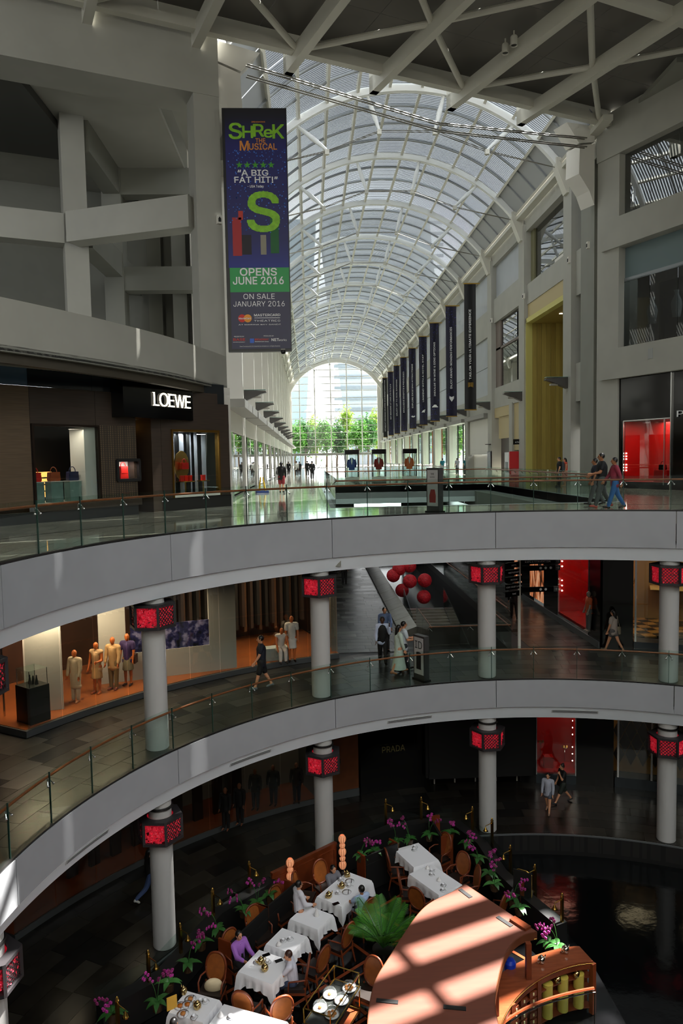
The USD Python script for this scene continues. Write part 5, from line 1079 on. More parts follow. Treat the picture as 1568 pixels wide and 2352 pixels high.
# canal level
person('woman in a black T-shirt and blue jeans looking at her phone beside the column', Zp(345, 2064, ZG), -52, 1.38, 'walk', 26, knee=(0, 18), top=C('black', '0c0c0d'), bottom=C('bluejean', '33466e'), shoes=C('whiteshoe', 'b9bcb8'), hair=(hair_b, 'long'), arms=((10, 8, 20), (35, 6, 85)), extra=phone('R'))
person('girl in a white long-sleeved top and denim shorts walking at the canal side', Zp(1258, 1866, ZG), 150, 1.30, 'walk', 16, top=C('whiteblouse', '9ea1ae'), sleeve='long', bottom=C('denim', '565c68'), leg='mini', shoes=C('sandal2', '8a6a58'), hair=(hair_b, 'long'))
person('woman in black with a phone at her ear behind the girl in white', Zp(1291, 1844, ZG), 100, 1.36, 'walk', 26, top=C('black', '0c0c0d'), bottom=C('darkgreen', '1b241d'), leg='short', shoes=C('darkshoe', '2a2a2c'), hair=(hair_b, 'bun'), arms=((30, 10, 130), (8, 8, 20)), extra=bag_on('R', blackm))
# ---- trees and the building beyond the end wall
leaf = [usdkit.material(stage, '/World/Looks/leaf_%s' % n, {'p': ('principled_bsdf', {'base_color': lin(c), 'roughness': .5}), 't': ('translucent_bsdf', {'color': lin(c)}), 'x': ('mix_closure', {'fac': .4})}, [('p.BSDF', 'x.closure1'), ('t.BSDF', 'x.closure2')], surface='x.closure') for n, c in (('a', '4c7a30'), ('b', '35602a'), ('c', '7f9a35'))]
bark = mat('bark', '4a3a2a', .8)
def tree(x, y, h, w, lab, m, seed):
    t = thing('tree', lab, 'tree', (x, y, -.1), 0, 'trees outside the gallery')
    r = np.random.RandomState(seed); part(t, 'trunk', B().tube([(0, 0, 0), (.1, 0, h*.3), (0, .1, h*.7)], [.2, .15, .06], 7).tube([(.1, 0, h*.3), (w*.3, .2, h*.6)], [.1, .04], 5).tube([(.1, 0, h*.3), (-w*.3, -.2, h*.6)], [.1, .04], 5), bark, smooth=True)
    n = 3000; cl = r.normal(size=(14, 3)); cl /= np.linalg.norm(cl, axis=1, keepdims=True); cl = cl*r.uniform(.3, .8, (14, 1))*[w/2, w/2, h*.33]+[0, 0, h*.62]
    c = cl[r.randint(14, size=n)]+r.normal(size=(n, 3))*[w*.13, w*.13, h*.085]; a = r.normal(size=(n, 3)); a /= np.linalg.norm(a, axis=1, keepdims=True); b = np.cross(a, r.normal(size=(n, 3))); b /= np.linalg.norm(b, axis=1, keepdims=True); L = r.uniform(.2, .42, (n, 1))
    V = np.stack([c-a*L, c+b*L*.4, c+a*L, c-b*L*.4], 1).reshape(-1, 3); F = np.arange(4*n).reshape(-1, 4)
    part(t, 'foliage', (V, np.vstack([F[:, [0, 1, 2]], F[:, [0, 2, 3]]])), m, kind='stuff')
r = random.Random(5)
OW = ['first', 'second', 'third', 'fourth', 'fifth', 'sixth', 'seventh', 'eighth', 'ninth']
tl_ = ['broad round green tree', 'dense dark green tree', 'light yellow-green tree']
for k in range(9): tree(-3+2.2*k, YE+12+2*(k % 3), 8.5+2.5*r.random()+(1.5 if k > 4 else 0), 4.2, f'{tl_[k % 3]} outside the glass end wall, {OW[k]} from the left', leaf[k % 3], k)
for k in range(8): tree(XR+9+1.5*(k % 2), 66+8.6*k, 7+2*r.random(), 5, f'{tl_[(k+1) % 3]} outside the right gallery windows, {OW[k]} from the front', leaf[(k+1) % 3], 40+k)
tw = thing('tower', 'pale glass tower with curved slab sides beyond the trees', 'building', (VC-1, YE+75, 0))
twm = mat('tower_pale', '7f878d', .4); twg = mat('tower_glass', '7d8d95', .2)
part(tw, 'left_slab', B().hexa([(-26, 0, 0), (-6, 0, 0), (-6, 20, 0), (-26, 20, 0), (-20, 0, 70), (-1, 0, 70), (-1, 20, 70), (-20, 20, 70)]), twg)
part(tw, 'right_slab', B().hexa([(7, -8, 0), (36, -8, 0), (36, 12, 0), (7, 12, 0), (0, -8, 70), (30, -8, 70), (30, 12, 70), (0, 12, 70)]), twm)
for k in range(22): part(tw, 'floor_band', B().bx(3, 34, -8.4, -8, 3+3*k, 3.8+3*k), mat('tower_band', '5d666c', .4))
# ---- shops of the middle level
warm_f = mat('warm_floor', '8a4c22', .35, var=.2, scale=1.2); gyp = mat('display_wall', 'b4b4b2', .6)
sl = struct('shopfront', 'clothing shop with lit mannequin windows on the left of the middle level', 'shopfront')
zf = ZL+.16
part(sl, 'window_step', B().ring(14.35, 17.2, ZL, zf, 109, 149.6, 44), mat('step_stone', '4c4f50', .4))
part(sl, 'display_floor', B().ring(14.45, 18.6, zf, zf+.012, 109, 149.4, 44), warm_f)
part(sl, 'back_wall', B().ring(18.2, 18.4, ZL, -1.35, 105, 160, 50), mat('shop_brown', '3a2113', .5, var=.4, scale=.9))
part(sl, 'bulkhead', B().ring(14.3, 15.2, -2.02, -1.35, 108, 152, 44), mat('bulkhead_dark', '24241f', .5))
for k, (a, b) in enumerate(zip(np.linspace(109.3, 149.3, 11)[:-1], np.linspace(109.3, 149.3, 11)[1:])): part(sl, 'window_pane', B().ring(14.38, 14.395, zf, -2.02, a+.06, b-.06, 5), pane_shop)
def slab(px0, py0, px1, py1, z0, z1, m, nm, th=.12): 
    a, b = Zp(px0, py0, z0), Zp(px1, py1, z0); part(sl, nm, B().wall(a, b, z0, z1, th), m)
slab(60, 1637, 147, 1628, zf, -1.98, gyp, 'white_panel')
slab(236, 1571, 482, 1541, zf, ZL+.98, gyp, 'display_partition'); slab(230, 1572, 292, 1564, zf, -2.05, gyp, 'white_panel'); slab(482, 1541, 543, 1533, zf, -2.05, gyp, 'white_panel')
a, b = Zp(303, 1563, zf), Zp(483, 1541, zf)
scr = usdkit.material(stage, '/World/Looks/runway_screen', {'g': ('geometry', {}), 'n': ('noise_texture', {'scale': 4.0, 'detail': 3.0}), 'r': ('rgb_ramp', {'ramp': [(.35, lin('15161c')), (.5, lin('2c2c58')), (.65, lin('8a86a8'))]}), 'p': ('principled_bsdf', {'roughness': .3, 'emission_strength': .12})}, [('g.position', 'n.vector'), ('n.fac', 'r.fac'), ('r.color', 'p.base_color'), ('r.color', 'p.emission_color')], surface='p.BSDF')
part(sl, 'video_screen', B().wall(a, b, ZL+.98, Vp(484, 1422, b)[2], .06), scr)
gar = [mat('garment_%d' % i, c, .8, var=.2, scale=5) for i, c in enumerate(('2a1a12', '16110e', '4a2f1c', '0e0d0d', '33241c', '5a3a20'))]
for k in range(26):
    a_ = 110.2+.62*k; q = pol(17.2+.15*(k % 3), a_, 0)
    part(sl, 'hanging_garment', B().box((q[0], q[1], -3.25), (.1, .42, 1.7+.25*((k*7) % 3)), a_+90), gar[k % 6])
for a_, p_ in ((114, 5), (121, 5), (131, 7), (139, 8), (146, 8)): rect_light(sl, pol(15.1, a_, -2.06), pol(15.9, a_, ZL), 1.5, .5, p_*1.8, (1, .72, .45))
cs_ = thing('plinth_case', 'dark metal plinth under a glass case of small trinkets in the shop window', 'plinth', Zp(78, 1655, zf), -38)
part(cs_, 'plinth', B().bx(-.3, .3, -.27, .27, 0, .92), mat('plinth_metal', '33322f', .3, .6)); fr = B()
for x in (-.27, .27):
    for y in (-.24, .24): fr.box((x, y, 1.12), (.012, .012, .42))
part(cs_, 'case_edge', fr, chrome); part(cs_, 'case_pane', B().bx(-.28, -.275, -.24, .24, .92, 1.33).bx(-.28, .28, -.25, .25, 1.33, 1.34), pane)
for i in range(3): part(cs_, 'trinket', B().lathe([(0, 0), (.05, 0), (.03, .1), (.015, .2), (.025, .22), (0, .24)], (-.1+.1*i, .03*i, .92), 8), dark)
for x0, x1, nm in ((8, 20, 'left'),): 
    q = Zp(12, 1660, ZL); part(sl, 'door_post', B().bx(q[0]-.02, q[0]+.02, q[1]-.02, q[1]+.02, ZL, -1.5), chrome)
man_s = mat('mannequin_skin', 'b8622e', .35)
def mann(label, px, py, z, rz, h=1.45, **kw): return person(label, Zp(px, py, z), rz, h, kw.pop('pose', 'stand'), skin=kw.pop('skin', man_s), hair=None, plain=True, cat='mannequin', name='mannequin', **kw)
mann('mannequin in a long pale knit and white trousers, leftmost in the shop window', 176, 1612, zf, 160, 1.42, top=C('knit', 'b9a890'), top_len=.30, sleeve='long', bottom=C('paletrs', 'b8ac98'), shoes=C('nude', '9c6746'))
mann('mannequin in a beige sleeveless top and skirt with folded arm', 225, 1592, zf, 165, 1.44, top=C('beigetop', 'b99670'), sleeve=None, bottom=C('beigeskirt', 'b08a5c'), leg='skirt', arms=((10, 8, 80), (8, 8, 20)), shoes=man_s)
mann('mannequin in a camel jacket and leggings wearing dark glasses', 263, 1583, zf, 168, 1.5, top=C('camel', 'c09a6c'), top_len=.42, sleeve='long', bottom=C('olive', '7a6440'), shoes=C('redheel', '6a2a1c'), step=6)
mann('mannequin in a purple top and long grey-green skirt, holding a brown bag', 296, 1573, zf, 172, 1.5, top=C('purple', '3a2a5e'), bottom=C('sageskirt', '86806a'), leg='skirt', shoes=C('brownboot', '3a1a12'), extra=bag_on('L', C('brownbag', '3a1c14')))
mann('mannequin in a white sleeveless suit seated on a pale cube', 645, 1519, zf, 195, 1.42, pose='sit', top=C('whitesuit', 'cfc6bc'), sleeve=None, bottom=C('whitesuit', 'cfc6bc'), lean=18, arms=((30, 6, 30), (20, 6, 20)), seat=.33, shoes=black)
mann('mannequin in a short-sleeved white dress at the right end of the shop window', 671, 1519, zf, 185, 1.46, top=C('whitedress', 'cbc7c0'), bottom=C('whitedress', 'cbc7c0'), leg='skirt', shoes=black)
q = Zp(640, 1518, zf); cu = one('seat_cube', B().box((q[0]-.1, q[1]+.22, zf+.2), (.75, .4, .4), 15), mat('pale_cube', 'a9b4b8', .4), 'pale cube seat under the seated white mannequin', 'seat')
# right side of the middle level: black fronts, lit posters, red window, chequered shop
br_ = struct('shopfront', 'black shopfronts with lit posters and a red window on the right of the middle level', 'shopfront')
Gf_ = Face((9.6, 24.2), (0, 1))
for a, b in ((0, 1.0), (4.2, 6.0), (8.0, 9.2), (10.5, 50)): part(br_, 'black_panel', Gf_.box(a, b, ZL, -1.3, .2), bl_p)
part(br_, 'black_panel', Gf_.box(1, 10.5, -1.75, -1.3, .2), bl_p); part(br_, 'base', Gf_.box(0, 40, ZL, ZL+.22, .05, .06), mat('step_stone', '4c4f50'))
part(br_, 'red_back', Gf_.box(1.0, 4.2, ZL, -1.7, .05, -1.2), red_b); part(br_, 'red_side', Gf_.box(1.0, 1.06, ZL, -1.7, 1.2), red_b); part(br_, 'red_side', Gf_.box(4.14, 4.2, ZL, -1.7, 1.2), red_b); part(br_, 'red_floor', Gf_.box(1, 4.2, ZL+.3, ZL+.4, 1.2), red_b); part(br_, 'red_block', Gf_.box(1.2, 1.7, ZL+.4, ZL+.9, .5, -.3), red_b)
part(br_, 'window_frame', Gf_.box(1.0, 1.05, ZL+.2, -1.7, .1, .02).mesh(Gf_.box(4.15, 4.2, ZL+.2, -1.7, .1, .02)).mesh(Gf_.box(1.0, 4.2, ZL+.22, ZL+.32, .1, .03)), chrome); part(br_, 'window_pane', Gf_.box(1.05, 4.15, ZL+.32, -1.75, .012), pane_shop)
for k in range(6): part(br_, 'bulb', B().sph(Gf_.pt(4.0, ZL+1.25+.2*k+(.35 if k > 2 else 0), -.08), .032, 1), blb)
rect_light(br_, Gf_.pt(2.6, -1.75, -.6), Gf_.pt(2.6, ZL, -.7), 2.4, .6, 5, (1, .5, .4))
post = usdkit.material(stage, '/World/Looks/backlit_poster', {'g': ('geometry', {}), 'm': ('mapping', {'scale': (1, 1, .35)}), 'n': ('noise_texture', {'scale': 2.3, 'detail': 2.0, 'distortion': 1.5}), 'r': ('rgb_ramp', {'ramp': [(.38, lin('201008')), (.5, lin('c46a3a')), (.62, lin('f0b48a'))]}), 'p': ('principled_bsdf', {'roughness': .3, 'emission_strength': .55})}, [('g.position', 'm.vector'), ('m.vector', 'n.vector'), ('n.fac', 'r.fac'), ('r.color', 'p.base_color'), ('r.color', 'p.emission_color')], surface='p.BSDF')
for a, b in ((6.0, 8.0), (9.2, 10.5)): part(br_, 'lit_poster', Gf_.box(a+.05, b-.05, ZL+.35, -1.75, .1), post)
mann('mannequin in an orange and grey outfit inside the red window of the middle level', 1352, 1450, ZL+.4, 90, 1.4, top=C('orangetop', 'b8542a'), bottom=C('greytrs', '4b4e4e'), skin=mat('mannequin_grey', '8a7f74', .4))
# ring front on the right: black corner, chequered shop
part(br_, 'black_panel', B().ring(14.35, 14.6, ZL, -1.3, 69.5, 73.3, 6), bl_p)
chq = [mat('chequer_tan', '8f6a3a', .3), mat('chequer_dark', '241d16', .3)]
ck = struct('shopfront', 'glass shopfront with a tan and black chequered floor behind it', 'shopfront')
part(ck, 'window_step', B().ring(14.35, 15.0, ZL, ZL+.3, 40, 69.4, 24), mat('step_steel', '3f464c', .2, .6))
cb = [B(), B()]; nt = 0
for i in range(11):
    for j in range(26):
        x0, y0 = 10.4+.42*j, 23.6+.42*i
        rr = math.hypot(x0-CX, y0-CY)
        if 15 < rr < 18.9 and y0 < 33:
            q = B().bx(x0+.004, x0+.416, y0+.004, y0+.416, ZL+.25, ZL+.3+.0008*(j % 2)); part(ck, 'floor_tile', q, chq[(i+j) % 2]); nt += 1
for a in np.linspace(42, 69.2, 8): part(ck, 'mullion', B().ring(14.36, 14.44, ZL+.3, -1.4, a-.12, a+.12, 1), chrome)
for a, b in zip(np.linspace(42, 69.2, 8)[:-1], np.linspace(42, 69.2, 8)[1:]): part(ck, 'window_pane', B().ring(14.39, 14.405, ZL+.3, -1.5, a+.14, b-.14, 4), pane_shop)
part(ck, 'header', B().ring(14.3, 14.8, -1.6, -1.3, 40, 69.4, 24), blackm); part(ck, 'back_wall', B().ring(18.3, 18.5, ZL, -1.3, 38, 73, 30), mat('shop_tan', '7a6038', .5))
part(ck, 'shelf', B().ring(17.6, 18.3, ZL+1.5, ZL+1.56, 60, 67, 8), mat('shelf_cream', 'c9a86c', .4)); part(ck, 'stair_rail', B().beam(pol(16, 70, ZL+1.0), pol(17.6, 68.5, ZL+2.1), .04, .06), brass)
handbag(pol(17.9, 64.5, ZL+1.57), 'black handbag on the shelf of the chequered shop', black, .3, .22, .12, 20)
for a in (50, 62, 67): rect_light(ck, pol(16.2, a, -1.5), pol(16.2, a, ZL), 1.5, .8, 4, (1, .8, .5))
# ---- shops of the canal level
zg = ZG+.16; top_g = ZL-1.15
gl = struct('shopfront', 'dim menswear shop window with dark mannequins at the canal level', 'shopfront')
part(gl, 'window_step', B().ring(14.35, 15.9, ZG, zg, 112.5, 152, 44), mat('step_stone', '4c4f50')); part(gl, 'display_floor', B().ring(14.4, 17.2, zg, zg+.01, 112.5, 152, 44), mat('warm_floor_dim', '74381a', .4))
part(gl, 'back_wall', B().ring(15.9, 16.1, ZG, top_g, 112.3, 121.5, 12).mesh(B().ring(16.3, 16.5, ZG, top_g, 121, 152, 30)), mat('back_grey', '77726c', .6))
part(gl, 'end_wall', B().wall(pol(14.35, 112.4), pol(16, 112.4), ZG, top_g, .1), mat('step_stone', '4c4f50'))
for k in range(9): q = pol(15.2, 122+2.6*k, 0); part(gl, 'dark_post', B().box((q[0], q[1], (zg+top_g)/2), (.12, .3, top_g-zg), 122+2.6*k), mat('post_brown', '2a1a12', .4))
for a, b in zip(np.linspace(112.6, 152, 9)[:-1], np.linspace(112.6, 152, 9)[1:]): part(gl, 'window_pane', B().ring(14.38, 14.395, zg, top_g, a+.06, b-.06, 5), pane_shop)
for a_ in (115, 119, 127, 136, 145): rect_light(gl, pol(15.0, a_, top_g-.05), pol(15.3, a_, ZG), 1.0, .3, 2.6, (1, .75, .5))
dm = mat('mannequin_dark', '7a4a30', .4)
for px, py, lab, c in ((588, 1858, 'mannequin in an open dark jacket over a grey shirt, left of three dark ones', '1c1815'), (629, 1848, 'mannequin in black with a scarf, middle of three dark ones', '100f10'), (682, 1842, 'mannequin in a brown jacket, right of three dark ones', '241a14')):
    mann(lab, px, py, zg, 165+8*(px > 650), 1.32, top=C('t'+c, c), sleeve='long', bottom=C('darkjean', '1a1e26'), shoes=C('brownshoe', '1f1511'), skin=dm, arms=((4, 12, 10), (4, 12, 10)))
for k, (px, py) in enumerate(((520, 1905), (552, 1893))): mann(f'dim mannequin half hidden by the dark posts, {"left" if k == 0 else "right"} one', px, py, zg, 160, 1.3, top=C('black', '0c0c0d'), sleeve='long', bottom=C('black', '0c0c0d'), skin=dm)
hb = thing('holdall', 'brown leather holdall on the floor of the menswear window', 'bag', Zp(345, 1990, zg)+vec(.15, .55, 0), 40); part(hb, 'body', B().tube([(-.3, 0, .17), (.3, 0, .17)], .17, 14), mat('brown_leather', '4a2418', .4), smooth=30); part(hb, 'handle', B().tube([(-.15+.3*i/8, 0, .33+.12*math.sin(PI*i/8)) for i in range(9)], .015, 6), dark)
pg = struct('shopfront', 'black shopfront with gilt name letters at the canal level', 'shopfront')
part(pg, 'wood_panel', B().ring(14.35, 14.6, ZG+.25, top_g, 106.6, 111.8, 8), mat('walnut_panel', '6a3a1c', .45, var=.2, scale=3)); part(pg, 'base', B().ring(14.3, 14.6, ZG, ZG+.25, 106.6, 112, 8), mat('step_stone', '4c4f50')); part(pg, 'card_reader', B().ring(14.3, 14.36, ZG+1.2, ZG+1.35, 109.2, 109.9, 2), chrome)
part(pg, 'black_panel', B().ring(14.3, 14.6, ZG, top_g, 96.5, 106.4, 14), bl_p); part(pg, 'recess_wall', B().ring(16.8, 17, ZG, top_g, 82, 98, 14), blackm); part(pg, 'recess_side', B().wall(pol(14.4, 96.5), pol(17, 96.5), ZG, top_g, .1).wall(pol(14.4, 83.8), pol(17, 83.8), ZG, top_g, .1), blackm)
o = (pol(14.22, 101.8, 0)*[1, 1, 0])+[0, 0, V_ := Vp(922, 1726, pol(14.22, 101.8))[2]]; tg = np.array([math.sin(math.radians(101.8)), -math.cos(math.radians(101.8)), 0])
text(pg, 'sign_letter', 'PRADA', .2, o, tg, (0, 0, 1), mat('gilt_letters', 'c9b878', .25, .8, emit=.0), width=.80, depth=.03)
rl = thing('guard_rail', 'white tubular guard rail in the dark recess at the canal level', 'rail', (0, 0, 0))
for z in (.28, .56, .84, 1.1): part(rl, 'bar', B().tube([pol(14.45, a, ZG+z) for a in np.linspace(84.4, 95.8, 9)], .022, 6), white_m, smooth=True)
for a in np.linspace(84.4, 95.8, 5): part(rl, 'post', B().tube([pol(14.45, a, ZG), pol(14.45, a, ZG+1.1)], .024, 6), white_m)
one('red_lamp', B().sph(Vp(1047, 1742, pol(16.4, 90)), .035, 2), mat('red_glow', 'ff2010', emit=8), 'small glowing red lamp in the dark recess', 'lamp')
part(pg, 'black_panel', B().ring(14.3, 14.6, ZG, top_g, 81.9, 83.8, 4).mesh(B().ring(14.3, 14.6, ZG, top_g, 71.8, 76.6, 8)), bl_p)
part(pg, 'red_back', B().ring(15.3, 15.4, ZG, top_g, 76.4, 82.2, 10), red_b); part(pg, 'red_floor', B().ring(14.4, 15.4, ZG+.3, ZG+.36, 76.6, 81.9, 10), red_b); part(pg, 'red_side', B().wall(pol(14.4, 76.6), pol(15.4, 76.6), ZG, top_g, .05).wall(pol(14.4, 81.9), pol(15.4, 81.9), ZG, top_g, .05), red_b)
part(pg, 'red_block', B().ring(14.7, 15.0, ZG+.36, ZG+.75, 79.4, 80.6, 3), red_b); part(pg, 'window_step', B().ring(14.3, 14.5, ZG, ZG+.3, 76.6, 81.9, 8), mat('step_steel', '3f464c')); part(pg, 'window_pane', B().ring(14.38, 14.392, ZG+.3, top_g, 76.7, 81.8, 8), pane_shop)
for a in (76.6, 81.9): part(pg, 'window_frame', B().ring(14.32, 14.45, ZG+.1, top_g, a-.12, a+.12, 1), chrome)
for k in range(7): part(pg, 'bulb', B().sph(pol(14.5, 77.0, ZG+.75+.24*k+(.2 if k > 2 else 0)), .022, 1), blb)
rect_light(pg, pol(14.9, 79.3, top_g-.06), pol(15.0, 79.3, ZG), 1.3, .5, 3.2, (1, .35, .25))
for px, py in ((1241, 1704), (1296, 1716)):
    q = Vp(px, py, pol(14.9, ang(Zp(px, 1797, ZG)))); s_ = thing('shoe_stand', f'clear stand holding gilt shoes in the red window, {"left" if px < 1260 else "right"} one', 'display', (q[0], q[1], ZG+.36))
    hh = q[2]-ZG-.36; part(s_, 'stem', B().lathe([(.008, 0), (.008, hh)], n=6), chrome); part(s_, 'plate', B().lathe([(0, hh), (.13, hh), (.13, hh+.012), (0, hh+.012)], n=14), chrome)
    for d in (-.05, .05): part(s_, 'shoe', B().hexa([(d-.03, -.1, hh+.012), (d+.03, -.1, hh+.012), (d+.025, .1, hh+.012), (d-.025, .1, hh+.012), (d-.02, -.1, hh+.1), (d+.02, -.1, hh+.1), (d+.02, .08, hh+.035), (d-.02, .08, hh+.035)]), gold)
cg = struct('shopfront', 'glass shopfront with a harlequin chequered wall at the canal level', 'shopfront')
part(cg, 'window_step', B().ring(14.35, 14.9, ZG, ZG+.35, 40, 71.6, 24), mat('step_steel', '3f464c')); part(cg, 'back_wall', B().ring(15.6, 15.8, ZG, top_g, 38, 71.8, 30), chq[0])
for i in range(6):
    for j in range(22):
        a, z = 70.8-1.45*j-(.725 if i % 2 else 0), ZG+.7+.42*i
        P = [pol(15.58, a-.68, z), pol(15.58, a, z-.38), pol(15.58, a+.68, z), pol(15.58, a, z+.38)]; n = np.append((np.array([CX, CY])-P[1][:2])/15.6, 0)*.02
        if z+.38 < top_g: part(cg, 'wall_lozenge', B().hexa(P+[p+n for p in P]), chq[1])
for a in np.linspace(42, 71.2, 8): part(cg, 'mullion', B().ring(14.36, 14.44, ZG+.3, top_g, a-.12, a+.12, 1), chrome)
for a, b in zip(np.linspace(42, 71.2, 8)[:-1], np.linspace(42, 71.2, 8)[1:]): part(cg, 'window_pane', B().ring(14.39, 14.405, ZG+.35, top_g, a+.14, b-.14, 4), pane_shop)
for a in (50, 60, 68): rect_light(cg, pol(15.0, a, top_g-.06), pol(15.4, a, ZG), 1.5, .4, 2.2, (1, .75, .45))
# ================================================================ the dining island at the canal level
ZF = ZG
marble = mat('black_marble', '0b0b0c', .08, var=.5, scale=1.5); copper = mat('copper_strip', '9a4a2a', .3, .3)
isl_pts = [(-3.9, 12.4), (-3.75, 14.3), (-3.2, 15.6), (-2.2, 17.4), (-1.4, 18.3), (.6, 19.9), (1.9, 21.05), (3.1, 21.1), (4.6, 20.4), (5.15, 19.3), (5.35, 18.0), (5.75, 16.9), (6.0, 15.5), (6.0, 12), (5.5, 9), (-3.5, 9)]
it = struct('floor', 'black marble dining island floor with a grid of copper strips', 'floor')
part(it, 'island_base', plate([(1, isl_pts)], ZF-.7, ZF-.012), marble)
u1 = np.array([.62, -.785]); u2 = np.array([.785, .62])
def grid_pt(a, b): return np.array([.2, 15.2])+u1*a+u2*b
for i in range(-5, 6):
    for j in range(-5, 6):
        c = grid_pt(1.25*i+.6, 1.25*j+.6)
        if m3.CrossSection([isl_pts], m3.FillRule.NonZero).area() and all(True for _ in [0]):
            from shapely.geometry import Polygon, Point
            ISL = Polygon(isl_pts).buffer(-.75)
            if ISL.contains(Point(*c)):
                q = [c+(u1*sx+u2*sy)*.57 for sx, sy in ((-1, -1), (1, -1), (1, 1), (-1, 1))]
                if np.cross(q[1]-q[0], q[2]-q[1]) < 0: q = q[::-1]
                part(it, 'marble_tile', B().hexa([[*p, ZF-.012] for p in q]+[[*p, ZF] for p in q]), marble)
                for k in range(2):
                    a, b = (c+(-u1-u2)*.57, c+(u1-u2)*.57) if k else (c+(-u1-u2)*.57, c+(-u1+u2)*.57)
                    dd = (u2 if k else u1)*-.04; part(it, 'copper_strip', B().beam([*(a+dd), ZF-.005], [*(b+dd), ZF-.005], .075, .012), copper)
# ---- cloth-covered tables
cloth = mat('table_linen', 'e6e6ea', .8); linen = mat('napkin_linen', 'e2e0e0', .8)
mahog = mat('mahogany', '6a2f14', .35, var=.25, scale=5); cane = mat('cane_weave', '8a4c1e', .45, var=.2, scale=9); seat_m = mat('seat_leather', '1c1410', .45)
TT = {'rear': [(915, 1951), (965, 1938), (999, 1977), (943, 1995)], 'rear_long': [(951, 2003), (1004, 1988), (1044, 2034), (998, 2063)], 'group': [(798, 2005), (847, 2023), (787, 2084), (730, 2061)], 'waiter': [(703, 2082), (765, 2105), (725, 2134), (668, 2112)], 'empty': [(650, 2133), (704, 2157), (667, 2187), (612, 2172)], 'couple': [(597, 2184), (665, 2212), (627, 2260), (548, 2235)], 'corner': [(430, 2282), (495, 2297), (470, 2352), (390, 2325)], 'front': [(516, 2310), (660, 2352), (610, 2420), (465, 2378)]}
LB = {'rear': 'rearmost white-clothed table of the dining island with two cups', 'rear_long': 'white-clothed table partly under the big wooden canopy', 'group': 'long white-clothed table where a woman and a man sit with teapots', 'waiter': 'white-clothed table beside the standing waiter with a folded napkin', 'empty': 'empty white-clothed table laid with three white cups', 'couple': 'white-clothed table between the man in lilac and the woman in a floral shirt', 'corner': 'white-clothed table at the lower left crowded with dishes', 'front': 'white-clothed table at the bottom edge of the picture'}
ZT = ZF+.75-.02
TAB = {}
def table(key):
    P = [Zp(x, y, ZT)[:2] for x, y in TT[key]]; c = sum(P)/4
    ax = (P[1]-P[0])+(P[2]-P[3]); ay = (P[3]-P[0])+(P[2]-P[1]); lx, ly = np.linalg.norm(ax)/2, np.linalg.norm(ay)/2
    rz = math.degrees(math.atan2(ax[1], ax[0])); hx, hy = lx/2+.02, ly/2+.02
    t = thing('dining_table', LB[key], 'table', (*c, ZF), rz)
    r = random.Random(len(key)*7)
    # cloth: the top and a skirt that hangs in soft folds with longer corners
    n = 14; per = []
    for (x0, y0), (x1, y1) in (((-hx, -hy), (hx, -hy)), ((hx, -hy), (hx, hy)), ((hx, hy), (-hx, hy)), ((-hx, hy), (-hx, -hy))):
        for i in range(n): f = i/n; per.append((x0+(x1-x0)*f, y0+(y1-y0)*f, f))
    m = len(per); V = [[0, 0, .752]]+[[x, y, .75] for x, y, f in per]
    rows = 5
    for k in range(1, rows+1):
        for i, (x, y, f) in enumerate(per):
            corner = max(0, 1-min(f, 1-f)*5); d = .25+.16*corner; q = k/rows
            nx, ny = (x/hx if abs(x) >= hx-1e-6 else 0), (y/hy if abs(y) >= hy-1e-6 else 0)
            w = (.02+.035*math.sin(i*1.9)*q+.05*corner*q)
            V.append([x+nx*w, y+ny*w, .75-d*q])
    F = [[0, 1+i, 1+(i+1) % m] for i in range(m)]
    for k in range(rows):
        for i in range(m): a, b = 1+k*m+i, 1+k*m+(i+1) % m; F += [[a, a+m, b], [b, a+m, b+m]]
    part(t, 'table_top', B().bx(-hx+.01, hx-.01, -hy+.01, hy-.01, .71, .745), mahog)
    part(t, 'pedestal', B().lathe([(.04, .05), (.05, .4), (.035, .71)], n=12).bx(-.28, .28, -.04, .04, 0, .06).bx(-.04, .04, -.28, .28, 0, .06), dark)
    cl = thing('tablecloth', 'white cloth over the '+' '.join(LB[key].replace('white-clothed table', 'table', 1).replace('between the man in lilac and the woman in a floral shirt', 'between the lilac man and floral-shirted woman').split()[:12]), 'tablecloth', (*c, ZF), rz)
    part(cl, 'linen', (np.array(V), np.array(F)), cloth, smooth=40)
    TAB[key] = (c, rz, hx, hy); return t
for k in TT: table(k)
def on_table(px, py): return Zp(px, py, ZT+.02)
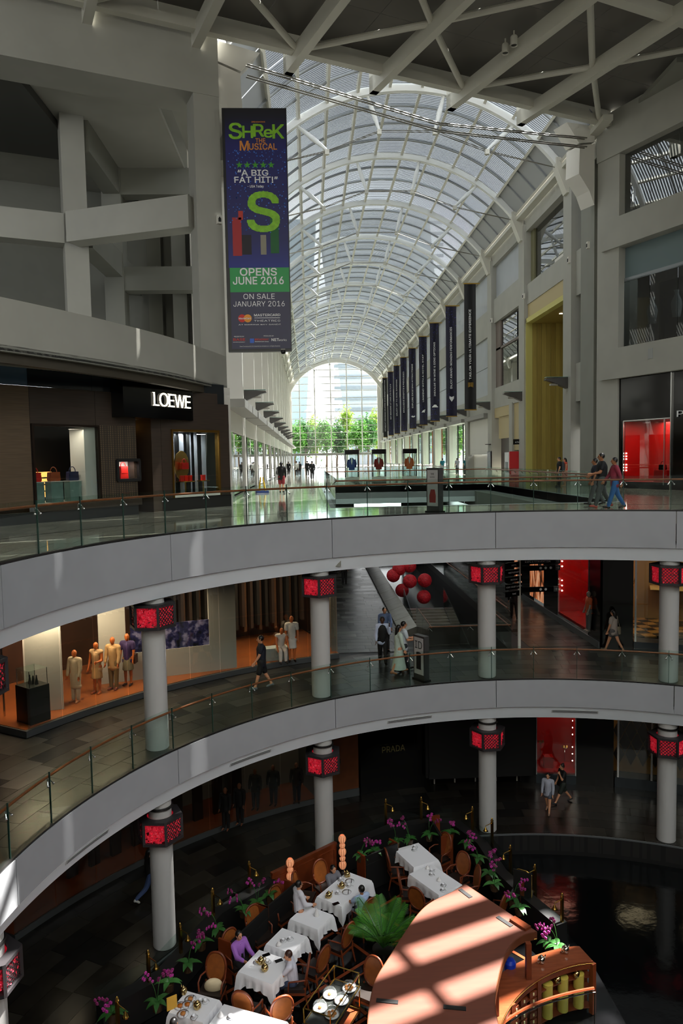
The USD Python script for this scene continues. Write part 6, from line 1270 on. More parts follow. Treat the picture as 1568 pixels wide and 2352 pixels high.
# ---- chairs with rounded cane backs
def chair_proto(label, loc, rz):
    t = thing('dining_chair', label, 'chair', loc, rz, 'cane-backed dining chairs')
    part(t, 'seat', B().prism([(-.23, -.2), (.23, -.2), (.25, .22), (-.25, .22)], .36, .43), seat_m); part(t, 'seat_rail', B().prism([(-.24, -.21), (.24, -.21), (.26, .23), (-.26, .23)], .31, .36), mahog)
    oval = [(.215*math.copysign(abs(math.cos(g))**.8, math.cos(g)), .29*math.sin(g)) for g in np.linspace(0, 2*PI, 28, endpoint=False)]
    Tb = frame_T((0, -.24, .72), (1, 0, 0), (0, -.18, .98), (0, -.98, -.18))
    pts = [Tb[:3, :3] @ np.array([x, y, 0])+Tb[:3, 3] for x, y in oval]; pts.append(pts[0])
    part(t, 'back_frame', B().tube(pts, .026, 8), mahog, smooth=True); part(t, 'back_panel', B().prism([(x*.96, y*.96) for x, y in oval], -.012, .012, Tb), cane)
    for x in (-.21, .21):
        part(t, 'leg', B().tube([(x, .19, .34), (x*1.05, .21, 0)], [.026, .016], 7), mahog, smooth=True); part(t, 'leg', B().tube([(x, -.19, .46), (x*.9, -.2, .3), (x, -.27, 0)], [.024, .024, .017], 7), mahog, smooth=True)
        part(t, 'arm', B().tube([(x*.95, -.25, .62), (x*1.25, -.05, .63), (x*1.2, .12, .6), (x*1.08, .14, .36)], .019, 7), mahog, smooth=True)
    return t
CH = [('group', 0, 700, 2052, 'cane-backed dining chair against the wooden screen, left of two'), ('group', 0, 748, 2030, 'cane-backed dining chair against the wooden screen behind the seated woman'), ('waiter', 0, 648, 2092, 'cane-backed dining chair left of the standing waiter'), ('empty', 0, 597, 2140, 'cane-backed dining chair left of the empty table with three cups'), ('couple', 0, 545, 2198, 'cane-backed dining chair behind the man in the lilac shirt'), ('corner', 0, 487, 2262, 'tall cane-backed dining chair holding a cream cushion'), ('couple', 0, 570, 2310, 'brown cane-backed dining chair in front of the couple, left of two'), ('couple', 0, 640, 2322, 'brown cane-backed dining chair in front of the couple, right of two'), ('couple', 0, 680, 2248, 'dining chair behind the woman in the floral shirt'), ('empty', 0, 722, 2215, 'dining chair on the right of the empty table'), ('waiter', 0, 780, 2160, 'dining chair on the right of the waiter table'), ('group', 0, 835, 2098, 'dining chair behind the man in pale blue'), ('rear', 0, 910, 1990, 'dining chair at the left of the rearmost table'), ('rear', 0, 1008, 1962, 'dining chair at the right of the rearmost table'), ('rear_long', 0, 940, 2042, 'dining chair at the upper left of the canopy table'), ('rear_long', 0, 968, 2072, 'dining chair at the lower left of the canopy table'), ('rear_long', 0, 1050, 2010, 'dining chair at the upper right of the canopy table'), ('rear_long', 0, 1074, 2036, 'dining chair at the middle right of the canopy table'), ('rear_long', 0, 1134, 2092, 'dining chair at the right edge of the wooden canopy'), ('canopy', 0, 845, 2270, 'dark dining chair beside the left edge of the wooden canopy')]
cp = None
CHP = {}
for key, _, px, py, lab in CH:
    q = Zp(px, py, ZF+.5)*[1, 1, 0]; c = TAB[key][0] if key in TAB else np.array([-.2, 12.6])
    rz = facing(q, c); q[2] = ZF; CHP[lab] = (q, rz)
    if cp is None: cp = chair_proto(lab, q, rz)
    else: copy(cp, q, rz, lab)
# ---- tableware
china = mat('china_white', 'dedee2', .25); tea = mat('amber_tea', 'b5651c', .3); food = mat('pastry', 'b9773a', .6, var=.3, scale=20)
silver = mat('silver', 'd9d2c4', .1, 1.0); gilt = mat('gilt_silver', 'cbb27a', .12, 1.0)
def teapot_proto(label, loc, rz, m):
    t = thing('teapot', label, 'teapot', loc, rz, 'bright metal teapots')
    part(t, 'body', B().lathe([(0, 0), (.05, .004), (.07, .03), (.078, .07), (.068, .11), (.045, .135), (0, .138)], n=20), m, smooth=True)
    part(t, 'lid', B().lathe([(0, .134), (.042, .136), (.03, .15), (.008, .158), (.014, .172), (0, .18)], n=14), m, smooth=True)
    part(t, 'spout', B().tube([(.06, 0, .05), (.1, 0, .08), (.115, 0, .13)], [.02, .014, .009], 8), m, smooth=True)
    part(t, 'handle', B().tube([(-.06+(-.055)*math.sin(g), 0, .075+.045*math.cos(g)) for g in np.linspace(.1, PI-.1, 9)], .008, 6), m, smooth=True); return t
tps = [(845, 2138, 0, 0)]
tp0 = None
for px, py, lab in ((755, 2062, 'gilt teapot nearest the man in pale blue'), (785, 2040, 'gilt teapot in the middle of the long table'), (797, 2014, 'gilt teapot before the seated woman'), (599, 2214, 'gilt teapot at the left on the couple table'), (608, 2230, 'gilt teapot at the right on the couple table'), (421, 2283, 'tall gilt teapot at the rear of the corner table'), (453, 2317, 'gilt teapot in the middle of the corner table')):
    q = on_table(px, py)
    if tp0 is None: tp0 = teapot_proto(lab, q, 40, gilt)
    else: copy(tp0, q, 55*len(lab) % 360, lab)
def cup_proto(label, loc):
    t = thing('tea_cup', label, 'cup', loc, 20, 'white cups on the tables')
    part(t, 'saucer', B().lathe([(0, 0), (.045, 0), (.075, .012), (.045, .006), (0, .006)], n=18), china, smooth=True); part(t, 'cup_bowl', B().lathe([(0, .008), (.022, .008), (.04, .045), (.043, .062), (.039, .06), (.035, .045), (0, .02)], n=16), china, smooth=True)
    part(t, 'handle', B().tube([(.04+.02*math.sin(g), 0, .036+.016*math.cos(g)) for g in np.linspace(0, PI, 7)], .004, 5), china, smooth=True); part(t, 'spoon', B().tube([(-.02, .055, .014), (.09, .05, .016)], .004, 4), silver); return t
cup0 = None
CUPS = [(953, 1947, 'white cup on the rear table, farther one'), (951, 1953, 'white cup on the rear table, nearer one'), (992, 2002, 'white cup on the canopy table, farthest'), (991, 2010, 'white cup on the canopy table, second'), (1018, 2034, 'white cup on the canopy table, third'), (1017, 2046, 'white cup on the canopy table, nearest the canopy'), (651, 2162, 'white cup in the middle of the empty table'), (666, 2158, 'white cup at the right of the empty table'), (783, 2022, 'cup of tea before the seated woman'), (802, 2036, 'cup of tea before the man in pale blue'), (776, 2052, 'cup of tea at the near end of the long table'), (589, 2211, 'cup of tea left of the couple teapots'), (615, 2211, 'cup of tea before the woman in a floral shirt'), (461, 2301, 'cup at the right rear of the corner table'), (472, 2302, 'cup at the right edge of the corner table'), (529, 2338, 'white cup at the left of the bottom table'), (446, 2338, 'cup at the front of the corner table')]
for px, py, lab in CUPS:
    q = on_table(px, py)
    if cup0 is None: cup0 = cup_proto(lab, q)
    else: copy(cup0, q, 37*len(lab) % 360, lab)
for px, py, lab in ((640, 2172, 'folded white napkin on the empty table'), (685, 2148, 'x'), (1008, 2024, 'folded white napkin on the canopy table'), (982, 1996, 'folded white napkin at the rear corner of the canopy table'), (727, 2104, 'pointed white napkin on the waiter table'), (507, 2335, 'folded white napkin at the corner of the bottom table')):
    if lab == 'x': continue
    q = on_table(px, py); h = .11 if 'pointed' not in lab else .2
    one('napkin', B().lathe([(.055, 0), (.06, .03), (.035, h*.6), (.004, h), (0, h)], q, 9), linen, lab, 'napkin', smooth=40)
for px, py, lab, kind in ((437, 2296, 'plate with a pastry at the rear of the corner table', 'cake'), (430, 2309, 'plate of amber pudding on the corner table', 'tea'), (413, 2312, 'small plate of amber pudding at the left of the corner table', 'tea'), (420, 2330, 'long plate with cutlery at the front of the corner table', 'cake'), (796, 2050, 'white plate with cutlery on the long table', ''), (803, 2025, 'white plate before the man in pale blue', '')):
    q = on_table(px, py); t = thing('plate', lab, 'plate', q)
    part(t, 'dish', B().lathe([(0, 0), (.07, 0), (.115, .016), (.07, .008), (0, .008)], n=22), china, smooth=True)
    if kind: part(t, 'food', B().lathe([(0, .01), (.05, .01), (.045, .04), (0, .045)], n=12), tea if kind == 'tea' else food, smooth=True)
    part(t, 'knife', B().beam((.03, -.1, .016), (.05, .1, .016), .012, .004), silver)
one('menu_card', B().box(on_table(395, 2318)+[0, 0, .13], (.02, .2, .26), -60), mat('card_yellow', 'd9a63c', .5), 'yellow menu card standing on the corner table', 'card')
for px, py, lab in ((611, 2194, 'black phone at the rear of the couple table'), (640, 2207, 'black phone before the woman in a floral shirt'), (771, 2076, 'black phone under the hand of the man in pale blue')): one('phone', B().box(on_table(px, py)+[0, 0, .006], (.16, .085, .012), 25), black, lab, 'phone')
cu_ = Zp(482, 2274, ZF+.5); one('cushion', B().sph(CHP['tall cane-backed dining chair holding a cream cushion'][0]+vec(.03, -.02, .5), .19, 3, (1, .55, .75)), mat('cushion_cream', 'b7a888', .8), 'cream cushion on the tall chair at the corner table', 'cushion', smooth=True)
# ---- people of the island
def seat_at(lab): q, rz = CHP[lab]; return q+np.array([*(np.array([math.cos(math.radians(rz+90)), math.sin(math.radians(rz+90))])*.06), 0]), rz
q, rz = seat_at('cane-backed dining chair behind the man in the lilac shirt'); person('man in a lilac shirt and dark tie seated at the couple table', q, rz, 1.42, 'sit', top=C('lilac', '9a62b8'), sleeve='long', bottom=C('black', '0c0c0d'), shoes=black, arms=((35, 6, 50), (40, 6, 50)), seat=.315, extra=lambda t, J, h: part(t, 'tie', B().beam(J['neck']+vec(0, .055*h, -.035*h), J['pel']+vec(0, .10*h, .04*h), .035*h, .012*h), blackm))
q, rz = seat_at('dining chair behind the woman in the floral shirt'); person('woman in a white floral shirt seated at the couple table, head bowed', q, rz, 1.4, 'sit', top=C('floral', 'c9c9d6'), bottom=C('jeansdk', '2a3550'), hair=(hair_r, 'short'), lean=8, arms=((40, 6, 40), (40, 6, 40)), seat=.315, nod=30)
q, rz = seat_at('cane-backed dining chair against the wooden screen behind the seated woman'); person('woman in a grey top with dark bobbed hair seated at the long table', q+[.1, -.12, 0], rz, 1.42, 'sit', top=C('greytop', '6b6a72'), sleeve='long', bottom=C('black', '0c0c0d'), hair=(hair_b, 'bob'), arms=((40, 8, 50), (40, 8, 50)), lean=8, seat=.315)
q, rz = seat_at('dining chair behind the man in pale blue'); person('man in a pale blue shirt seated with his arm on the long table', q, rz, 1.46, 'sit', top=C('paleblue', 'a9bbdc'), bottom=C('greychino', '7d8292'), shoes=black, skin='tan', arms=((50, 8, 30), (30, 8, 50)), seat=.315, extra=bag_on('L', blackm))
wq = Zp(688, 2160, ZF); person('waiter in a white shirt and black apron standing with his back turned', wq, facing(wq, TAB['group'][0])-8, 1.45, 'stand', top=C('whitewaiter', 'd2d0d8'), sleeve='long', bottom=C('black', '0c0c0d'), leg='gown', shoes=black, arms=((15, 10, 55), (15, 10, 55)))
hq = Zp(398, 2340, ZF+1.1)*[1, 1, 0]+[0, 0, ZF]; person('diner with short black hair seated at the bottom edge, seen from above', hq, facing(hq, TAB['corner'][0]), 1.4, 'sit', top=C('darkbrown', '2a1a16'), bottom=C('black', '0c0c0d'), skin='tan', seat=.315)
# ---- wooden screen, glowing lantern towers, jar shelves
a, b = Zp(625, 2080, ZF), Zp(772, 2003, ZF); sc = thing('wood_screen', 'carved mahogany screen panel behind the long table', 'screen', (0, 0, 0))
part(sc, 'panel', B().wall(a, b, ZF, ZF+.82, .06), mahog); part(sc, 'cap_rail', B().wall(a, b, ZF+.8, ZF+.86, .1), mahog)
d = (b-a)/np.linalg.norm(b-a); 
for k in range(3):
    p, q = a+(b-a)*(.04+.33*k), a+(b-a)*(.30+.33*k)
    n = np.array([d[1], -d[0], 0])*.035; fr = B()
    for z in (.15, .7): fr.beam(p+n+[0, 0, z], q+n+[0, 0, z], .03, .03)
    for w in (p, q): fr.beam(w+n+[0, 0, .15], w+n+[0, 0, .7], .03, .03, up=d)
    part(sc, 'moulding', fr, mahog)
glow_g = mat('lantern_glow', 'e89a70', .3, var=.4, scale=25, emit=.55)
for px, py, n, lab in ((664, 1972, 6, 'stacked amber glass lantern tower at the left end of the wooden screen'), (784, 1918, 5, 'stacked amber glass lantern tower at the right end of the wooden screen')):
    base = Zp(668 if px < 700 else 787, 2072 if px < 700 else 2007, ZF); tpz = Vp(px, py, base)[2]
    t = thing('lantern_tower', lab, 'lantern', base); H_ = tpz-ZF; z = H_; k = 0
    while z > .25:
        hh, rr = (.22, .098) if k % 2 == 0 else (.14, .078)
        pr = [(rr*max(.55, math.sin(g)**.6), z-hh/2-hh/2*math.cos(g)) for g in np.linspace(.12, PI-.12, 9)]; ribs = B()
        for i in range(10): c_, s_ = math.cos(i*PI/5), math.sin(i*PI/5); ribs.tube([(r_*1.02*c_, r_*1.02*s_, z_) for r_, z_ in pr], .006, 4)
        part(t, 'globe', B().lathe(pr, n=20), glow_g, smooth=True); part(t, 'globe_ribs', ribs, mat('amber_rib', 'c98a5a', .25)); z -= hh; k += 1
    part(t, 'base', B().lathe([(0, 0), (.09, 0), (.07, .05), (.03, .08), (.03, .3)], n=14), dark)
jar_m = mat('jar_yellow', 'b3a045', .4); jar_n = 0
def jar_proto(lab, loc):
    t = thing('tea_jar', lab, 'jar', loc, 0, 'yellow tea jars'); part(t, 'can', B().lathe([(0, 0), (.1, 0), (.105, .01), (.105, .29), (0, .295)], n=20), jar_m, smooth=30); part(t, 'lid', B().lathe([(.108, .25), (.108, .30), (.07, .31), (0, .31)], n=20), jar_m, smooth=30); part(t, 'label_mark', B().box((0, -.105, .17), (.07, .006, .03)), dark); return t
jp = None
def jar(lab, loc, rz=0):
    global jp
    if jp is None: jp = jar_proto(lab, loc)
    else: copy(jp, loc, rz, lab)
def shelf(a, b, n, lab, face):
    a, b = np.array(a), np.array(b); t = thing('planter_box', lab, 'planter', (0, 0, 0)); d = (b-a)/np.linalg.norm(b-a); nn = np.array([-d[1], d[0], 0])*face*.17
    part(t, 'top_board', B().wall(a-nn, b-nn, ZF+.46, ZF+.5, .34), mahog); part(t, 'floor_board', B().wall(a-nn, b-nn, ZF+.06, ZF+.1, .34), mahog); part(t, 'back_board', B().wall(a-nn*1.9, b-nn*1.9, ZF, ZF+.95, .05), blackm)
    for p in (a, b): part(t, 'end_board', B().wall(p-nn*2, p, ZF, ZF+.95, .05), mahog)
    part(t, 'trough', B().wall(a-nn*1.5, b-nn*1.5, ZF+.5, ZF+.72, .2), blackm)
    for k in range(n): jar(f'yellow tea jar {["first","second","third","fourth","fifth","sixth"][k]} from the left in the {lab}', a+(b-a)*(k+.5)/n-nn*.85+[0, 0, ZF+.1-a[2]], math.degrees(math.atan2(d[1], d[0]))+(180 if face > 0 else 0))
shelf(Zp(822, 2036, ZF), Zp(895, 2003, ZF), 5, 'jar shelf behind the long table', 1)
shelf(Zp(505, 2250, ZF), Zp(590, 2165, ZF), 4, 'jar shelf behind the man in lilac', 1)
shelf(Zp(590, 2163, ZF), Zp(655, 2105, ZF), 4, 'jar shelf left of the waiter', 1)
shelf(Zp(1040, 1995, ZF), Zp(1010, 1945, ZF), 2, 'jar shelf right of the rearmost table', -1)
# ---- brass bell lamps and orchids round the island edge
def lamp_proto(lab, loc, rz, h=1.25):
    t = thing('bell_lamp', lab, 'lamp', loc, rz, 'brass bell lamps round the dining island')
    part(t, 'post', B().bx(-.028, .028, -.028, .028, 0, h), brass); part(t, 'finial', B().lathe([(0, h), (.04, h), (.03, h+.03), (.045, h+.05), (.02, h+.08), (.03, h+.1), (0, h+.13)], n=12), brass, smooth=True)
    part(t, 'arm', B().tube([(0, 0, h-.02), (.22, 0, h-.05)], .01, 6), brass); part(t, 'bell', B().lathe([(.005, h-.07), (.02, h-.1), (.035, h-.13), (.05, h-.17), (.07, h-.19), (.03, h-.185), (0, h-.22)], (.22, 0, 0), 16), brass, smooth=True); return t
LP = [(340, 2190, 345, 2330), (417, 2095, 418, 2260), (490, 2047, 492, 2170), (571, 1990, 575, 2100), (888, 1853, 887, 1940), (968, 1835, 968, 1935), (1087, 1860, 1085, 1960), (1130, 1905, 1130, 1990), (1175, 1955, 1172, 2060), (1230, 2015, 1228, 2110), (1290, 2080, 1290, 2185), (270, 2322, 275, 2450)]
OR_ = ['second from the lower left', 'third from the lower left', 'fourth from the left', 'fifth from the left, near the wooden screen', 'left of the rearmost table', 'rearmost, behind the rear table', 'right of the rearmost table', 'in front of the grey column', 'right side, beside the canopy table', 'right side, behind the menu stand', 'right side, behind the bar counter', 'first, at the lower left edge']
lp0 = None
for (tx, ty, bx_, by), w in zip(LP, OR_):
    q = Zp(bx_, by, ZF); hgt = Vp(tx, ty, q)[2]-ZF; q2 = q.copy()
    rz = -35 if tx < 900 else (205 if tx > 1000 else -40); lab = 'brass bell lamp on a square post, '+w
    if lp0 is None: lp0 = lamp_proto(lab, q2, rz)
    else: copy(lp0, q2, rz, lab)
pet_m = [mat('orchid_%d' % i, c, .5, var=.2, scale=20) for i, c in enumerate(('a02080', '7c1458'))]; olf = mat('orchid_leaf', '2c5a26', .35)
def orchid_proto(lab, loc, v):
    t = thing('orchid', lab, 'plant', loc, 0, 'purple orchids round the dining island'); r = random.Random(v)
    part(t, 'pot', B().lathe([(0, 0), (.09, 0), (.11, .16), (.1, .16), (0, .15)], n=14), mat('pot_bronze', '3a2a1a', .4), smooth=30)
    for k in range(6):
        a = k*1.05+r.random(); L = .2+.12*r.random(); dx, dy = math.cos(a), math.sin(a); b = B(); V = []
        for s_ in np.linspace(0, 1, 6): w = .055*math.sin(PI*min(1, s_*.9+.12)); c = np.array([dx*L*s_, dy*L*s_, .16+.18*s_-.22*s_*s_]); V += [c+[-dy*w, dx*w, .012], c+[dy*w, -dx*w, .012]]
        F = [[2*i, 2*i+1, 2*i+3, 2*i+2] for i in range(5)]; n = len(V); V += [p-np.array([0, 0, .008]) for p in V]; F += [[f+n for f in q[::-1]] for q in F]
        part(t, 'leaf', b.add(V, F), olf, smooth=True)
    for k in range(2):
        a = r.random()*6; dx, dy = math.cos(a), math.sin(a); H = .55+.15*r.random()
        sp_ = [np.array([dx*(.02+.30*s_**2.2), dy*(.02+.30*s_**2.2), .15+H*s_-.2*s_**4]) for s_ in np.linspace(0, 1, 10)]
        part(t, 'flower_stem', B().tube(sp_, .006, 5), olf)
        for i in range(6):
            p = sp_[9-(i//2)-(1 if i > 3 else 0)]+np.array([r.uniform(-.06, .06), r.uniform(-.06, .06), r.uniform(-.06, .03)]); fl = B()
            for j in range(5): g = j*2*PI/5+r.random()*.3; fl.sph(p+np.array([.02*math.cos(g)*dy, -.02*math.cos(g)*dx, .02*math.sin(g)])+np.array([dx, dy, 0])*.02, .019, 1, (1, 1, .9))
            part(t, 'flower', fl, pet_m[k], smooth=True)
    return t
OP = [(258, 2345, 'lowest at the lower left edge'), (362, 2320, 'beside the lower left brass lamp'), (388, 2275, 'behind the corner table'), (432, 2230, 'left of the third brass lamp'), (462, 2180, 'below the grey column'), (500, 2150, 'right of the grey column'), (560, 2105, 'between two brass lamps on the left'), (592, 2088, 'left of the wooden screen'), (620, 2070, 'closest to the wooden screen'), (828, 1978, 'behind the jar shelf, left one'), (860, 1968, 'behind the jar shelf, right one'), (910, 1945, 'left of the rearmost table'), (940, 1940, 'behind the rearmost table'), (985, 1930, 'beside the rearmost lamp'), (1035, 1925, 'right of the rearmost lamp'), (1072, 1950, 'beside the lamp right of the rear table'), (1098, 1985, 'below the grey column on the right'), (1122, 2020, 'right side, first below the column'), (1135, 2045, 'right side, second below the column'), (1178, 2080, 'beside the menu stand'), (1192, 2100, 'in front of the menu stand'), (1260, 2180, 'behind the bar counter, left one'), (1280, 2190, 'behind the bar counter, right one')]
op0 = []
for k, (px, py, w) in enumerate(OP):
    q = Zp(px, py, ZF+.72); lab = 'purple orchid in a bronze pot, '+w
    if k < 3: op0.append(orchid_proto(lab, q, k+1))
    else: copy(op0[k % 3], q, 50*k, lab)
for nm, pts in (('left', [Zp(232, 2390, ZF), Zp(372, 2310, ZF), Zp(500, 2160, ZF), Zp(625, 2078, ZF)]), ('rear', [Zp(775, 2003, ZF), Zp(900, 1952, ZF), Zp(975, 1938, ZF), Zp(1040, 1938, ZF)]), ('right', [Zp(1045, 1940, ZF), Zp(1108, 1992, ZF), Zp(1150, 2060, ZF), Zp(1215, 2125, ZF), Zp(1290, 2190, ZF)])):
    t = thing('planter_trough', f'low black planter trough under the orchids on the {nm} side of the island', 'planter', (0, 0, 0))
    part(t, 'trough', along(np.array([p[:2] for p in pts]), ZF, ZF+.7, .3, -.15), blackm); part(t, 'glass_guard', along(np.array([p[:2] for p in pts]), ZF, ZF+.95, .012, .22 if nm == 'left' else .2), pane_rail)
# ---- the palm
pq = Zp(880, 2215, ZF); pmn = thing('palm', 'bright green feathery potted palm beside the wooden canopy', 'plant', pq)
part(pmn, 'pot', B().lathe([(0, 0), (.18, 0), (.24, .38), (.21, .38), (0, .36)], n=18), mat('pot_black', '161412', .3), smooth=30)
leafp = usdkit.material(stage, '/World/Looks/palm_leaf', {'p': ('principled_bsdf', {'base_color': lin('4f9a35'), 'roughness': .4}), 't': ('translucent_bsdf', {'color': lin('7cc04a')}), 'x': ('mix_closure', {'fac': .4})}, [('p.BSDF', 'x.closure1'), ('t.BSDF', 'x.closure2')], surface='x.closure')
r = random.Random(12)
for k in range(24):
    a = k*2.4; L = .55+.3*r.random(); up_ = .7+.45*r.random(); dx, dy = math.cos(a), math.sin(a)
    stem = [np.array([dx*L*s_*1.0, dy*L*s_*1.0, .38+up_*s_*1.15-.62*s_*s_*L]) for s_ in np.linspace(0, 1, 14)]; V, F = [], []
    for i in range(3, 14):
        for jj in range(5):
            f_ = (i+jj/5)
            if f_ > 13: continue
            i0 = int(f_); p = stem[i0]+(stem[min(13, i0+1)]-stem[i0])*(f_-i0); tdir = stem[min(13, i0+1)]-stem[max(0, i0-1)]; tdir /= np.linalg.norm(tdir)
            for sd in (-1, 1):
                out = np.array([-dy*sd, dx*sd, 0])*.75+tdir*.6-np.array([0, 0, .25]); out /= np.linalg.norm(out); ll = .17*math.sin(PI*min(.97, .12+.85*(f_-3)/11))+.05
                w = np.cross(out, tdir); w = tdir*.0036; n = len(V); V += [p-w, p+w, p+out*ll*.6+w*.9, p+out*ll, p+out*ll*.6-w*.9]; F += [[n, n+1, n+2], [n, n+2, n+4], [n+4, n+2, n+3]]
    part(pmn, 'frond', (np.array(V), np.array(F)), leafp); part(pmn, 'frond_stem', B().tube(stem, [.012]*13+[.004], 5), olf)
# ---- the wooden canopy on its post
ZC = -7.75
can_w = mat('canopy_timber', '663626', .6, var=.12, scale=2.2, stretch=(.5, 5, 1))
def sp(pts, n=10):
    pts = np.array(pts); t = np.linspace(0, len(pts)-1, n*(len(pts)-1)+1)
    from scipy.interpolate import CubicSpline
    return CubicSpline(range(len(pts)), pts)(t)
Lc = sp([Zp(x, y, ZC)[:2] for x, y in ((1067, 2030), (1010, 2062), (960, 2100), (900, 2190), (860, 2260), (845, 2352), (842, 2430))]); Rc = sp([Zp(x, y, ZC)[:2] for x, y in ((1232, 2140), (1165, 2180), (1142, 2250), (1135, 2300), (1143, 2352), (1162, 2430))])
out_ = list(Lc)+list(Rc[::-1])
cn = thing('bar_canopy', 'large fan-shaped wooden canopy crossed by bands of sunlight over the bar', 'canopy', (0, 0, 0))
nseg = 7; tL, tR = np.linspace(0, len(Lc)-1, nseg+1).astype(int), np.linspace(0, len(Rc)-1, nseg+1).astype(int)
for k in range(nseg): part(cn, 'timber_panel', plate([(1, list(Lc[tL[k]:tL[k+1]+1])+list(Rc[tR[k]:tR[k+1]+1][::-1]))], ZC-.04, ZC), can_w)
edge = np.array(list(Lc[::-1])+list(Rc)); part(cn, 'fascia_rim', along(edge, ZC-.16, ZC-.005, .03, -.015), mat('rim_walnut', '5a3018', .35), smooth=40)
part(cn, 'gilt_line', B().tube([[*p, ZC-.15] for p in Rc], .012, 6), brass, smooth=True)
ps_ = Zp(1213, 2247, -8.5); part(cn, 'post', B().bx(ps_[0]-.05, ps_[0]+.05, ps_[1]-.05, ps_[1]+.05, -8.5, ZC-.03), mahog)
ps2 = Zp(1138, 2330, -8.5); part(cn, 'post', B().bx(ps2[0]-.05, ps2[0]+.05, ps2[1]-.05, ps2[1]+.05, ZF, ZC-.03), mahog)
for x0, y0, x1, y1 in ((1056, 2043, 1081, 2062), (1142, 2106, 1175, 2128), (864, 2298, 914, 2303), (1018, 2313, 1070, 2318)): part(cn, 'slot_grille', B().wall(Zp(x0, y0, ZC), Zp(x1, y1, ZC), ZC, ZC+.012, .09), blackm)
one('canopy_box', B().wall(Zp(1176, 2112, ZC), Zp(1213, 2136, ZC), ZC, ZC+.05, .16), mahog, 'small flat wooden box on the right edge of the canopy', 'box')
# ---- the curved bar counter below it
ZB = -8.5
Oc = sp([Zp(x, y, ZB)[:2] for x, y in ((1362, 2208), (1290, 2222), (1225, 2255), (1178, 2300), (1150, 2352), (1136, 2410))]); Ic = sp([Zp(x, y, ZB)[:2] for x, y in ((1330, 2173), (1260, 2184), (1180, 2216), (1120, 2270), (1095, 2352), (1088, 2410))])
ct = thing('bar_counter', 'curved polished wooden bar counter with open front shelves', 'counter', (0, 0, 0))
top_w = mat('counter_top', '7d4026', .2, var=.2, scale=2.5, stretch=(1, 6, 1))
n = len(Oc); ks = np.linspace(0, n-1, 6).astype(int)
for k in range(5): part(ct, 'top_board', plate([(1, list(Oc[ks[k]:ks[k+1]+1])+list(Ic[ks[k]:ks[k+1]+1][::-1]))], ZB-.05, ZB), top_w)
mid_ = (Oc*.55+Ic*.45); fr_ = Oc*.95+Ic*.05
part(ct, 'front_rim', along(fr_, ZB-.17, ZB-.05, .03, -.015), mahog); part(ct, 'gilt_line', B().tube([[*p, ZB-.045] for p in Oc], .007, 6), brass, smooth=True); part(ct, 'gilt_line', B().tube([[*p, ZB-.17] for p in fr_], .007, 6), brass, smooth=True)
for z in (ZF+.1, ZF+.5, ZB-.36): part(ct, 'shelf', plate([(1, list(fr_)+list(mid_[::-1]))], z, z+.03), mahog)
part(ct, 'back_board', along(mid_, ZF, ZB-.05, .03), mahog); part(ct, 'inner_shelf', plate([(1, list(Ic)+list((Ic*1.35-Oc*.35)[::-1]))], ZB-.28, ZB-.24), top_w)
for i in (0, 18, 30, 42, n-1): p = fr_[i]; part(ct, 'pilaster', B().box((*p, (ZF+ZB-.05)/2), (.1, .1, ZB-.05-ZF), 30), mahog)
for k, i in enumerate((4, 9, 14)):
    p = fr_[i]*.72+mid_[i]*.28
    for z, w in ((ZF+.13, 'lower'), (ZF+.53, 'upper')): jar(f'yellow tea jar on the {w} shelf of the bar counter, {["right","middle","left"][k]} one', (*p, z), 200)
for i in (2, 6, 11, 15):
    pass
dr = 0
for row in range(5):
    for i in range(20, 48, 4):
        p = fr_[i]; dv = Oc[i]-Ic[i]; dv = dv/np.linalg.norm(dv); a = math.degrees(math.atan2(dv[1], dv[0]))
        part(ct, 'drawer', B().box((*(p+dv*.01), ZB-.26-.14*row), (.03, .17, .11), a), mahog); part(ct, 'drawer_label', B().box((*(p+dv*.03), ZB-.25-.14*row), (.012, .03, .05), a), mat('label_cream', 'd8cf9a', .5))
for px, py, lab in ((1243, 2212, 'silver teapot on the bar counter, left one'), (1298, 2188, 'silver teapot on the bar counter, right one')):
    t = teapot_proto(lab, Zp(px, py, ZB), 30, silver); stage.GetPrimAtPath(t).GetAttribute('xformOp:rotateZ')
for k, i in enumerate((5, 11)): p = fr_[i]*.85+mid_[i]*.15; copy(tp0, (*p, ZB-.33), 60, f'teapot on the upper shelf inside the bar counter, {"right" if k == 0 else "left"} one')
bc = Zp(1171, 2245, ZB-.24); t = thing('canister', 'blue canister with a domed lid behind the bar counter', 'canister', bc); blu = mat('canister_blue', '1238b8', .35)
part(t, 'body', B().lathe([(0, 0), (.115, 0), (.115, .3), (0, .3)], n=20), blu, smooth=30); part(t, 'dome_lid', B().lathe([(.118, .29), (.118, .32), (.08, .38), (0, .4)], n=20), blu, smooth=30)
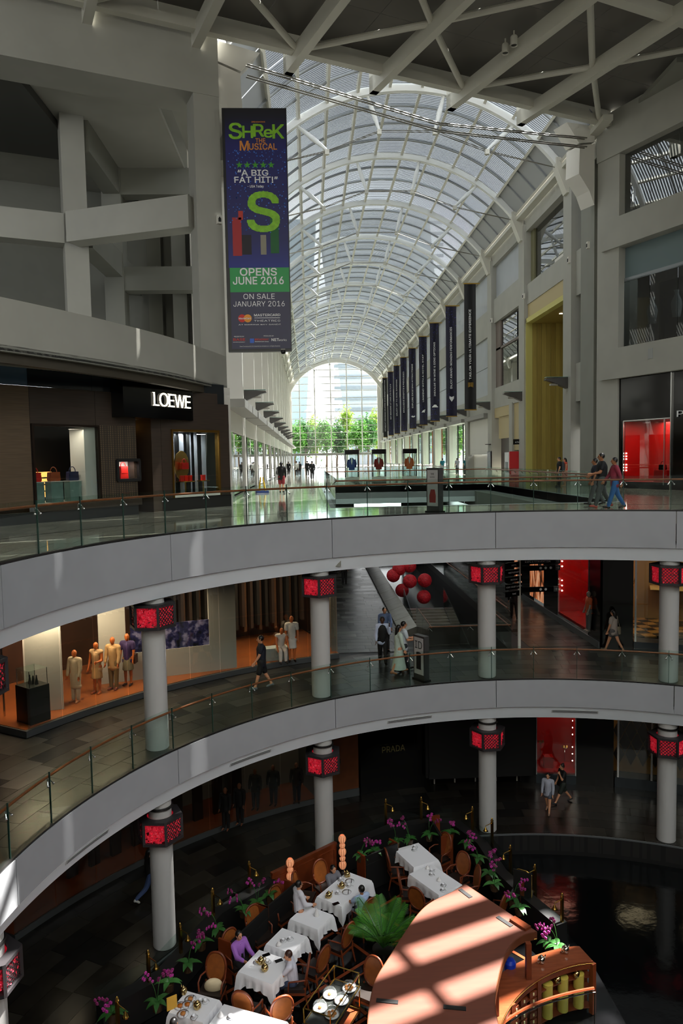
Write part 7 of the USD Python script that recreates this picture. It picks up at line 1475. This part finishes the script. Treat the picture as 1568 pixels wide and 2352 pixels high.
# ---- pastry trolley with glass domes
tr = thing('pastry_trolley', 'brass and glass pastry trolley with domed cakes at the bottom edge', 'trolley', Zp(768, 2330, ZF+.4)*[1, 1, 0]+[0, 0, ZF], 62)
part(tr, 'top_shelf', B().bx(-.75, .6, -.3, .3, .62, .66), mat('trolley_glass', '2a2c2a', .1)); fb = B()
for x in (-.72, .57):
    for y in (-.28, .28): fb.tube([(x, y, .06), (x, y, .95)], .014, 6)
for z in (.2, .66, .95):
    for y in (-.28, .28): fb.tube([(-.72, y, z), (.57, y, z)], .012, 6)
    for x in (-.72, .57): fb.tube([(x, -.28, z), (x, .28, z)], .012, 6)
part(tr, 'brass_frame', fb, brass); part(tr, 'lower_shelf', B().bx(-.73, .58, -.29, .29, .18, .2), mahog)
for x in (-.7, .55):
    for y in (-.26, .26): part(tr, 'wheel', B().lathe([(0, -.015), (.06, -.015), (.06, .015), (0, .015)], n=12).v() @ np.array([[1, 0, 0], [0, 0, 1], [0, 1, 0]])+[x, y, .06] if False else B().sph((x, y, .055), .055, 2, (1, .4, 1)), dark)
dome = glass('dome_glass', (.9, .93, .92), 1.5)
tq = Zp(768, 2330, ZF+.4); cr_, sr_ = math.cos(math.radians(62)), math.sin(math.radians(62))
for k, (x, y) in enumerate(((.42, -.12), (.05, -.13), (-.35, -.12), (.1, .15), (-.3, .16))):
    w = (tq[0]+x*cr_-y*sr_, tq[1]+x*sr_+y*cr_, ZF+.66)
    t = thing('cake_stand', f'glass-domed plate of pastries on the trolley, {["rear","middle","front","right","front right"][k]} one', 'dish', w)
    part(t, 'plate', B().lathe([(0, .02), (.1, .02), (.145, .035), (.1, .028), (0, .028)], n=22).lathe([(0, 0), (.05, 0), (.02, .02)], n=12), china, smooth=True)
    for j in range(5 if k in (0, 2) else 1): part(t, 'pastry', B().sph((.06*math.cos(j*1.26)*(k in (0, 2)), .06*math.sin(j*1.26)*(k in (0, 2)), .05), .033, 2, (1, 1, .8)), food, smooth=True)
    part(t, 'dome', B().lathe([(.138, .035), (.135, .1), (.1, .15), (.04, .175), (0, .178)], n=22), dome, smooth=True)
# ---- menu stand
mq = Zp(1200, 2120, ZF); t = thing('menu_stand', 'dark brass-edged menu stand among the orchids on the right', 'stand', mq, -35)
part(t, 'leg', B().bx(-.05, .05, -.04, .04, 0, 1.05), mahog); part(t, 'panel', B().bx(-.22, .22, -.03, .0, .55, 1.3), blackm); part(t, 'panel_edge', B().tube([(-.22, 0, .55), (-.22, 0, 1.25), (-.1, 0, 1.32), (.1, 0, 1.32), (.22, 0, 1.25), (.22, 0, .55)], .012, 6), brass)
part(t, 'glass_shelf', B().box((.1, -.3, .95), (.5, .4, .012)), pane)
# ---- near glass guard by the counter
gq = [Zp(1152, 2340, ZF+1.0)[:2], Zp(1240, 2290, ZF+1.0)[:2], Zp(1366, 2258, ZF+1.0)[:2]]
t = thing('glass_guard', 'curved dark-edged glass guard in front of the bar shelves', 'balustrade', (0, 0, 0)); gp = sp(gq, 8)
part(t, 'guard_pane', along(gp, ZF, ZF+.82, .012), pane_rail); part(t, 'guard_edge', B().tube([[*p, ZF+.82] for p in gp]+[[*gp[-1], ZF]], .014, 6), dark); part(t, 'guard_rail', B().tube([[*(p*.98+np.mean(gp, 0)*.02), ZF+.9] for p in gp], .03, 6), mahog)

# ---- spotlights on the roof beam
for k, (px, py) in enumerate(((1160, 113), (1180, 95), (1211, 106), (1191, 122))):
    q = Zp(px, py, 16.75); t = thing('spotlight', f'pale cylindrical spotlight on the third roof beam, {["lower left", "upper left", "upper right", "lower right"][k]} of four', 'lamp', q)
    part(t, 'housing', B().lathe([(0, -.12), (.1, -.12), (.13, -.16), (.13, .16), (.1, .2), (0, .2)], n=18), steel_w, smooth=30); part(t, 'lens', B().lathe([(0, -.13), (.1, -.13), (.1, -.125), (0, -.125)], n=18), dark); part(t, 'yoke', B().box((0, 0, .28), (.05, .05, .2)), steel_w)
